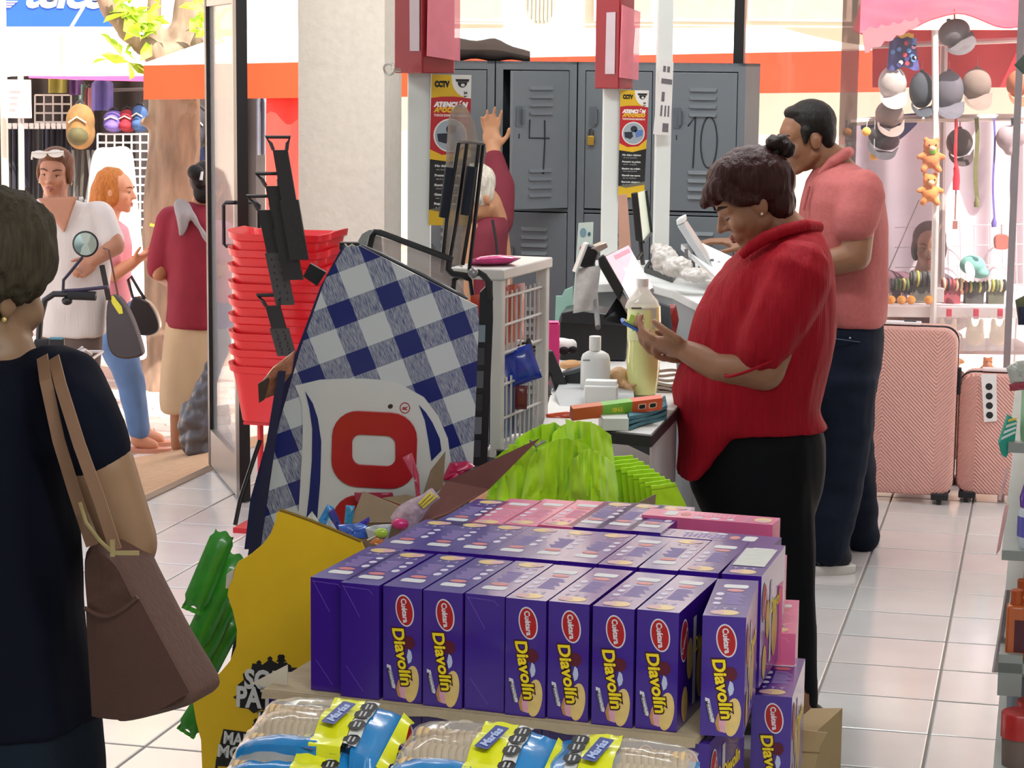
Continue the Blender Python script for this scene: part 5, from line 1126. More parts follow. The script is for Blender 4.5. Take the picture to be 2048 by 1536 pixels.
part(yb_, 'foot', MB().fbox(Fr(0, 0, 0, -6, o=Vector((P(560, 1500, 4.16).x, 4.16, 0))), -.1, .16, 0, P(520, 1640, 4.12).z+.02, -.02, .0), mat('8a7a5a', .8), smooth=False)
# ---- green snack packs hanging at the side
grn = dict(rough=.3, coat=.45, var=.3, sc=18)
gp = [((450, 1065), (386, 1215)), ((470, 1120), (388, 1290)), ((462, 1185), (388, 1335)), ((468, 1232), (400, 1362)), ((478, 1110), (420, 1230)), ((440, 1360), (374, 1462))]
for k, (a, b) in enumerate(gp):
    A_, B_ = P(*a, 4.5+.02*k), P(*b, 4.46+.02*k); ax = (B_-A_).normalized(); sd_ = ax.cross(Vector((0, 1, 0))).normalized(); L_ = (B_-A_).length
    t = thing('green_snack_pack', ['topmost', 'second', 'third', 'fourth', 'inner', 'lowest'][k] + ' green snack pack hanging at the edge of the yellow board', 'snack pack', B_, 'green snack packs on the side rack')
    def f(sg, A_=A_, ax=ax, sd_=sd_, L_=L_):
        def q(u, v):
            w_ = .026*(1 if .1 < v < .9 else .8); th = .012*max(0, (1-abs(2*u-1)**2)*(1-abs(2*v-1)**6))**.6
            return A_ + ax*(v*L_ + .004*math.sin(u*9)*(1 if v in (0, 1) else 0)) + sd_*((u-.5)*2*w_) + Vector((0, -sg*th + .002*nz((u*8, v*12, L_*90)), 0))
        return q
    part(t, 'wrapper', MB().grid(f(1), 8, 18).grid(f(-1), 8, 18), mat('2f8c22', **grn))
    part(t, 'end_seal', MB().slab(lambda u, v: A_ + ax*(L_*(1.0+.06*v)) + sd_*((u-.5)*.044) + Vector((0, .002*math.sin(u*20), 0)), 8, 1, (0, .001, 0)), mat('3aa028', **grn))
t = thing('side_hang_rail', 'dark blue vertical rail carrying the green snack packs', 'rail', Vector((P(480, 1050, 4.62).x, 4.62, 0)))
part(t, 'rail', MB().hex8([P(448, 1400, 4.64), P(478, 1400, 4.64), P(478, 1400, 4.68), P(448, 1400, 4.68), P(556, 742, 4.64), P(572, 742, 4.64), P(572, 742, 4.68), P(556, 742, 4.68)]), mat('14183e', .5), smooth=False)
part(t, 'foot', MB().tube([P(463, 1400, 4.66), Vector((P(463, 1400, 4.66).x, 4.66, 0))], .012), mat('14183e', .5))
part(t, 'hook', MB().tube([P(520, 880, 4.63), P(480, 1000, 4.6), P(470, 1050, 4.58)], .005), bk)
packet('gold_candy_packet', 'small crinkled gold and red packet clipped left of the gingham sign', 'candy packet', [(520, 768), (545, 735), (590, 700), (584, 745), (550, 790), (522, 800)], 4.7, .01, 'a86a4a', rough=.3, var=.5, sc=60, coat=.4)
solid('black_price_holder', 'black square price holder sticking out at the gingham sign edge', 'price holder', MB().prism(Fr(630, 548, 4.8, 0, 0), Fr(630, 548, 4.8).pl([(620, 527), (652, 545), (634, 572), (606, 553)]), -.02, 0), mat('0c0c0e', .5), smooth=False)
solid('brown_price_clip', 'dark brown price clip on the rail left of the gingham sign', 'clip', MB().prism(Fr(525, 780, 4.66), Fr(525, 780, 4.66).pl([(516, 768), (536, 755), (538, 762), (528, 800), (518, 806)]), -.01, 0), mat('3a2a1c', .6), smooth=False)
# ================================================================== candy carton with flaps
kr = mat('8f7a62', .85, var=.1, sc=25, bump=.2, bsc=90); ki = mat('8c5f58', .85, var=.1)
CC = thing('candy_carton', 'open kraft carton with raised flaps behind the cookie boxes', 'carton', P(840, 1080, 4.55))
zc = P(840, 1085, 4.4).z
def leaf_(nm, pts, m_, dd): 
    q = [P(x, y, d) for (x, y), d in zip(pts, dd)]; n_ = (q[1]-q[0]).cross(q[2]-q[0]).normalized()*.004; n = len(q)
    return part(CC, nm, MB().add(q+[p+n_ for p in q], [tuple(reversed(range(n))), tuple(range(n, 2*n))]+[(i,(i+1)%n,(i+1)%n+n,i+n) for i in range(n)]), m_, smooth=False)
leaf_('flap', [(834, 1050), (893, 962), (1080, 876), (978, 978), (900, 1026)], ki, (4.42, 4.5, 4.62, 4.62, 4.5))
leaf_('flap', [(846, 990), (862, 940), (891, 903), (886, 975), (850, 1000)], kr, (4.62, 4.64, 4.66, 4.66, 4.63))
leaf_('flap', [(700, 1046), (726, 982), (812, 1016), (860, 1044)], kr, (4.5, 4.55, 4.55, 4.5))
leaf_('flap', [(765, 996), (812, 990), (860, 1000), (862, 1020), (812, 1014)], mat('9c8a6c', .85), (4.68, 4.68, 4.68, 4.66, 4.66))
leaf_('flap', [(1255, 1016), (1312, 988), (1310, 1020)], mat('8a7a66', .85), (4.75, 4.75, 4.75))
bx = MB(); bq = [P(690, 1060, 4.42), P(1000, 1050, 4.5), P(990, 1000, 4.78), P(720, 1000, 4.72)]
bq = [Vector((p.x, p.y, zc)) for p in bq]
part(CC, 'box', bx.add([*bq, *[p-Vector((0,0,.22)) for p in bq]], [(4,5,6,7),(0,4,5,1),(1,5,6,2),(2,6,7,3),(3,7,4,0)]), kr, smooth=False)
part(CC, 'stand', MB().box(-.28, -.06, 4.5, 4.68, 0, zc-.23), mat('5a4a3a', .8), smooth=False)
cd_ = dict(rough=.25, coat=.5, var=.35, sc=45)
for nm, lab_, pts, d, h in (
    ('blue_candy_bag', 'bright blue candy bag standing up in the carton, left end', [(634, 1045), (655, 1008), (668, 1015), (664, 1046), (645, 1052)], 4.45, '2f8ad0'),
    ('teal_candy_bag', 'teal candy bag upright behind the blue ones', [(688, 1048), (692, 1010), (710, 1012), (704, 1048)], 4.5, '3a9ac8'),
    ('navy_candy_bag', 'dark blue twisted candy bag in the carton', [(657, 1022), (668, 1016), (684, 1052), (690, 1068), (674, 1062)], 4.44, '24309a'),
    ('blue_striped_bag', 'blue candy bag with white panel in front of the kraft flap', [(676, 1050), (720, 1046), (736, 1052), (734, 1076), (700, 1078), (680, 1068)], 4.36, '3a6ad0'),
    ('violet_candy_bag', 'violet candy bag corner beside the kraft flap', [(716, 1046), (738, 1033), (740, 1042), (730, 1054)], 4.38, '4a3aa8'),
    ('white_candy_bag', 'white and silver candy bag under the lime lollipop', [(730, 1056), (750, 1050), (785, 1048), (775, 1082), (738, 1080)], 4.34, 'b9bcc8'),
    ('clear_candy_bag', 'pale candy bag point poking up at the yellow board', [(610, 1040), (624, 1022), (640, 1046), (625, 1054)], 4.4, 'c8ccc4'),
    ('pale_candy_bag', 'pale blue clear candy bag beside the navy one', [(648, 1058), (658, 1034), (676, 1062), (660, 1066)], 4.39, 'a8b8c8'),
    ('orange_candy', 'orange wrapped candy under the lime lollipop', [(738, 1086), (752, 1074), (772, 1082), (756, 1090)], 4.32, 'd8824a')):
    packet(nm, lab_, 'candy', pts, d, .006, h, wob=.003, **cd_)
t = thing('lime_lollipop', 'round lime green lollipop in clear wrap at the carton edge', 'lollipop', P(763, 1078, 4.32))
part(t, 'candy', MB().ell(P(763, 1066, 4.32), (.014, .008, .010)), mat('b0d048', .2, coat=.5, var=.2, sc=80))
part(t, 'stick', MB().tube([P(755, 1070, 4.32), P(735, 1080, 4.33)], .0016, 6), mat('e0e0d8', .5))
t = thing('pink_lollipop_bag', 'pink and white lollipop bag leaning on the big flap', 'candy bag', P(815, 1052, 4.36))
fr = Fr(830, 1010, 4.36)
def lol(sg):
    def q(u, v):
        a = Vector((792, 1050)).lerp(Vector((872, 985)), v); w_ = (14+13*math.sin(PI*min(1, v*1.15+.12))*(1-.4*v)); n_ = Vector((.63, .77)); p = a + n_*((u-.5)*2*w_)
        A_ = fr.px(p.x, p.y); return fr.at(A_[0], A_[1], sg*.010*max(0, (1-abs(2*u-1)**2)*(1-abs(2*v-1)**4))**.6 + .002*nz((u*9, v*9, 2)))
    return q
part(t, 'wrapper', MB().grid(lol(1), 10, 16).grid(lol(-1), 10, 16), mat('d9a8b8', .2, coat=.5, var=.6, sc=55))
part(t, 'pink_end', MB().ell(P(800, 1048, 4.345), (.018, .012, .012), seg=12, nr=8), mat('d0307a', .3, var=.2, coat=.4))
for k in range(3): part(t, 'stick', MB().tube([P(838+k*4, 1008+k*4, 4.345), P(862+k*6, 984+k*4, 4.345)], .0022, 6), mat('e8d83a', .5))
packet('magenta_bag_corner', 'crumpled magenta bag standing behind the big flap', 'bag', [(884, 960), (900, 925), (935, 922), (950, 932), (920, 950), (900, 962)], 4.75, .01, 'c8205a', wob=.005, rough=.3, var=.3, coat=.4)
packet('pink_strip', 'long pink plastic strip curling up in front of the red letter', 'strip', [(805, 915), (824, 905), (838, 950), (842, 1010), (834, 1010), (828, 955)], 4.6, .003, 'c04a62', wob=.003, rough=.3, var=.3, coat=.4)
packet('crimson_strip', 'crimson plastic strip behind the kraft flap', 'strip', [(708, 985), (785, 985), (790, 1003), (740, 1010), (712, 1002)], 4.72, .003, 'a82a4a', wob=.003, rough=.3, var=.3, coat=.4)
# ================================================================== neon yellow-green shopping bags
ng = mat('b2e20a', .75, var=.14, sc=12, sheen=.2); G_ = 'neon green cloth bags'
pos = thing('bag_table', 'small dark stand under the neon green bags', 'stand', Vector((P(1180, 1000, 5.0).x, 5.0, 0)))
zt_ = P(1180, 1010, 4.95).z
part(pos, 'top', MB().box(P(990, 1000, 5).x, P(1380, 1000, 5).x, 4.86, 5.25, zt_-.09, zt_-.07), mat('3a3632', .7), smooth=False)
for x in (1000, 1370):
    for yy in (4.9, 5.2): part(pos, 'leg', MB().box(P(x, 1000, 5).x-.015, P(x, 1000, 5).x+.015, yy-.015, yy+.015, 0, zt_-.09), mat('3a3632', .7), smooth=False)
def drape(k, x0, x1, yt, yb, d, lean, label, sd0):
    fr = Fr((x0+x1)/2, (yt+yb)/2, d)
    def f(u, v):
        x = x0+(x1-x0)*u + lean*v*(u-.5)*2; top = yt + 38*abs(2*u-1)**1.6; y = top+(yb-top)*v
        a, b = fr.px(x, y); n1 = nz((u*2.6+sd0, v*.9, sd0)); n2 = nz((u*7+sd0, v*1.6, sd0+4)); c = .04*(1-abs(2*u-1)**2) + .06*n1 + .04*abs(n2) + .014*nz((u*15+sd0, v*4, sd0)) + .03*v
        return fr.at(a, b, c)
    t = thing('neon_green_bag', label, 'bag', fr.at(0, fr.px(x0, yb)[1]), G_)
    part(t, 'cloth', MB().slab(f, 30, 16, (0, .0015, 0)), ng)
    def hnd(s):
        def f2(u, v):
            xx = x0 + (x1-x0)*(.35+.3*s) + (u-.5)*16 + 8*math.sin(v*2.5+sd0); y = yt + 4 + v*(yb-yt)*.8
            a, b = fr.px(xx, y); uu = (xx-x0)/(x1-x0); c = .04*(1-abs(2*uu-1)**2)+.034*nz((uu*2.6+sd0, v*.8*.9, sd0))+.012*nz((uu*7+sd0, v*.8*1.6, sd0+4))+.03*v*.8 + .007
            return fr.at(a, b, c)
        return f2
    for s in (0, 1): part(t, 'strap', MB().slab(hnd(s), 4, 14, (0, .0012, 0)), ng)
drape(0, 1030, 1180, 842, 1000, 5.12, 22, 'neon green bag draped at the back left of the pile', 1.3)
drape(1, 1105, 1222, 832, 985, 5.06, 14, 'neon green bag with its fold rising highest in the pile', 5.1)
drape(2, 985, 1110, 880, 1015, 5.02, 16, 'neon green bag hanging at the left edge of the pile', 9.7)
drape(3, 1060, 1200, 868, 1015, 4.98, 24, 'neon green bag hanging in front, middle of the pile', 14.2)
drape(4, 1130, 1226, 890, 1012, 4.95, 12, 'neon green bag hanging in front, right of the middle', 21.9)
for k in range(9):
    x0 = 1206+k*12; yt = 908+k*7; fr = Fr(x0+60, yt+60, 5.12-.028*k, -8)
    pts = [(x0, yt+8), (x0+52-k*2, yt-4), (x0+60-k*1.5, yt+2), (min(1381, x0+92), 1030), (x0+10, 1040), (x0-4, yt+60)]
    t = thing('neon_green_bag', ORD[k] + ' folded neon green bag from the back in the fan of bags', 'bag', fr.at(0, -.1), G_)
    def ff(u, v, fr=fr, pts=pts, k=k):
        a = Vector(pts[0]).lerp(Vector(pts[2]), u); b = Vector(pts[4]).lerp(Vector(pts[3]), u); p = a.lerp(b, v); A_ = fr.px(p.x, p.y + 1.2*nz((u*3, k, 0))*(1-v)); return fr.at(A_[0], A_[1], .005*math.sin(u*2.4+k)+.006*nz((u*4, v*3, k*3)))
    part(t, 'cloth', MB().slab(ff, 12, 8, (0, .006, 0)), ng)
    part(t, 'seam', MB().tube([Vector(ff(u/10, .1))+Vector((0, -.001, 0)) for u in range(11)], .0012, 5), mat('8ab80a', .8))
part(pos, 'wire_hook', MB().tube([P(1060, 880, 4.85), P(1072, 892, 4.85), P(1090, 882, 4.86)], .004, 6).tube([P(1072, 892, 4.85), P(1074, 905, 5.0), P(1076, 1000, 5.22)], .003, 6), mat('b0b0a8', .25, .7))
# ================================================================== people
class Head:
    def __init__(s, anchor, w, az, pitch=0, roll=0, h=.23):
        s.R = Matrix.Rotation(math.radians(az), 3, 'Z') @ Matrix.Rotation(math.radians(-pitch), 3, 'X') @ Matrix.Rotation(math.radians(roll), 3, 'Y'); s.h = h
        s.o = Vector(w) - s.R @ (Vector(anchor)*h)
    def at(s, x, y, z): return s.o + s.R @ (Vector((x, y, z))*s.h)
    def ell(s, mb, c, r): mb.ell(s.at(*c), [q*s.h for q in r], s.R)
    def cap(s, mb, a, ra, b, rb): mb.cap(s.at(*a), ra*s.h, s.at(*b), rb*s.h)
    def skull(s, mb, chub=1.0, age=0):
        s.ell(mb, (0, -.07, .64), (.335, .42, .345)); s.ell(mb, (0, .10, .42), (.285*chub, .27, .40)); s.ell(mb, (0, .19, .60), (.27, .19, .22))
        s.cap(mb, (-.2*chub, -.02, .26), .10*chub, (-.05, .24, .09), .085); s.cap(mb, (.2*chub, -.02, .26), .10*chub, (.05, .24, .09), .085); s.ell(mb, (0, .27, .075), (.10, .085, .075))
        s.ell(mb, (0, .26, .22), (.15, .12, .13))
        s.cap(mb, (0, .345, .55), .032, (0, .435, .395), .05); s.ell(mb, (0, .445, .375), (.05, .055, .045)); s.ell(mb, (-.055, .385, .36), (.04, .05, .036)); s.ell(mb, (.055, .385, .36), (.04, .05, .036))
        for q in (-1, 1):
            s.cap(mb, (.07*q, .345, .575), .04, (.21*q, .27, .565), .045); s.ell(mb, (.16*q, .23, .38), (.125*chub, .13, .13)); s.ell(mb, (.335*q, -.05, .44), (.035, .085, .12)); s.ell(mb, (.35*q, -.075, .47), (.03, .07, .08))
        s.cap(mb, (-.075, .335, .235), .036, (.075, .335, .235), .036); s.cap(mb, (-.065, .335, .195), .04, (.065, .335, .195), .04)
    def face(s, par, lids='closed', brow='3a2418', lip='8a4a42', skin=None):
        for q in (-1, 1):
            if lids == 'open':
                e = part(par, 'eye', MB().ell(s.at(.135*q, .305, .49), [.042*s.h, .04*s.h, .028*s.h], s.R, 12, 8), mat('d8d0c8', .3)); part(e, 'iris', MB().ell(s.at(.135*q, .338, .49), [.018*s.h, .012*s.h, .020*s.h], s.R, 10, 7), mat('2a1a12', .3))
                part(par, 'eyelid', MB().tube([s.at(.09*q, .335, .50), s.at(.135*q, .35, .518), s.at(.185*q, .32, .50)], .011*s.h, 6), mat('6a4434', .7))
            else:
                part(par, 'eyelash', MB().tube([s.at(.085*q, .335, .475), s.at(.135*q, .345, .462), s.at(.19*q, .31, .475)], .011*s.h, 6), mat('1c120e', .7))
            part(par, 'eyebrow', MB().tube([s.at(.06*q, .385, .60), s.at(.14*q, .365, .63), s.at(.23*q, .28, .61)], [.012*s.h, .018*s.h, .01*s.h], 6), mat(brow, .8))
        part(par, 'lips', MB().tube([s.at(-.1, .325, .215), s.at(-.04, .372, .232), s.at(0, .375, .226), s.at(.04, .372, .232), s.at(.1, .325, .215)], [.012*s.h, .03*s.h, .03*s.h, .03*s.h, .012*s.h], 8).tube([s.at(-.09, .325, .205), s.at(0, .368, .188), s.at(.09, .325, .205)], [.012*s.h, .034*s.h, .012*s.h], 8), mat(lip, .5))
def hand(mb, w, fwd, nrm, side=1, sz=1.0, curl=.5, spread=.12, thumb=.9, r=.0085):
    """palm and five fingers; fwd along the fingers, nrm out of the palm, side +1 puts the thumb to fwd x nrm"""
    y = Vector(fwd).normalized(); z = Vector(nrm); z = (z-y*z.dot(y)).normalized(); x = y.cross(z)*side; w = Vector(w)
    def L(a, b, c): return w + (x*a + y*b + z*c)*sz
    M = Matrix((x, y, z)).transposed()
    mb.ell(L(0, .045, 0), (.040*sz, .052*sz, .015*sz), M); mb.ell(L(.018, .03, .006), (.022*sz, .032*sz, .016*sz), M); mb.cap(L(0, -.02, 0), .023*sz, L(0, .02, 0), .024*sz)
    for i, (bx, by, ln) in enumerate(((.029, .085, .072), (.010, .092, .080), (-.009, .088, .074), (-.027, .078, .058))):
        a = spread*(1.5-i); p = L(bx, by, 0); d = (y*math.cos(a) + x*math.sin(a)); c = 0
        for k, fl_ in enumerate((.44, .32, .24)):
            c += curl*(.7 if k == 0 else .9); dd = d*math.cos(c) + z*math.sin(c); q = p + dd*ln*fl_*sz; mb.cap(p, (r-.0006*k)*sz, q, (r-.0006*(k+1))*sz, 10); p = q
    p = L(.034, .02, .006); q = p + (x*math.sin(thumb) + y*math.cos(thumb) + z*.25)*.038*sz; e = q + (x*math.sin(thumb*.35) + y*math.cos(thumb*.35) + z*(.25+curl*.4)).normalized()*.034*sz
    mb.cap(p, .0125*sz, q, .0105*sz, 10); mb.cap(q, .0105*sz, e, .0085*sz, 10)
def person(label, px_, d, z=0): c = P(px_, 500, d); return thing('person', label, 'person', Vector((c.x, c.y, z)))
def hairm(h, rough=.5): return mat(h, rough, var=.45, sc=1.0, bump=1.0, bsc=1.2, stretch=(170, 170, 22), spec=.22)
def skinm(h): return mat(h, .5, var=.06, sc=14, sub=.08)
fold = lambda a, f, st=(1, 1, .5): (lambda p: a*nz((p.x*f*st[0], p.y*f*st[1], p.z*f*st[2])))
# ------------------------------------------------------------------ cashier in the red shirt
d = 5.85
t = person('woman in a red ribbed shirt and black trousers looking down at her phone', 1530, d)
sk = skinm('96694e'); H = Head((-.345, -.06, .44), P(1524, 411, d-.075), 96, 30, 0, .228); b = MB(); H.skull(b, 1.12)
b.limb([(H.at(0, -.12, .3), .058), (P(1575, 478, d), .07), (P(1560, 560, d), .12), (P(1520, 760, d), .14), (P(1520, 930, d), .13)])
for (sg, kx) in ((-1, 0), (1, 12)):
    S_ = P(1590+kx, 560, d+sg*.165); E_ = P(1530+kx, 742, d+sg*.21); M_ = P(1445+kx, 737, d+sg*.15); Wr = P(1372+kx*.3, 702, d+(-.10 if sg < 0 else .0))
    b.limb([(S_, .062), (E_, .052), (M_, .046), (Wr, .030)])
Wr = P(1372, 702, d-.10)
hand(b, P(1372, 700, d-.10), P(1300, 688, d-.07)-P(1372, 704, d-.10), Vector((.05, .55, .83)), -1, 1.08, .62, .03, .45, .0095)
hand(b, P(1378, 708, d-.0), P(1305, 706, d-.03)-P(1378, 708, d-.0), Vector((0, -.5, .85)), 1, 1.0, .5, .06, .5)
for sg in (-1, 1): b.limb([(P(1540, 930, d+sg*.09), .10), (P(1585, 1200, d+sg*.09), .06), (Vector((P(1590, 1400, d).x, d+sg*.09, .06)), .045)])
remesh(t, 'body', b, sk, .0045, 3); H.face(t, 'closed', '2a1812', '8a4540')
rib = mat('9c0a1e', .75, var=.16, sc=1.0, bump=1.0, bsc=1.0, stretch=(150, 60, 7), spec=.2)
s_ = MB().stack(d, [(455, 1560, 1630, .05), (470, 1528, 1645, .11), (495, 1492, 1655, .17), (530, 1452, 1663, .2), (570, 1420, 1671, .21), (620, 1394, 1675, .22), (670, 1379, 1673, .22), (705, 1370, 1667, .215), (740, 1352, 1657, .215), (780, 1344, 1648, .215), (815, 1349, 1640, .212), (838, 1354, 1650, .212), (852, 1356, 1657, .208)], 32)
s_.stack(d, [(820, 1350, 1600, .205), (855, 1357, 1492, .19), (885, 1357, 1462, .178), (915, 1354, 1430, .165), (946, 1350, 1402, .15)], 24)
for sg in (-1, 1): s_.limb([(P(1592, 552, d+sg*.15), .095), (P(1560, 630, d+sg*.195), .086), (P(1528, 690, d+sg*.215), .074)])
remesh(t, 'shirt', s_, rib, .007, 4, disp=lambda p: .005*nz((p.x*16, p.y*10, p.z*6)) + .004*nz((p.x*40, p.y*20, p.z*9)))
c_ = MB().tube([P(1483, 512, d-.10), P(1500, 495, d-.115), P(1530, 476, d-.12), P(1570, 460, d-.10), P(1610, 451, d-.06), P(1636, 455, d), P(1615, 450, d+.07), P(1540, 470, d+.11), P(1490, 505, d+.1)], [.012, .016, .018, .018, .018, .018, .018, .016, .012], 10)
remesh(t, 'collar', c_, rib, .004, 2)
part(t, 'sleeve_hem', MB().tube([P(1508, 728, d-.215)+Vector((.076*math.cos(a)*.96, .07*math.sin(a), .076*math.cos(a)*.42)) for a in [2*PI*k/20 for k in range(21)]], .004, 6), rib)
blk_ = mat('07080d', .8, var=.15, sc=20, spec=.2)
q = MB().stack(d, [(800, 1372, 1630, .17), (840, 1372, 1642, .19), (880, 1372, 1653, .205), (930, 1372, 1653, .205), (975, 1378, 1647, .2), (1020, 1398, 1632, .19), (1070, 1440, 1618, .175), (1120, 1490, 1612, .16)], 28)
for sg, kx in ((-1, 0), (1, -22)): q.limb([(P(1545+kx, 960, d+sg*.085), .115), (P(1560+kx, 1080, d+sg*.085), .095), (P(1580+kx, 1250, d+sg*.085), .07), (Vector((P(1592+kx, 1420, d).x, d+sg*.085, .09)), .048)])
remesh(t, 'trousers', q, blk_, .009, 3, disp=fold(.004, 14))
for sg, kx in ((-1, 0), (1, -22)):
    x = P(1592+kx, 1420, d).x; remesh(t, 'shoe', MB().limb([(Vector((x+.03, d+sg*.085, .045)), .045), (Vector((x-.08, d+sg*.085, .035)), .036), (Vector((x-.17, d+sg*.085, .03)), .03)]), mat('0a0a0c', .5), .006, 2)
hr = MB(); hr.ell(P(1507, 362, d), (.114, .094, .096)); hr.ell(P(1556, 405, d), (.048, .074, .064)); hr.ell(P(1468, 358, d), (.075, .082, .062))
hr.limb([(P(1462, 352, d-.03), .055), (P(1430, 385, d-.03), .036), (P(1412, 405, d-.02), .018)]); hr.limb([(P(1462, 352, d+.04), .05), (P(1428, 388, d+.03), .03), (P(1415, 402, d+.02), .018)])
hr.limb([(P(1440, 375, d-.055), .03), (P(1480, 400, d-.077), .02), (P(1512, 402, d-.082), .012)]); hr.limb([(P(1530, 330, d), .05), (P(1552, 300, d), .025)])
remesh(t, 'hair', hr, hairm('34120f', .42), .005, 2, disp=lambda p: .0035*nz((p.x*95, p.y*95, p.z*18)))
bn_ = MB(); bn_.ell(P(1562, 292, d), (.032, .036, .03)); bn_.ell(P(1550, 288, d-.012), (.026, .028, .026)); bn_.ell(P(1578, 302, d), (.018, .026, .022))
remesh(t, 'hair_bun', bn_, hairm('1e0b0a'), .004, 1, disp=lambda p: .006*nz((p.x*50, p.y*50, p.z*40)))
part(t, 'hair_tie', MB().tube([P(1545, 306, d)+Vector((.02*math.cos(a), .03*math.sin(a), .012*math.cos(a))) for a in [2*PI*k/14 for k in range(15)]], .007, 6), mat('0c0a0a', .7))
part(t, 'earring', MB().ell(P(1524, 428, d-.085), (.004, .004, .005), seg=10, nr=6), mat('d8d0c0', .2, .6))
ph = thing('phone', 'blue-cased phone held edge-on in the woman\'s hands', 'phone', P(1285, 672, d-.07))
a_, b_ = P(1244, 644, d-.07), P(1318, 684, d-.07); ax = (b_-a_).normalized(); up = Vector((-.4, 0, .9)); up = (up-ax*up.dot(ax)).normalized(); dp = Vector((0, .075, 0))
part(ph, 'case', MB().hex8([a_-up*.0045, b_-up*.0045, b_-up*.0045+dp, a_-up*.0045+dp, a_+up*.0045, b_+up*.0045, b_+up*.0045+dp, a_+up*.0045+dp]), mat('3a6ab8', .35), bevel=.003)
part(ph, 'screen', MB().hex8([a_+up*.0046+ax*.004, b_+up*.0046, b_+up*.0046+dp*.94, a_+up*.0046+dp*.94+ax*.004, a_+up*.0056+ax*.004, b_+up*.0056, b_+up*.0056+dp*.94, a_+up*.0056+dp*.94+ax*.004]), mat('10141c', .1), smooth=False)
# ------------------------------------------------------------------ man in the pink shirt
d = 7.78
t = person('man in a salmon pink short-sleeved shirt and dark jeans at the rear counter', 1690, d)
sk = skinm('82573c'); H = Head((-.345, -.06, .44), P(1633, 284, d-.085), 96, 14, 0, .238); b = MB(); H.skull(b, 1.0)
b.limb([(H.at(0, -.12, .3), .06), (P(1668, 330, d), .065), (P(1690, 400, d), .12), (P(1690, 560, d), .13), (P(1690, 760, d), .12)])
for sg in (-1, 1):
    b.limb([(P(1722, 395, d+sg*.18), .06), (P(1712, 512, d+sg*.22), .053), (P(1650, 528, d+sg*.2), .046), (P(1490, 492, d-.02+sg*.12), .03)])
    b.limb([(P(1685, 800, d+sg*.09), .08), (P(1670, 1000, d+sg*.09), .05), (Vector((P(1665, 1080, d).x, d+sg*.09, .1)), .045)])
hand(b, P(1492, 492, d-.14), P(1420, 478, d-.12)-P(1492, 492, d-.14), Vector((-.1, .1, -1)), 1, 1.05, .28, .1, .7, .0095)
remesh(t, 'body', b, sk, .0055, 3); H.face(t, 'closed', '140e0c', '6a3a34')
sal = mat('aa5856', .8, var=.12, sc=60, bump=.35, bsc=160)
s_ = MB().stack(d, [(322, 1648, 1702, .07), (338, 1628, 1726, .13), (362, 1612, 1750, .185), (400, 1603, 1766, .21), (450, 1598, 1774, .205), (520, 1594, 1776, .19), (580, 1597, 1775, .188), (620, 1604, 1773, .188), (640, 1612, 1772, .185), (648, 1625, 1766, .18)], 30)
for sg in (-1, 1): s_.limb([(P(1722, 388, d+sg*.17), .088), (P(1714, 425, d+sg*.205), .08), (P(1711, 446, d+sg*.215), .076)])
remesh(t, 'shirt', s_, sal, .008, 4, disp=lambda p: .006*nz((p.x*14, p.y*10, p.z*9)))
remesh(t, 'collar', MB().limb([(P(1640, 348, d-.08), .012), (P(1664, 325, d-.085), .02), (P(1692, 306, d-.05), .02), (P(1698, 304, d+.03), .02)]), sal, .005, 2)
part(t, 'placket', MB().tube([P(1618, 372, d-.10), P(1606, 420, d-.10)], .006, 6), sal)
den = mat('0f1626', .85, var=.3, sc=8, bump=.2, bsc=200, spec=.2)
q = MB().stack(d, [(632, 1625, 1764, .165), (660, 1616, 1768, .178), (720, 1615, 1765, .18), (770, 1620, 1752, .17), (800, 1626, 1748, .15)], 26)
q.limb([(P(1690, 760, d-.08), .115), (P(1692, 880, d-.09), .092), (P(1678, 980, d-.09), .085), (P(1658, 1060, d-.1), .084), (P(1655, 1088, d-.1), .082)])
q.limb([(P(1692, 760, d+.08), .11), (P(1700, 880, d+.12), .088), (P(1716, 980, d+.2), .07), (P(1722, 1050, d+.28), .066), (P(1724, 1074, d+.3), .066)])
remesh(t, 'jeans', q, den, .009, 3, disp=fold(.007, 12, (1, 1, 1.6)))
part(t, 'pocket_seam', MB().tube([P(1660, 676, d-.178), P(1690, 680, d-.19), P(1720, 684, d-.18)], .002, 5), mat('3a4658', .6))
part(t, 'rivet', MB().ell(P(1700, 676, d-.185), (.004, .003, .004), seg=8, nr=5), mat('a8a8a8', .3, .7))
def sneaker(par, heel_px, y, dd, label=None):
    f0 = FL(heel_px, y); x0, yy = f0.x, dd
    def loop(z, k, dx=0): return [Vector((x0 - .135 + dx + (.150*k)*math.cos(a) + (.0), yy + (.048*k if math.cos(a) > 0 else .052*k)*math.sin(a), z)) for a in [2*PI*i/24 for i in range(24)]]
    so = part(par, 'sole', MB().loft([loop(.0, .96), loop(.008, 1.02), loop(.03, 1.03), loop(.034, .97)]), mat('cfcac4', .6))
    up_ = MB().limb([(Vector((x0-.04, yy, .06)), .045), (Vector((x0-.12, yy, .05)), .042), (Vector((x0-.21, yy, .035)), .034), (Vector((x0-.255, yy, .03)), .026)]).limb([(Vector((x0-.045, yy, .07)), .046), (Vector((x0-.05, yy, .11)), .044)])
    u = remesh(par, 'shoe_upper', up_, mat('11131a', .8, var=.2, sc=60), .006, 2)
    for k in range(3): part(u, 'side_stripe', MB().hex8([Vector((x0-.10-.022*k+dx, yy-.0445+dz*.1, .035+dz)) + o for o in (Vector((0,0,0)), Vector((0,.002,0))) for dx, dz in ((0,0),(.010,0),(-.008,.05),(-.018,.05))]), mat('2a2c34', .6), smooth=False)
sneaker(t, 1700, 1146, FL(1660, 1146).y); sneaker(t, 1752, 1094, FL(1720, 1092).y)
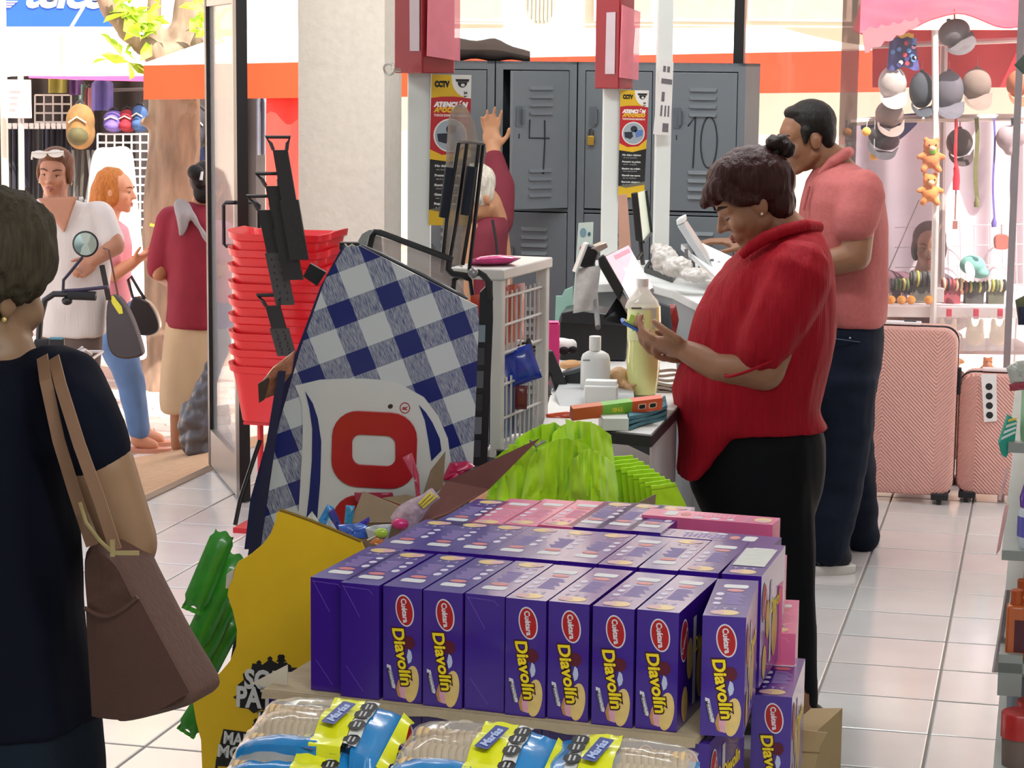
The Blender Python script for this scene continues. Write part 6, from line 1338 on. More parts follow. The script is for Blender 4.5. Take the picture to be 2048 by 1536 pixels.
hr = MB(); hr.ell(P(1622, 244, d), (.092, .092, .082)); hr.ell(P(1652, 266, d), (.036, .083, .07)); hr.ell(P(1590, 226, d), (.04, .068, .027)); hr.limb([(P(1612, 262, d-.075), .022), (P(1611, 284, d-.08), .009)])
remesh(t, 'hair', hr, hairm('120e0c'), .005, 2)
# ------------------------------------------------------------------ customer in the foreground
d = 3.25
t = person('woman in a navy T-shirt seen from behind at the left edge', 0, d)
sk = skinm('86664a'); H = Head((.345, -.06, .44), P(14, 604, d-.05), -40, 8, 0, .232); b = MB(); H.skull(b, 1.05)
b.limb([(H.at(0, -.12, .28), .055), (P(-5, 720, d), .062), (P(-10, 800, d), .1), (P(-10, 1300, d), .12)])
b.limb([(P(130, 812, d-.08), .044), (P(205, 930, d-.11), .047), (P(262, 1085, d-.1), .040), (P(264, 1104, d-.08), .036)]); b.limb([(P(264, 1096, d-.08), .037), (P(225, 1060, d+.06), .036), (P(190, 1030, d+.16), .028)])
b.limb([(P(-170, 800, d+.1), .05), (P(-220, 1050, d+.12), .042), (P(-120, 1020, d+.24), .03)])
hand(b, P(185, 1028, d+.165), Vector((-.3, .9, .1)), Vector((0, 0, 1)), 1, 1.0, .5)
hand(b, P(-115, 1018, d+.25), Vector((.4, .9, .1)), Vector((0, 0, 1)), -1, 1.0, .5)
for sg in (-1, 1): b.limb([(P(0+sg*95, 1450, d), .07), (Vector((P(0+sg*95, 1450, d).x, d, .5)), .05), (Vector((P(sg*95, 1450, d).x, d, .07)), .04)])
remesh(t, 'body', b, sk, .006, 3); H.face(t, 'open', '3a2c22', '8a5048')
nav = mat('070a18', .9, var=.15, sc=12, spec=.15)
s_ = MB().stack(d, [(706, -48, 52, .06), (716, -110, 92, .1), (738, -180, 142, .13), (790, -212, 172, .155), (900, -215, 160, .165), (1050, -210, 160, .165), (1200, -210, 168, .165), (1330, -214, 186, .17), (1405, -218, 205, .175), (1430, -218, 205, .175)], 30)
s_.limb([(P(112, 782, d-.05), .074), (P(150, 835, d-.1), .066), (P(186, 890, d-.11), .056)]); s_.limb([(P(-165, 790, d+.06), .07), (P(-205, 920, d+.1), .062)])
remesh(t, 'shirt', s_, nav, .007, 4, disp=fold(.005, 14))
jn = mat('101923', .85, var=.2, sc=10, bump=.2, bsc=200, spec=.15)
q = MB().stack(d, [(1395, -205, 192, .16), (1440, -208, 205, .168), (1536, -208, 215, .172), (1640, -208, 216, .172), (1700, -205, 214, .16)], 28)
for sg in (-1, 1): q.limb([(P(0+sg*100, 1660, d), .088), (Vector((P(sg*98, 1660, d).x, d, .45)), .066), (Vector((P(sg*98, 1660, d).x, d, .1)), .055)])
remesh(t, 'jeans', q, jn, .009, 3, disp=fold(.004, 15))
for sg in (-1, 1): x = P(sg*98, 1660, d).x; remesh(t, 'shoe', MB().limb([(Vector((x, d-.03, .045)), .045), (Vector((x+.02, d+.12, .035)), .036), (Vector((x+.03, d+.18, .03)), .028)]), mat('2a2624', .6), .007, 2)
hr = MB(); hr.ell(P(-20, 500, d), (.1, .105, .096)); hr.ell(P(-60, 590, d-.01), (.07, .08, .07)); hr.ell(P(40, 470, d), (.052, .08, .06)); hr.limb([(P(60, 500, d-.02), .035), (P(55, 570, d-.02), .022)])
remesh(t, 'hair', hr, hairm('3a3224', .7), .0045, 1, disp=lambda p: .007*nz((p.x*38, p.y*38, p.z*14))+.004*nz((p.x*110, p.y*110, p.z*22)))
part(t, 'earring', MB().ell(P(8, 640, d-.09), (.004, .004, .005), seg=10, nr=6), mat('c8b070', .25, .7))
bg_ = thing('brown_tote_bag', 'brown leather tote bag hanging from the shoulder of the woman in navy', 'handbag', P(300, 1440, 3.07))
lea = mat('4a2e24', .6, var=.15, sc=20, bump=.3, bsc=120); fr = Fr(280, 1260, 3.07, -20)
def rounded(fr, pts, c0, c1, m=.02, k=.92):
    ab = [Vector(p) for p in fr.pl(pts)]
    for _ in range(2): ab = [q for i in range(len(ab)) for q in (ab[i].lerp(ab[(i+1) % len(ab)], .25), ab[i].lerp(ab[(i+1) % len(ab)], .75))]
    ab = [(p.x, p.y) for p in ab]; cx = sum(a for a, _ in ab)/len(ab); cy = sum(b for _, b in ab)/len(ab); L = []
    for c, q in ((c0, k), (c0+m*.4, .985), (c0+m, 1), (c1-m, 1), (c1-m*.4, .985), (c1, k)): L.append([fr.at(cx+(a-cx)*q, cy+(b_-cy)*q, c) for a, b_ in ab])
    return MB().loft(L)
body_pts = [(180, 1090), (215, 1078), (250, 1105), (272, 1150), (300, 1205), (345, 1290), (396, 1372), (402, 1388), (396, 1402), (372, 1412), (262, 1440), (243, 1430), (226, 1400), (205, 1330), (190, 1220)]
part(bg_, 'bag', rounded(fr, body_pts, -.07, .03), lea)
part(bg_, 'outer_pocket', MB().slab(lambda u, v: fr.at(*fr.px(196+u*104+v*(12+u*90), 1205+24*math.sin(PI*u)-u*22 + v*(215-u*0)*(1-.12*u)), .031+.006*math.sin(PI*u)), 12, 8, fr.n*.003), mat('46291f', .6, var=.12, sc=20, bump=.3, bsc=120))
part(bg_, 'pocket_rim', MB().tube([fr.at(*fr.px(196+u*104, 1205+24*math.sin(PI*u)-u*22), .036+.006*math.sin(PI*u)) for u in [k/12 for k in range(13)]], .0035, 8), lea)
def strap(pts, w_, dd):
    q = [P(x, y, z) for (x, y), z in zip(pts, dd)]; mb = MB(); L = []
    for i, p in enumerate(q):
        t_ = (q[min(i+1, len(q)-1)]-q[max(i-1, 0)]).normalized(); s2 = t_.cross(Vector((0, -1, 0))).normalized()*w_; L.append([p-s2, p+s2, p+s2+Vector((0, -.005, 0)), p-s2+Vector((0, -.005, 0))])
    return mb.loft(L)
stm = mat('7a5a42', .6, var=.1, sc=20)
part(bg_, 'strap', strap([(85, 712), (92, 760), (118, 880), (150, 985), (185, 1090)], .0085, (3.13, 3.08, 3.06, 3.05, 3.05)), stm)
part(bg_, 'strap', strap([(108, 714), (122, 770), (160, 890), (200, 1000), (232, 1098)], .0085, (3.12, 3.07, 3.02, 3.01, 3.02)), stm)
gold = mat('b8a878', .3, .7)
part(bg_, 'zip', MB().tube([P(160, 1005, 3.03), P(172, 1045, 3.02), P(200, 1082, 3.01), P(226, 1106, 3.01)], .003, 6), gold)
zp = part(bg_, 'zip_pull', MB().fbox(Fr(250, 1105, 3.0), -.02, .02, -.003, .003, 0, .004), gold); part(zp, 'zip_slider', MB().fbox(Fr(226, 1095, 3.0), -.003, .003, -.012, .012, 0, .006), gold)
# ------------------------------------------------------------------ passers-by outside
def legs(b, pts):
    for q in pts: b.limb(q)
d = 10.0
t = person('older woman in a white V-neck top with sunglasses on her head', 130, d, ZO)
sk = skinm('b07a60'); H = Head((0, .33, .42), P(101, 358, d-.08), 176, 6, -3, .212); b = MB(); H.skull(b, 1.02)
b.limb([(H.at(0, -.1, .25), .052), (P(110, 412, d), .06), (P(130, 470, d), .1), (P(140, 650, d), .11)])
b.add([P(78, 400, d-.03), P(152, 396, d-.03), P(128, 468, d-.05), P(74, 396, d-.138), P(156, 392, d-.138), P(129, 466, d-.166)], [(0,1,2),(3,5,4),(0,3,4,1),(1,4,5,2),(2,5,3,0)])
b.limb([(P(200, 430, d), .05), (P(232, 492, d-.06), .042), (P(186, 522, d-.15), .028)]); b.limb([(P(50, 440, d), .05), (P(40, 540, d-.04), .04), (P(70, 600, d-.12), .028)])
hand(b, P(188, 521, d-.15), P(160, 548, d-.17)-P(188, 521, d-.15), Vector((-.3, -.9, 0)), 1, .95, 1.15, .02, .6)
legs(b, [[(P(105+60*k, 680, d), .07), (Vector((P(105+60*k, 680, d).x, d, .3)), .05), (Vector((P(105+60*k, 680, d).x, d, ZO+.06)), .04)] for k in (0, 1)])
remesh(t, 'body', b, sk, .007, 3); H.face(t, 'open', '4a3428', '9a5a50')
tee = mat('d9d2d0', .85, var=.06, sc=40, bump=.5, bsc=1.0, stretch=(120, 120, 8))
s_ = MB().stack(d, [(398, 74, 150, .05), (408, 52, 176, .1), (430, 34, 202, .13), (470, 30, 222, .15), (540, 40, 222, .155), (610, 56, 216, .155), (664, 66, 212, .15), (670, 66, 212, .15)], 28)
s_.limb([(P(196, 432, d), .075), (P(222, 482, d-.03), .066)]); s_.limb([(P(48, 440, d), .075), (P(38, 500, d), .07)])
remesh(t, 'top', s_, tee, .010, 3, disp=fold(.008, 16))
q = MB().stack(d, [(650, 72, 206, .13), (690, 72, 205, .14), (740, 80, 200, .13)], 24); legs(q, [[(P(108+56*k, 730, d), .085), (Vector((P(108+56*k, 730, d).x, d, ZO+.12)), .06)] for k in (0, 1)])
remesh(t, 'trousers', q, mat('6a5a56', .85, var=.1), .012, 3)
hr = MB(); H.ell(hr, (0, -.12, .70), (.38, .42, .36)); H.ell(hr, (0, .16, .88), (.27, .16, .10)); H.ell(hr, (.32, -.05, .5), (.08, .2, .25)); H.ell(hr, (-.32, -.05, .5), (.08, .2, .25))
remesh(t, 'hair', hr, hairm('6a4430'), .007, 2)
sgl = part(t, 'sunglasses', MB().prism(Fr(80, 308, d-.12), oval(*Fr(80, 308, d-.12).px(78, 309), .034, .018, 18), -.006, 0).prism(Fr(80, 308, d-.12), oval(*Fr(80, 308, d-.12).px(111, 307), .034, .018, 18), -.006, 0), mat('e6e2de', .15, coat=.6))
part(sgl, 'bridge', MB().tube([P(64, 318, d-.05), P(65, 305, d-.12), P(95, 305, d-.125), P(126, 303, d-.12), P(127, 314, d-.05)], .005, 6), mat('d8d4d0', .3))
for k in (-1, 1): part(t, 'earring', MB().ell(H.at(.345*k, -.05, .30), (.005, .005, .012), seg=8, nr=6), mat('d8c890', .3, .6))
hb = thing('grey_shoulder_bag', 'dark grey slouchy bag with yellow lining hanging on the white-top woman\'s arm', 'handbag', P(250, 720, d-.06))
fr = Fr(250, 650, d-.08)
part(hb, 'bag', rounded(fr, [(216, 592), (236, 588), (262, 625), (288, 700), (286, 714), (240, 720), (216, 700), (212, 640)], -.06, .02), mat('4a4448', .6, var=.1))
part(hb, 'lining', MB().prism(fr, fr.pl([(222, 592), (228, 590), (245, 612), (248, 626), (240, 627), (226, 606)]), .02, .024), mat('e6e04a', .6), smooth=False)
part(hb, 'strap', strap([(206, 496), (218, 500), (226, 540), (236, 590)], .004, (9.86, 9.84, 9.86, 9.9)), mat('6a4a44', .6)); part(hb, 'strap', strap([(204, 530), (210, 560), (218, 600)], .012, (9.88, 9.88, 9.9)), mat('2a2628', .6))
# ginger woman
d = 11.2
t = person('woman with long ginger hair in a pink top and blue jeans, in profile', 220, d, ZO)
sk = skinm('c98a68'); H = Head((.3, -.06, .44), P(222, 388, d-.05), -96, 4, 0, .215); b = MB(); H.skull(b)
b.limb([(H.at(0, -.1, .25), .05), (P(212, 455, d), .06), (P(218, 520, d), .09), (P(225, 640, d), .1)]); b.limb([(P(214, 470, d-.12), .05), (P(228, 548, d-.14), .04), (P(268, 524, d-.16), .028)]); b.limb([(P(220, 470, d+.12), .05), (P(240, 545, d+.14), .04), (P(272, 520, d+.05), .028)])
hand(b, P(268, 523, d-.16), P(296, 510, d-.16)-P(268, 523, d-.16), Vector((0, .3, .9)), 1, 1.0, .35)
hand(b, P(272, 519, d+.05), P(300, 512, d+.03)-P(272, 519, d+.05), Vector((0, -.3, .9)), -1, 1.0, .35)
legs(b, [[(P(230, 680, d+.1*k), .06), (P(268, 780, d+.1*k), .045), (Vector((P(283, 880, d).x, d+.1*k, ZO+.06)), .038), (Vector((P(312, 885, d).x, d+.1*k, ZO+.035)), .03)] for k in (-1, 1)])
remesh(t, 'body', b, sk, .007, 3); H.face(t, 'open', '7a4a2a', 'b06a60')
s_ = MB().stack(d, [(440, 196, 236, .06), (455, 186, 256, .12), (490, 182, 264, .15), (540, 188, 262, .14), (590, 190, 262, .14), (610, 190, 260, .14)], 24).limb([(P(214, 470, d-.12), .07), (P(222, 515, d-.14), .06)])
remesh(t, 'top', s_, mat('e0909c', .8, var=.08), .01, 3)
dn2 = mat('5a78a4', .85, var=.2, sc=10)
q = MB().stack(d, [(600, 190, 262, .14), (650, 188, 266, .15), (690, 196, 266, .14)], 22); legs(q, [[(P(232, 680, d+.09*k), .095), (P(264, 770, d+.1*k), .07), (P(278, 860, d+.1*k), .058)] for k in (-1, 1)])
remesh(t, 'jeans', q, dn2, .011, 3, disp=fold(.008, 18))
for k in (-1, 1): part(t, 'sandal', MB().loft([[Vector((P(300, 885, d).x + .13*math.cos(a), d+.1*k+.045*math.sin(a), ZO+zz)) for a in [2*PI*i/18 for i in range(18)]] for zz in (.0, .022)]), mat('c98a70', .6))
hr = MB(); H.ell(hr, (0, -.16, .66), (.37, .42, .4)); hr.limb([(H.at(0, -.3, .5), .075), (P(200, 440, d), .07), (P(196, 470, d+.02), .05)]); H.ell(hr, (.25, -.06, .42), (.12, .2, .32)); H.ell(hr, (-.25, -.06, .42), (.12, .2, .32))
remesh(t, 'hair', hr, hairm('b06a30'), .007, 2, disp=lambda p: .006*nz((p.x*40, p.y*40, p.z*10)))
hb = thing('black_handbag', 'black handbag with long straps held by the ginger-haired woman', 'handbag', P(290, 672, d-.2))
fr = Fr(290, 630, d-.2)
part(hb, 'bag', rounded(fr, [(262, 592), (285, 594), (308, 612), (322, 648), (318, 664), (300, 672), (270, 668), (257, 640)], -.06, .03), mat('1c1a1e', .35, var=.1, coat=.3))
part(hb, 'strap', MB().tube([P(266, 596, d-.2), P(256, 560, d-.2), P(262, 552, d-.2), P(278, 580, d-.2), P(290, 598, d-.2)], .008, 6), mat('1a181a', .5))
# maroon woman
d = 10.9
t = person('woman in a maroon T-shirt and beige skirt seen from behind', 385, d, ZO)
sk = skinm('a8704e'); H = Head((0, -.4, .55), P(404, 362, d-.09), -12, 6, 0, .22); b = MB(); H.skull(b)
b.limb([(H.at(0, -.12, .25), .055), (P(405, 418, d), .065), (P(395, 470, d), .1), (P(390, 640, d), .12)]); b.limb([(P(342, 445, d), .055), (P(320, 545, d-.02), .045), (P(335, 562, d+.16), .03)]); b.limb([(P(450, 445, d), .055), (P(470, 540, d), .045), (P(452, 560, d+.16), .03)])
hand(b, P(335, 562, d+.165), Vector((.3, .9, .1)), Vector((0, 0, 1)), 1, 1, .6); hand(b, P(452, 560, d+.165), Vector((-.3, .9, .1)), Vector((0, 0, 1)), -1, 1, .6)
legs(b, [[(P(365+56*k, 760, d), .075), (P(364+52*k, 830, d), .062), (Vector((P(356+48*k, 920, d).x, d, ZO+.07)), .036), (Vector((P(356+48*k, 920, d).x, d+.12, ZO+.035)), .03)] for k in (0, 1)])
remesh(t, 'body', b, sk, .007, 3); H.face(t, 'open')
mrn = mat('86142c', .8, var=.1, sc=10)
s_ = MB().stack(d, [(404, 374, 436, .06), (415, 350, 460, .11), (440, 333, 474, .14), (500, 330, 472, .155), (560, 335, 468, .155), (610, 334, 466, .16), (648, 330, 466, .165), (654, 331, 465, .163)], 28)
s_.limb([(P(344, 442, d), .08), (P(326, 500, d), .072), (P(318, 534, d), .066)]); s_.limb([(P(450, 442, d), .08), (P(470, 530, d), .066)])
remesh(t, 'top', s_, mrn, .010, 3, disp=fold(.008, 12))
q = MB().stack(d, [(640, 334, 462, .15), (680, 328, 462, .165), (740, 320, 460, .175), (790, 317, 456, .18), (812, 318, 452, .18), (820, 318, 452, .178)], 28)
remesh(t, 'skirt', q, mat('c2a684', .85, var=.08, sc=8), .011, 3, disp=fold(.012, 7, (1.4, 1.4, .3)))
hr = MB(); H.ell(hr, (0, -.12, .62), (.38, .44, .42)); H.ell(hr, (0, -.3, .3), (.24, .2, .25)); hr.ell(P(391, 345, d-.14), (.042, .04, .04)); hr.ell(P(398, 360, d-.12), (.04, .04, .04))
remesh(t, 'hair', hr, hairm('1a1618'), .007, 2)
part(t, 'hair_tie', MB().tube([P(397, 352, d-.15), P(404, 345, d-.16), P(402, 360, d-.17)], .008, 6), mat('d8d8dc', .4))
sc_ = MB().limb([(P(360, 408, d-.14), .03), (P(368, 430, d-.165), .035), (P(362, 468, d-.17), .016)]).limb([(P(372, 412, d-.14), .02), (P(390, 440, d-.16), .014), (P(420, 490, d-.165), .012)])
remesh(t, 'scarf', sc_, mat('9a9294', .8, var=.1), .007, 2, disp=fold(.008, 22))
for k in (0, 1): part(t, 'sandal', MB().loft([[Vector((P(356+48*k, 920, d).x + .042*math.cos(a), d+.06+.12*math.sin(a), ZO+zz)) for a in [2*PI*i/18 for i in range(18)]] for zz in (.0, .02)]), mat('6a4a3a', .6))
crumple('rubbish_bag', 'dark grey full rubbish bag on the ground by the door leaf', 'bag', [(FL(405, 925, -.12)+Vector((0, .1, .14)), (.13, .13, .2)), (FL(405, 925, -.12)+Vector((.03, .1, .34)), (.07, .08, .14))], '57545a', .012, .05, 9, rough=.35, var=.2)
# woman at the lockers
d = 8.62
t = person('white-haired woman in maroon bending at the open locker', 975, d)
sk = skinm('b98662'); H = Head((-.345, -.06, .44), P(974, 398, d-.07), 112, 44, 0, .215); b = MB(); H.skull(b)
b.limb([(H.at(0, -.12, .28), .052), (P(985, 440, d+.06), .06), (P(975, 520, d+.05), .1), (P(970, 800, d), .11), (P(970, 1000, d), .1)])
b.limb([(P(992, 440, d+.12), .05), (P(1000, 372, d+.2), .045), (P(986, 300, d+.3), .03)]); b.limb([(P(950, 470, d-.05), .05), (P(930, 600, d-.1), .042), (P(930, 690, d-.02), .03)])
hand(b, P(985, 298, d+.3), Vector((-.08, .05, 1)), Vector((.2, -.95, 0)), 1, 1.0, .25, .16, .8, .0095)
hand(b, P(930, 692, d-.02), Vector((0, .1, -1)), Vector((1, 0, 0)), 1, 1.0, .4)
for sg in (-1, 1): b.limb([(P(970, 1000, d+.09*sg), .07), (Vector((P(970, 1000, d).x, d+.09*sg, .08)), .04), (Vector((P(970, 1000, d).x-.12, d+.09*sg, .035)), .032)])
remesh(t, 'body', b, sk, .0065, 3); H.face(t, 'closed', '8a8078', '9a5a50')
s_ = MB().stack(d+.03, [(432, 950, 1010, .08), (455, 930, 1018, .14), (500, 922, 1015, .17), (600, 918, 1015, .17), (720, 915, 1018, .18), (840, 912, 1022, .19)], 24)
s_.limb([(P(990, 445, d+.12), .075), (P(1000, 372, d+.2), .06), (P(989, 318, d+.28), .042)])
remesh(t, 'dress', s_, mat('6e1a2c', .8, var=.1), .011, 3, disp=fold(.006, 12))
hr = MB(); H.ell(hr, (0, -.15, .70), (.39, .42, .36)); H.ell(hr, (-.26, -.1, .55), (.12, .25, .22)); H.ell(hr, (0, .18, .84), (.3, .18, .14))
remesh(t, 'hair', hr, hairm('c9c2b4', .7), .006, 2, disp=lambda p: .006*nz((p.x*45, p.y*45, p.z*20)))
part(t, 'bag_strap', MB().tube([P(985, 440, d-.14), P(992, 480, d-.16), P(998, 540, d-.15)], .006, 6), mat('1a1416', .6))
# stall keeper behind the glass
d = 11.35
t = person('stall keeper with dark hair sitting behind the souvenir table', 1855, d, ZO)
H = Head((0, .33, .42), P(1858, 505, d-.09), 170, 10, 0, .22); b = MB(); H.skull(b); b.limb([(H.at(0, -.1, .25), .05), (P(1858, 560, d), .09), (P(1858, 700, d), .12), (Vector((P(1858, 700, d).x, d, ZO+.3)), .12)])
for k in (-1, 1):
    b.limb([(P(1858+62*k, 575, d), .05), (P(1858+70*k, 640, d-.05), .04), (P(1858+40*k, 660, d-.18), .028)]); hand(b, P(1858+40*k, 660, d-.18), Vector((-.3*k, -.9, 0)), Vector((0, 0, -1)), k, 1, .4); b.limb([(P(1858+30*k, 780, d), .08), (Vector((P(1858+30*k, 780, d).x, d-.3, ZO+.42)), .06), (Vector((P(1858+30*k, 780, d).x, d-.3, ZO+.05)), .04)])
remesh(t, 'body', b, skinm('7a5440'), .008, 3); H.face(t, 'open')
remesh(t, 'top', MB().stack(d, [(540, 1835, 1880, .06), (555, 1808, 1908, .11), (600, 1800, 1914, .14), (720, 1805, 1910, .15), (760, 1808, 1908, .15)]), mat('4a3a44', .8), .012, 3)
hr = MB(); H.ell(hr, (0, -.14, .66), (.4, .42, .4)); H.ell(hr, (.3, -.05, .4), (.12, .2, .3)); H.ell(hr, (-.3, -.05, .4), (.12, .2, .3)); remesh(t, 'hair', hr, hairm('3a3230'), .008, 2)
# ================================================================== souvenir stall behind the glass
D = 10.75
st = thing('souvenir_stall', 'market stall table with white edge outside the window', 'stall', Vector((P(1900, 620, D).x, D, ZO)))
tz = P(1890, 612, D).z
xa, xb = P(1690, 610, D).x, P(2110, 610, D).x
part(st, 'table_top', MB().box(xa, xb, D-.05, D+.65, tz-.03, tz), mat('d8c8c8', .6), bevel=.006)
part(st, 'table_edge', MB().box(xa, xb, D-.07, D-.05, tz-.05, tz+.006), mat('f0eaea', .5), bevel=.006)
part(st, 'lower_shelf', MB().box(xa, xb, D, D+.5, P(1890, 700, D).z-.02, P(1890, 700, D).z), mat('b8a8a8', .6), smooth=False)
for x in (xa+.03, xb-.03): 
    for y in (D, D+.6): part(st, 'leg', MB().box(x-.02, x+.02, y-.02, y+.02, ZO, tz-.03), mat('c8c0c0', .5), smooth=False)
part(st, 'front_pole', MB().tube([Vector((P(1876, 500, D-.09).x, D-.09, ZO)), P(1872, 385, D-.09), P(1870, 60, D-.09)], .0165), mat('e8e4e0', .5))
part(st, 'rear_pole', MB().tube([Vector((P(1893, 500, D+.3).x, D+.3, ZO)), P(1888, 60, D+.3)], .02), mat('b8a8a4', .4, .3))
part(st, 'cross_bar', MB().tube([P(1700, 245, D+.02), P(1810, 238, D+.02), P(2090, 234, D+.02)], .018), mat('cfc4bc', .4, .3))
part(st, 'upper_bar', MB().tube([P(1740, 92, D+.1), P(2090, 78, D+.1)], .014), mat('d8c8c4', .4, .3))
def clothsheet(f, nu=20, nv=12, off=(0, .006, 0)): return MB().slab(f, nu, nv, off)
fr = Fr(1900, 120, D+.55)
part(st, 'red_back_cloth', clothsheet(lambda u, v: fr.at(*fr.px(1745+u*340, 60+v*115), .02*math.sin(u*14)+.01*nz((u*5, v*5, 1)))), mat('b8222e', .75, var=.1, sc=4))
part(st, 'red_roof_sheet', clothsheet(lambda u, v: P(1725+u*360-(20*v*(1-u)), (62-u*40+18*math.sin(u*9)*v)+(-70+40*u)*(1-v)+14*v*(u), D-.15+.7*(1-v)) + Vector((0, 0, .02*nz((u*6, v*4, 3)))), 24, 10, (0, 0, .006)), mat('c83a50', .5, var=.25, sc=5))
part(st, 'roof_fringe', clothsheet(lambda u, v: P(1724+u*110+v*6, 60-u*22+v*(46-34*u)+4*math.sin(u*30), D-.16), 14, 5), mat('d87a84', .6, var=.1))
fr2 = Fr(1880, 400, D+.85)
part(st, 'white_curtain', clothsheet(lambda u, v: fr2.at(*fr2.px(1690+u*400, 240+v*330), .035*math.sin(u*30+2*math.sin(u*7))), 60, 8), mat('d4c8d0', .85, var=.06, sc=4))
part(st, 'blue_drape', clothsheet(lambda u, v: P(1722+u*112, 236+34*math.sin(PI*u)*v+22*v-10*u, D+.04), 14, 5), mat('3a4a86', .8, var=.15))
for k in range(4): part(st, 'grid_wire', MB().tube([P(1790+0*k, 455+40*k, D+.75), P(2060, 448+40*k, D+.75)], .003, 5), mat('b8aab0', .5))
for k in range(6): part(st, 'grid_wire', MB().tube([P(1920+28*k, 445, D+.75), P(1922+28*k, 585, D+.75)], .003, 5), mat('b8aab0', .5))
part(st, 'cord', MB().tube([P(1838, 400, D-.02), P(1775, 545, D-.02)], .003, 5), mat('8a7a7a', .6))
part(st, 'white_box', MB().fbox(Fr(1875, 605, D-.1), -.02, .03, -.0, .07, -.03, 0), mat('e8e2e0', .5), bevel=.003)
def cap_(label, cx, cy, w_, h_, d_, col, brim=True, tilt=0, kind='cap'):
    t = thing(kind, label, 'cap' if kind == 'baseball_cap' else 'hat', P(cx, cy+h_/2, d_), 'hats hanging in the souvenir stall')
    s = S(d_); m_ = mat(col, .85, var=.12, sc=20); c = P(cx, cy-h_*.08, d_)
    R = Matrix.Rotation(math.radians(tilt), 3, 'Y')
    remesh(t, 'crown', MB().ell(c, (w_/2*s, .06, h_*.46*s), R), m_, .01, 1)
    bc = c + R @ Vector((0, -.03, -h_*.38*s))
    part(t, 'brim', MB().loft([[bc + R @ Vector((w_*.46*s*k*math.cos(a), -.05*k*math.sin(a)-.02, -.055*abs(math.sin(a))*k - (0 if math.sin(a) > 0 else -.03))) for a in [2*PI*i/20 for i in range(20)]] for k in (.96, 1.0)] + [[bc + R @ Vector((w_*.40*s*math.cos(a), -.04*math.sin(a)-.02, .012-.05*abs(math.sin(a)))) for a in [2*PI*i/20 for i in range(20)]]]), m_)
    part(t, 'button', MB().ell(c + R @ Vector((0, 0, h_*.46*s)), (.012, .012, .008), seg=8, nr=5), m_)
    part(t, 'hook', MB().tube([c + Vector((0, .0, h_*.44*s)), c + Vector((0, .01, h_*.44*s+.05))], .004, 5), mat('c84a4a', .5))
cap_('light grey felt hat at the left end of the hat row', 1785, 172, 58, 74, D-.02, 'b4aaa8', kind='felt_hat')
cap_('taupe hat hanging below the light grey hat', 1779, 232, 58, 58, D-.03, '8f7c76', kind='felt_hat')
cap_('dark navy cap, second in the row of hats', 1843, 186, 50, 80, D-.02, '3f444e', kind='baseball_cap')
cap_('charcoal grey cap in the middle of the row of hats', 1897, 188, 62, 86, D-.03, '5f5c66', kind='baseball_cap')
cap_('taupe brown cap right of the charcoal one', 1953, 175, 60, 72, D-.02, '86746c', kind='baseball_cap')
cap_('rust brown leather hat at the right end of the row', 2035, 172, 46, 60, D-.02, 'b06a4c', kind='felt_hat')
cap_('grey flat cap pinned up under the red roof', 1908, 70, 66, 58, D-.05, '6a6468', tilt=-25, kind='baseball_cap')
cap_('black cap hanging low beside the man\'s head', 1768, 280, 66, 52, D-.04, '3c3a40', tilt=20, kind='baseball_cap')
cap_('dark brown round hat behind the red tassel', 1919, 290, 54, 62, D+.1, '4a3c3c', kind='felt_hat')
t = thing('patterned_shorts', 'colourful patterned shorts with yellow waistband hanging at the stall', 'shorts', P(1807, 140, D-.06)); fr = Fr(1807, 105, D-.06)
part(t, 'cloth', clothsheet(lambda u, v: fr.at(*fr.px(1780-v*6+u*(50+v*16), 72+v*66+4*math.sin(u*9)), .012*math.sin(u*11)), 14, 10), mat('4a4a86', .8, var=.5, sc=34))
part(t, 'waistband', clothsheet(lambda u, v: fr.at(*fr.px(1778+u*48, 66+v*9+2*math.sin(u*15)), .02), 12, 2), mat('e8c84a', .7))
_r.seed(5)
for k in range(16): part(t, 'pattern_spot', MB().prism(fr, oval(*fr.px(1783+_r.random()*46, 80+_r.random()*52), .011, .011, 9), .018, .024), mat(_r.choice(['c83a4a', '5a8ac8', 'd8a0c0', 'e0e0e8', '3a3a7a']), .7), smooth=False)
def plush(label, cx, cy, k, col, group='orange plush bears'):
    t = thing('plush_bear', label, 'plush toy', P(cx, cy+36*k, D-.1), group); s = S(D)*k; c = P(cx, cy, D-.1); m_ = mat(col, .95, var=.15, sc=30, bump=.6, bsc=80)
    b = MB().ell(c + Vector((0, 0, 18*s)), (17*s, 15*s, 15*s)).ell(c + Vector((0, 0, -10*s)), (18*s, 16*s, 18*s))
    for q in (-1, 1): b.ell(c + Vector((12*q*s, 0, 32*s)), (6*s, 5*s, 6*s)); b.limb([(c + Vector((14*q*s, 0, 0)), 7*s), (c + Vector((25*q*s, -3*s, -4*s)), 6*s)]); b.limb([(c + Vector((10*q*s, 0, -22*s)), 8*s), (c + Vector((16*q*s, -8*s, -30*s)), 7*s)])
    remesh(t, 'body', b, m_, .007, 2); part(t, 'snout', MB().ell(c + Vector((0, -15*s, 14*s)), (7*s, 5*s, 6*s), seg=10, nr=7), mat('e0b090', .9))
    for q in (-1, 1): part(t, 'eye', MB().ell(c + Vector((7*q*s, -15*s, 21*s)), (2*s, 1.5*s, 2*s), seg=8, nr=5), mat('1a1414', .3))
    return t
plush('orange plush bear with a green bow hanging on the stall pole', 1862, 310, .95, 'c87a4a'); part([o for o in COL.objects if o.name.startswith('plush_bear')][0], 'bow', MB().ell(P(1866, 300, D-.13), (.02, .01, .02), seg=8, nr=5), mat('6ac83a', .7))
plush('orange plush bear below the one with the green bow', 1860, 378, .9, 'd08248')
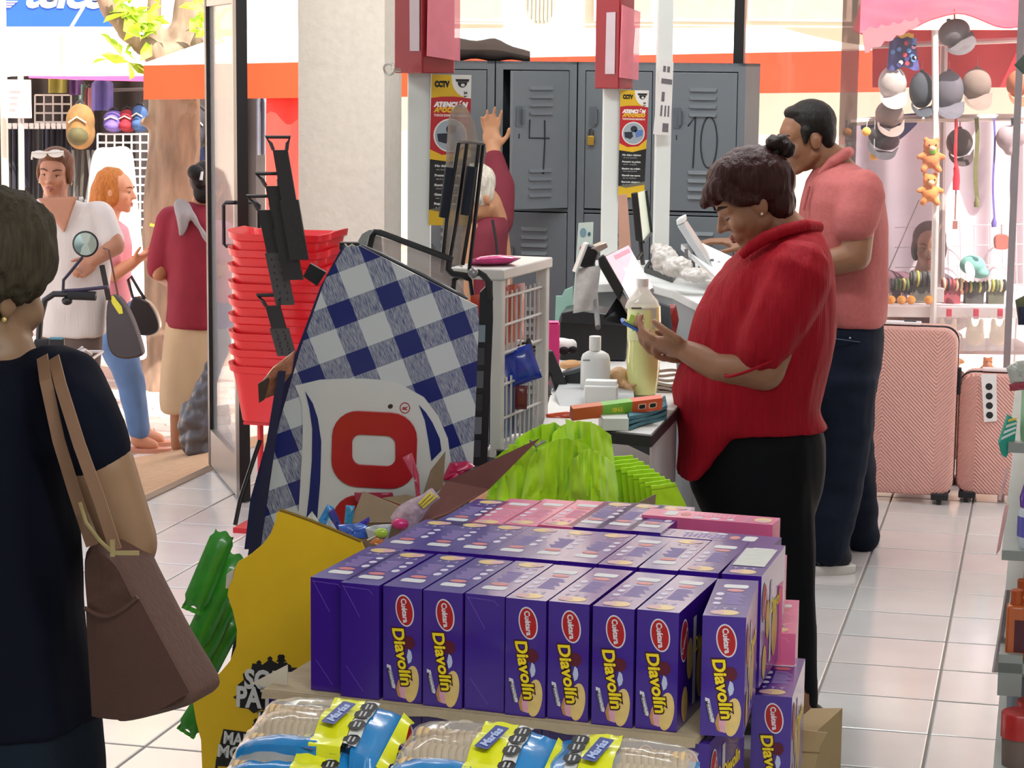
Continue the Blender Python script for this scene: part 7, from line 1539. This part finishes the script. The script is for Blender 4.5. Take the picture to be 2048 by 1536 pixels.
plush('pale orange plush bear behind the large suitcase edge', 1905, 720, .8, 'e0a070'); plush('orange plush toy standing behind the small suitcase', 1975, 735, .6, 'd88a5a')
for (x, y0, y1, w_, col, lab_) in ((1912, 268, 332, 5, 'c8283a', 'red'), (1953, 262, 400, 8, '6a6a3c', 'olive green'), (1988, 300, 440, 4, '6a5aa8', 'purple'), (2026, 290, 446, 8, '4a4a58', 'grey patterned')):
    t = thing('lanyard', lab_ + ' woven strap hanging from the stall bar', 'strap', P(x, y1, D-.04), 'woven straps hanging in the stall')
    part(t, 'strap', clothsheet(lambda u, v: P(x-w_/2+u*w_+2*math.sin(v*7), 236+v*(y1-236), D-.04), 3, 16, (0, .004, 0)), mat(col, .8, var=.35, sc=50))
    part(t, 'tassel', MB().lathe(P(x, y1+14, D-.04), [(.012, 0), (.014, .02), (.006, .045)], 10), mat(col, .8))
t = thing('red_tassel', 'bright red tassel hanging in front of the dark round hat', 'tassel', P(1912, 380, D-.06)); part(t, 'skirt', MB().lathe(P(1912, 380, D-.06), [(.016, 0), (.018, .05), (.012, .1)], 12), mat('d8283c', .8)); part(t, 'cord', MB().tube([P(1912, 238, D-.06), P(1911, 335, D-.06)], .007, 6), mat('d8303c', .7)); part(t, 'tag', MB().fbox(Fr(1910, 450, D-.06), -.012, .012, -.02, .02, 0, .004).tube([P(1912, 380, D-.06), P(1910, 440, D-.06)], .004, 5), mat('8a5a50', .7))
t = thing('hanging_mug', 'small brown leather pouch hanging on the grid wire', 'pouch', P(2004, 498, D+.5)); part(t, 'pouch', rounded(Fr(2003, 482, D+.5), [(1988, 468), (2018, 467), (2017, 495), (2012, 499), (1994, 499), (1988, 494)], -.02, .02, .008), mat('a05a50', .6, var=.1)); part(t, 'hanger', MB().tube([P(2003, 468, D+.5), P(2003, 450, D+.7)], .004, 5), mat('6a5a5a', .6))
for (nm, lab_, x0, x1, y0, y1, col) in (('bracelet_stand', 'dark bracelet stand at the left of the souvenir table', 1778, 1818, 548, 596, '4a3a40'), ('bracelet_stand', 'dark bracelet stand with yellow cords beside the white pole', 1818, 1868, 528, 592, '4e4a44'), ('bracelet_stand', 'red bracelet stand right of the white pole', 1882, 1925, 544, 594, '8a3a44'), ('bracelet_stand', 'black bracelet stand in the middle right of the table', 1926, 1972, 552, 596, '3a3836'), ('bracelet_stand', 'dark olive bracelet stand at the right of the table', 1972, 2012, 548, 596, '4a4a3a')):
    t = thing(nm, lab_, 'stand', Vector((P((x0+x1)/2, 590, D+.12).x, D+.12, tz)), 'bracelet stands on the stall table'); fr = Fr((x0+x1)/2, 590, D+.12)
    w_ = (x1-x0)/2*S(D); hh_ = (y1-y0)*S(D)
    part(t, 'roll', MB().lathe(Vector((P((x0+x1)/2, 590, D+.12).x-w_, D+.12, tz+hh_*.78)), [(.02, 0), (hh_*.22, .002), (hh_*.22, 2*w_-.002), (.02, 2*w_)], 12, ax=(1, 0, 0)), mat(col, .7, var=.3, sc=30))
    part(t, 'foot', MB().fbox(Fr(0, 0, 0, o=Vector((P((x0+x1)/2, 590, D+.12).x, D+.12, tz))), -w_*.8, w_*.8, 0, hh_*.6, -.05, .01), mat(col, .7, var=.3, sc=30), smooth=False)
    for k in range(5): part(t, 'bracelet', MB().tube([Vector((P((x0+x1)/2, 590, D+.12).x + w_*(-.8+.4*k), D+.12+ (hh_*.235)*math.cos(a), tz+hh_*.78+(hh_*.235)*math.sin(a))) for a in [2*PI*i/10 for i in range(11)]], .006, 5), mat(_r.choice(['a8a040', '8a2a34', '2a2a2c', 'c8b890', '5a6a3a']), .6))
t = thing('trucker_hat', 'teal and white trucker cap lying on the bracelet stands', 'cap', P(1948, 548, D+.1)); remesh(t, 'crown', MB().ell(P(1945, 530, D+.1), (.065, .07, .05)).ell(P(1960, 545, D+.1), (.05, .06, .03)), mat('6a9a92', .8, var=.1), .01, 1); part(t, 'brim', MB().prism(Fr(1942, 545, D), oval(*Fr(1942, 545, D).px(1940, 540), .022, .045, 14, 20), -.01, 0), mat('cfe0dc', .6))
t = thing('dark_bag_pile', 'dark folded bag at the left end of the stall table', 'bag', P(1790, 575, D+.3)); remesh(t, 'bag', MB().ell(P(1790, 560, D+.3), (.09, .06, .05)), mat('5a3a44', .8, var=.2), .01, 1, disp=fold(.012, 20))
for k, x in enumerate((1782, 1803, 1822, 1857)): 
    t = thing('orange_charm', ['leftmost', 'second', 'third', 'rightmost'][k] + ' round orange charm hanging at the stall table edge', 'charm', P(x, 610, D-.1), 'orange charms along the table edge'); part(t, 'ball', MB().ell(P(x, 600, D-.1), (.023, .022, .022), seg=12, nr=8), mat('f0a040', .6, var=.1)); part(t, 'ring', MB().tube([P(x, 592, D-.1), P(x, 586, D-.08)], .003, 5), mat('a08060', .5))
for k, (x, y) in enumerate(((1695, 265), (1733, 263), (1748, 312))):
    t = thing('yellow_charm', ['upper left', 'upper right', 'lower'][k] + ' yellow flower charm beside the man\'s neck', 'charm', P(x, y+8, D-.1), 'yellow flower charms'); part(t, 'flower', MB().ell(P(x, y, D-.1), (.022, .014, .022), seg=10, nr=7), mat('f0b050', .6)); part(t, 'thread', MB().tube([P(x, y-6, D-.1), P(x+2, 238, D-.05)], .002, 5), mat('a0a0a0', .6))
for k, x in enumerate((1896, 1950, 1998)):
    t = thing('toy_packet', ['left', 'middle', 'right'][k] + ' clear packet with a cream toy clipped under the stall table', 'packet', P(x, 700, D-.11), 'toy packets clipped under the table'); fr = Fr(x, 660, D-.11)
    part(t, 'clip', MB().fbox(fr, -.012, .012, .055, .105, -.004, .02), mat('e0405a', .5), bevel=.003)
    remesh(t, 'toy', MB().ell(fr.at(0, -.03, .0), (.05, .02, .05)).limb([(fr.at(-.025, .0, 0), .018), (fr.at(-.03, .05, 0), .012)]).limb([(fr.at(.025, .0, 0), .018), (fr.at(.03, .05, 0), .012)]), mat('e8d0a0', .8, var=.15), .008, 2)
    part(t, 'clear_bag', MB().prism(fr, [(-.065, .07), (.065, .07), (.07, -.10), (-.07, -.10)], .024, .026), mat('f0e8e8', .08, alpha=.3, var=.1), smooth=False)
t = thing('purple_plush', 'lilac and beige plush toy at the right edge of the stall', 'plush toy', P(2020, 300, D-.05)); remesh(t, 'body', MB().ell(P(2012, 275, D-.05), (.05, .05, .06)).ell(P(2035, 270, D-.05), (.05, .05, .06)).ell(P(2020, 300, D-.05), (.03, .03, .03)), mat('a8969c', .95, var=.3, sc=12), .01, 2)
# right end window post
solid('window_side_post', 'grey steel post at the right end of the glass front', 'post', MB().wbox(xat(2012, YG-.08, 600), xat(2026, YG-.08, 600), YG-.1, YG-.04, 0, 2.9), mat('8c8488', .5), smooth=False)
# ================================================================== gondola shelf at the right edge
SH = thing('shelf_unit', 'grey metal shop shelf unit at the right edge', 'shelf', Vector((P(2090, 1300, 4.9).x, 4.9, 0)))
gs_ = mat('8e9490', .5, .1, var=.06)
def shelf_at(yedge, xl, d0, d1, nm='shelf'):
    z = P(xl, yedge, d0).z; a = P(xl, yedge, d0); b = a + YD*(d1-d0)
    part(SH, nm, MB().hex8([a, a+XD*.4, b+XD*.4, b, *[q+Vector((0,0,.022)) for q in (a, a+XD*.4, b+XD*.4, b)]]), gs_, smooth=False)
    return z+.022, a, b
za, sa, sb = shelf_at(1345, 1996, 4.55, 5.9)
zb_, sa2, sb2 = shelf_at(1120, 2003, 4.7, 6.0)
zc_, sa3, sb3 = shelf_at(905, 2016, 4.8, 6.1)
zd_, sa4, sb4 = shelf_at(1560, 1985, 4.45, 5.8)
part(SH, 'bracket', MB().hex8([sa+Vector((0,0,-.05)), sa+XD*.05+Vector((0,0,-.05)), sa+XD*.05+YD*.02+Vector((0,0,-.05)), sa+YD*.02+Vector((0,0,-.05)), sa+Vector((0,0,.04)), sa+XD*.05+Vector((0,0,.04)), sa+XD*.05+YD*.02+Vector((0,0,.04)), sa+YD*.02+Vector((0,0,.04))]), gs_, smooth=False)
part(SH, 'upright', MB().hex8([Vector((q.x, q.y, zz)) for zz in (0, 1.25) for q in (sa+XD*.38, sa+XD*.42, sa+XD*.42+YD*1.3, sa+XD*.38+YD*1.3)]), gs_, smooth=False)
part(SH, 'base', MB().hex8([Vector((q.x, q.y, zz)) for zz in (0, .12) for q in (sa4+XD*.02, sa4+XD*.4, sa4+XD*.4+YD*1.3, sa4+XD*.02+YD*1.3)]), gs_, smooth=False)
fr = Fr(2000, 1250, 4.62)
part(SH, 'side_sheet', MB().prism(Fr(1995, 1230, 4.7, 65), Fr(1995, 1230, 4.7, 65).pl([(1985, 1345), (2012, 1180), (2020, 1180), (1996, 1345)]), -.002, .002), mat('b8b4b4', .3, alpha=.7, var=.2), smooth=False)
for i in range(3):
    for j in range(2):
        c = sa + XD*(.03+.05*j+.012*i) + YD*(.03+.10*i) + Vector((0, 0, .022)); t = thing('orange_bottle', ['front', 'second', 'back'][i] + ('' if j == 0 else ' inner') + ' amber orange bottle on the right shelf', 'bottle', c, 'amber orange bottles on the right shelf')
        part(t, 'body', MB().fbox(Fr(0, 0, 0, -math.degrees(YAW), o=c), -.018, .022, 0, .12, -.03, .01), mat('b0541c', .3, var=.15, coat=.4), bevel=.006); part(t, 'cap', MB().lathe(c+XD*.002+YD*.01+Vector((0, 0, .12)), [(.013, 0), (.013, .03), (.011, .032)], 12), mat('a84a1a', .4)); part(t, 'label', MB().fbox(Fr(0, 0, 0, -math.degrees(YAW), o=c), -.0, .0225, .02, .09, -.028, .0108), mat('4a1420', .4), smooth=False)
for i in range(3):
    c = sa4 + XD*(.05+.03*i) + YD*(.05+.09*i) + Vector((0, 0, .022)); t = thing('red_tub', ['front', 'middle', 'back'][i] + ' red capped tub on the lowest visible shelf', 'tub', c, 'red capped tubs'); part(t, 'tub', MB().lathe(c, [(.034, 0), (.036, .06), (.036, .065)], 18), mat('6a5a52', .5)); part(t, 'lid', MB().lathe(c+Vector((0, 0, .062)), [(.039, 0), (.039, .05), (.036, .054)], 18), mat('a81c1c', .4, coat=.3))
t = thing('shampoo_bottle', 'white bottle with a purple cap on the middle shelf', 'bottle', sa2+XD*.06+YD*.05); c = sa2+XD*.06+YD*.05+Vector((0, 0, .022)); part(t, 'body', MB().lathe(c, [(.026, 0), (.03, .02), (.03, .08), (.02, .095)], 18), mat('c8d0d8', .35)); part(t, 'cap', MB().lathe(c+Vector((0, 0, .09)), [(.026, 0), (.028, .02), (.02, .05), (.008, .056)], 18), mat('5a2aa0', .35, coat=.3)); part(t, 'label', MB().lathe(c+Vector((0, 0, .025)), [(.0305, 0), (.0305, .045)], 18), mat('5a5ab0', .4))
t = thing('magenta_bottle', 'magenta capped bottle behind the purple one', 'bottle', sa2+XD*.07+YD*.16); c = sa2+XD*.07+YD*.16+Vector((0, 0, .022)); part(t, 'body', MB().lathe(c, [(.024, 0), (.026, .02), (.026, .08), (.018, .095)], 16), mat('d0c8d0', .35)); part(t, 'cap', MB().lathe(c+Vector((0, 0, .09)), [(.024, 0), (.024, .03), (.016, .05)], 16), mat('8a1a7a', .35))
t = thing('pale_jar', 'pale grey jar with white lid under the orange bottles', 'jar', sa4+XD*.1+YD*.3); c = sa4+XD*.06+YD*.34+Vector((0, 0, .022)); part(t, 'jar', MB().lathe(c, [(.04, 0), (.042, .05), (.042, .1), (.03, .12)], 18), mat('8a94a0', .4)); part(t, 'lid', MB().lathe(c+Vector((0, 0, .12)), [(.034, 0), (.034, .03), (.014, .035), (.012, .055)], 18), mat('b8bcbc', .4))
fr = Fr(2030, 790, 4.9)
t = thing('striped_pouch', 'teal and yellow striped pouch poking out from the upper shelf', 'pouch', P(2020, 915, 4.85)); fr = Fr(2020, 870, 4.82)
part(t, 'cloth', MB().prism(fr, fr.pl([(2000, 886), (2018, 830), (2034, 842), (2030, 880), (2012, 916), (2006, 912)]), -.02, 0), mat('2a9a86', .7, var=.1), smooth=False)
for k in range(4): part(t, 'stripe', MB().prism(fr, fr.pl([(2004+k*4.5, 874-k*12), (2030+k*1, 862-k*9), (2031+k, 866-k*9), (2002+k*4.5, 880-k*12)]), 0, .0015), mat(['d8e8e0', 'e0e8e8', 'd8e0d0', 'e8c85a'][k], .7), smooth=False)
t = thing('green_shampoo', 'light green bottle at the frame edge on the upper shelf', 'bottle', sa3+XD*.07+YD*.05); c = sa3+XD*.055+YD*.05+Vector((0, 0, .022)); part(t, 'body', MB().lathe(c, [(.03, 0), (.032, .02), (.032, .12), (.02, .14)], 18), mat('9ac8a0', .4)); part(t, 'cap', MB().lathe(c+Vector((0, 0, .14)), [(.02, 0), (.02, .04)], 14), mat('d8a84a', .4))
packet('silver_hanging_pack', 'silver white hanging pack with a pink stripe at the right edge', 'packet', [(2012, 735), (2030, 722), (2060, 720), (2060, 770), (2022, 768)], 4.8, .012, 'b8bcb4', rough=.25, var=.2, coat=.4)
packet('pink_hanging_pack', 'dark pink striped packet below the silver one', 'packet', [(2018, 768), (2060, 762), (2060, 778), (2020, 782)], 4.79, .01, '9a3a4a', rough=.4, var=.1)
for (nm, lab_, pts, dd, col) in (('pink_price_strip', 'pale pink price strip leaning down from the upper shelf', [(1996, 1000), (2012, 935), (2018, 936), (2002, 1002)], 4.78, 'd8b0ac'), ('pink_price_flag', 'long pink price flag hanging under the middle shelf', [(1992, 1110), (2010, 1010), (2018, 1010), (2000, 1100)], 4.68, 'd0a0a0'), ('olive_packet', 'olive green packet at the stall height on the right edge', [(2030, 600), (2060, 585), (2060, 640), (2036, 640)], 4.9, '6a6a4a'), ('navy_packet', 'dark navy packet hanging at the right edge', [(2036, 612), (2060, 612), (2060, 650), (2036, 650)], 4.88, '14183a'), ('green_price_sign', 'grey green angled sign at the upper right edge', [(2028, 130), (2060, 95), (2060, 150), (2046, 148)], 5.0, '5a6a62')):
    packet(nm, lab_, 'packet', pts, dd, .004, col, wob=.001, rough=.5, var=.1)
# ================================================================== clothes and backpack stall across the street
D = 15.4
bs_ = thing('backpack_stall', 'dark clothes and backpack stall under the white awning', 'stall', Vector((P(150, 300, D).x, D+.6, ZO)))
fr = Fr(150, 300, D+.7)
part(bs_, 'back_cloth', clothsheet(lambda u, v: fr.at(*fr.px(-30+u*560, 152+v*520), .06*math.sin(u*60)), 70, 6), mat('37302f', .9, var=.3, sc=3))
for (x0, x1, y0, y1, col, gd_, st_) in ((195, 300, 268, 470, 'e8e6e4', D-.05, 17), (70, 142, 190, 258, 'b8b0ac', D+.4, 18), (300, 350, 560, 640, 'a0a8c8', D-.4, 14)):
    for k in range(int((x1-x0)/st_)+1): part(bs_, 'grid_wire', MB().tube([P(x0+k*st_, y0, gd_), P(x0+k*st_, y1, gd_)], .007, 5), mat(col, .5))
    for k in range(int((y1-y0)/st_)+1): part(bs_, 'grid_wire', MB().tube([P(x0, y0+k*st_, gd_), P(x1, y0+k*st_, gd_)], .007, 5), mat(col, .5))
part(bs_, 'rail', MB().tube([P(10, 250, D+.2), P(140, 252, D+.2)], .012), mat('b0a8a4', .4, .4)); part(bs_, 'rail', MB().tube([P(170, 182, D+.2), P(300, 178, D+.2)], .012), mat('6a6464', .4))
def backpack(label, cx, cy, w_, h_, d_, col, var=.15, sc=10, pocket=None):
    t = thing('backpack', label, 'backpack', P(cx, cy+h_/2, d_), 'backpacks hanging in the street stall'); s = S(d_); c = P(cx, cy, d_)
    m_ = mat(col, .8, var=var, sc=sc)
    remesh(t, 'body', MB().ell(c + Vector((0, 0, h_*.12*s)), (w_/2*s, .12, h_*.38*s)).ell(c + Vector((0, 0, -h_*.12*s)), (w_/2*s, .14, h_*.36*s)), m_, .016, 2)
    part(t, 'front_pocket', MB().ell(c + Vector((0, -.10, -h_*.18*s)), (w_*.36*s, .07, h_*.2*s), seg=14, nr=8), pocket or m_)
    part(t, 'loop', MB().tube([c + Vector((-.03, 0, h_*.46*s)), c + Vector((0, 0, h_*.56*s)), c + Vector((.03, 0, h_*.46*s))], .012, 6), mat('2a2628', .7))
    part(t, 'zip', MB().tube([c + Vector((-w_*.3*s, -.11, h_*.1*s)), c + Vector((0, -.125, h_*.22*s)), c + Vector((w_*.3*s, -.11, h_*.1*s))], .006, 5), mat('c8c0b0', .5))
backpack('camouflage backpack hanging at the front of the stall', 161, 254, 58, 94, D-.2, '7e5c30', .55, 9, mat('4a4426', .8, var=.5, sc=10))
backpack('purple backpack hanging in the stall row', 228, 243, 42, 46, D, '66549a'); backpack('red backpack hanging in the stall row', 255, 242, 38, 48, D+.03, '8a1426'); backpack('blue floral backpack hanging in the stall row', 279, 238, 34, 56, D+.06, '33507c', .5, 25)
backpack('black backpack hanging right of the tree trunk', 402, 258, 26, 80, D, '24222a'); backpack('black backpack with white logo beside the door leaf', 425, 268, 24, 62, D+.05, '1c1a20')
for k, (x, y, w_, h_, col, lab_) in enumerate(((205, 190, 44, 62, '6a62a0', 'lilac'), (116, 168, 36, 36, '8a8440', 'olive'), (152, 170, 24, 40, '6a4a80', 'violet'), (178, 205, 18, 60, 'c07a80', 'coral'), (165, 190, 18, 44, '9ac0b8', 'mint'), (415, 318, 36, 60, '28345a', 'navy'), (522, 250, 20, 120, '6a6a74', 'grey'))):
    t = thing('hanging_shirt', lab_ + ' shirt hanging in the clothes stall', 'shirt', P(x, y+h_/2, D+.1), 'shirts hanging in the street stall'); f_ = Fr(x, y, D+.1+.02*k)
    part(t, 'cloth', clothsheet(lambda u, v: f_.at(*f_.px(x+(u-.5)*w_*(1 if v > .12 else .6), y-h_/2+v*h_), .03*math.sin(u*9+k)), 10, 8), mat(col, .85, var=.15)); part(t, 'hanger', MB().tube([f_.at(*f_.px(x-w_*.25, y-h_/2)), f_.at(*f_.px(x, y-h_/2-6)), f_.at(*f_.px(x+w_*.25, y-h_/2))], .006, 5), mat('6a6060', .5))
for k in range(12):
    x = 20+k*11; t = thing('rail_garment', ORD[k] + ' dark trousers from the left hanging on the low rail', 'trousers', P(x, 400, D+.15), 'dark trousers on the low rail'); f_ = Fr(x, 330, D+.15)
    part(t, 'cloth', clothsheet(lambda u, v: f_.at(*f_.px(x-5+u*10, 254+v*(140+20*math.sin(k*1.7))), .04*math.sin(u*3+k)), 4, 8), mat(['2a2a30', '34343c', '24242a', '3a3a48'][k % 4], .85, var=.2)); part(t, 'clip', MB().fbox(Fr(x, 252, D+.13), -.015, .015, -.02, .02, 0, .02), mat('b8b4b0', .5), smooth=False)
for k in range(6):
    x = 136+k*10; t = thing('dangling_strap', ORD[k] + ' dark strap dangling under the camouflage backpack', 'strap', P(x, 410, D-.1), 'straps under the camouflage backpack'); part(t, 'strap', MB().tube([P(x, 300, D-.1), P(x+5*math.sin(k*2), 350, D-.12), P(x+4*math.cos(k), 395+6*(k % 3), D-.1)], .012, 6), mat(['4a463c', '6a6a66', '3a3632'][k % 3], .7)); part(t, 'buckle', MB().ell(P(x+4*math.cos(k), 398+6*(k % 3), D-.1), (.02, .015, .025), seg=8, nr=6), mat('6a6a6a', .4))
wc = thing('white_dust_cover', 'white cloth draped over a mannequin behind the ginger-haired woman', 'cloth', P(235, 520, 12.4)); remesh(wc, 'cloth', MB().stack(12.4, [(294, 198, 252, .08), (306, 190, 262, .14), (340, 184, 266, .18), (420, 178, 272, .2), (520, 176, 284, .22), (720, 176, 290, .24)], 24), mat('f0eeec', .85, var=.03), .02, 3, disp=fold(.03, 6, (1, 1, .2)))
# street pole with notice
t = thing('street_pole', 'slim steel pole with a white notice board at the left edge', 'pole', Vector((P(40, 300, 11.6).x, 11.6, ZO)))
part(t, 'pole', MB().tube([Vector((P(38, 400, 11.6).x, 11.6, ZO)), P(41, 145, 11.6)], .016), mat('b8b4b2', .4, .4)); part(t, 'notice_board', MB().fbox(Fr(37, 198, 11.57), -.062, .066, -.1, .1, -.01, 0), mat('e8e0e0', .6), bevel=.004)
for k in range(4): part(t, 'notice_line', MB().fbox(Fr(30, 180+k*12, 11.565), -.03, .03-.008*k, -.006, .006, 0, .003), mat('c89aa0', .6), smooth=False)
part(t, 'pole', MB().tube([Vector((P(8, 400, 11.7).x, 11.7, ZO)), P(4, -10, 11.7)], .02), mat('d8c8b8', .5))
# ================================================================== cargo bicycle
D = 9.3
bk_ = thing('cargo_bicycle', 'black cargo bicycle with a round mirror and wire basket by the entrance', 'bicycle', Vector((P(110, 800, D).x, D, -.1)))
bm_ = mat('15151a', .4, var=.1)
part(bk_, 'handlebar', MB().tube([P(76, 700, D), P(80, 640, D), P(90, 600, D), P(108, 588, D), P(150, 588, D), P(192, 592, D)], .014), bm_)
part(bk_, 'grip', MB().tube([P(136, 590, D), P(192, 592, D)], .02, 12), mat('1c1c20', .8)); part(bk_, 'grip', MB().tube([P(70, 688, D-.3), P(128, 686, D-.3)], .02, 12), mat('1c1c20', .8))
part(bk_, 'brake_lever', MB().tube([P(125, 582, D), P(160, 580, D), P(216, 574, D)], .008), mat('2a2040', .4)); part(bk_, 'shifter', MB().ell(P(134, 602, D), (.024, .02, .018), seg=12, nr=8), bm_)
mr = part(bk_, 'mirror', MB().lathe(P(171, 488, D), [(.02, -.03), (.052, -.02), (.056, 0), (.05, .002)], 24, ax=(0, -1, .05)), bm_)
part(mr, 'mirror_glass', MB().lathe(P(171, 488, D-.004), [(.001, 0), (.049, .0), (.048, .003), (.001, .004)], 24, ax=(0, -1, .05)), mat('a0b4b4', .02, 1.0, var=0))
part(bk_, 'mirror_stem', MB().tube([P(165, 514, D), P(140, 545, D), P(127, 560, D), P(126, 582, D)], .007), mat('241a30', .4))
wb = mat('c8c4c4', .4, .3)
bz = P(130, 715, D).z; b0 = P(66, 715, D); b1 = P(188, 715, D)
for zz in (0, -.16): part(bk_, 'basket_rim', MB().tube([Vector((b0.x, D-.12, bz+zz)), Vector((b1.x, D-.12, bz+zz)), Vector((b1.x, D+.2, bz+zz)), Vector((b0.x, D+.2, bz+zz)), Vector((b0.x, D-.12, bz+zz))], .007, 6), wb)
for k in range(14): part(bk_, 'basket_wire', MB().tube([Vector((b0.x+(b1.x-b0.x)*k/13, D-.12, bz)), Vector((b0.x+(b1.x-b0.x)*k/13, D-.12, bz-.16))], .003, 5), wb)
part(bk_, 'luggage_rack', MB().tube([P(70, 700, D-.2), P(140, 712, D-.22), P(170, 700, D-.2), P(182, 708, D-.15)], .008).tube([P(70, 712, D-.1), P(150, 705, D-.2), P(165, 695, D-.15)], .007), wb)
part(bk_, 'head_tube', MB().tube([P(78, 690, D), P(72, 760, D), P(80, 840, D+.02)], .02), bm_)
for x, y in ((80, D+.02), (-60, D+.6)):
    wc_ = Vector((P(x, 870, D).x, y, .16)); w1 = part(bk_, 'wheel', MB().tube([wc_ + Vector((.05*math.cos(a), .3*math.cos(a), .3*math.sin(a))) for a in [2*PI*i/28 for i in range(28)]], .02, 8, closed=True), mat('1a1a1a', .8))
    for k in range(6): part(w1, 'spoke', MB().tube([wc_, wc_ + Vector((.045*math.cos(k*PI/3), .28*math.cos(k*PI/3), .28*math.sin(k*PI/3)))], .003, 5), wb)
part(bk_, 'frame', MB().tube([Vector((P(78, 760, D).x, D, P(78, 760, D).z)), Vector((P(-60, 870, D).x, D+.6, .16))], .018), bm_)
t = thing('phone_on_handlebar', 'small dark phone holder clipped over the bicycle basket', 'phone holder', P(112, 690, D-.34)); part(t, 'case', MB().fbox(Fr(112, 686, D-.34), -.03, .032, -.02, .02, -.02, .0), mat('1a1a1e', .4), bevel=.004); part(t, 'screen', MB().fbox(Fr(112, 677, D-.34), -.026, .028, -.004, .004, -.02, .001), mat('4a8aa0', .3), smooth=False)
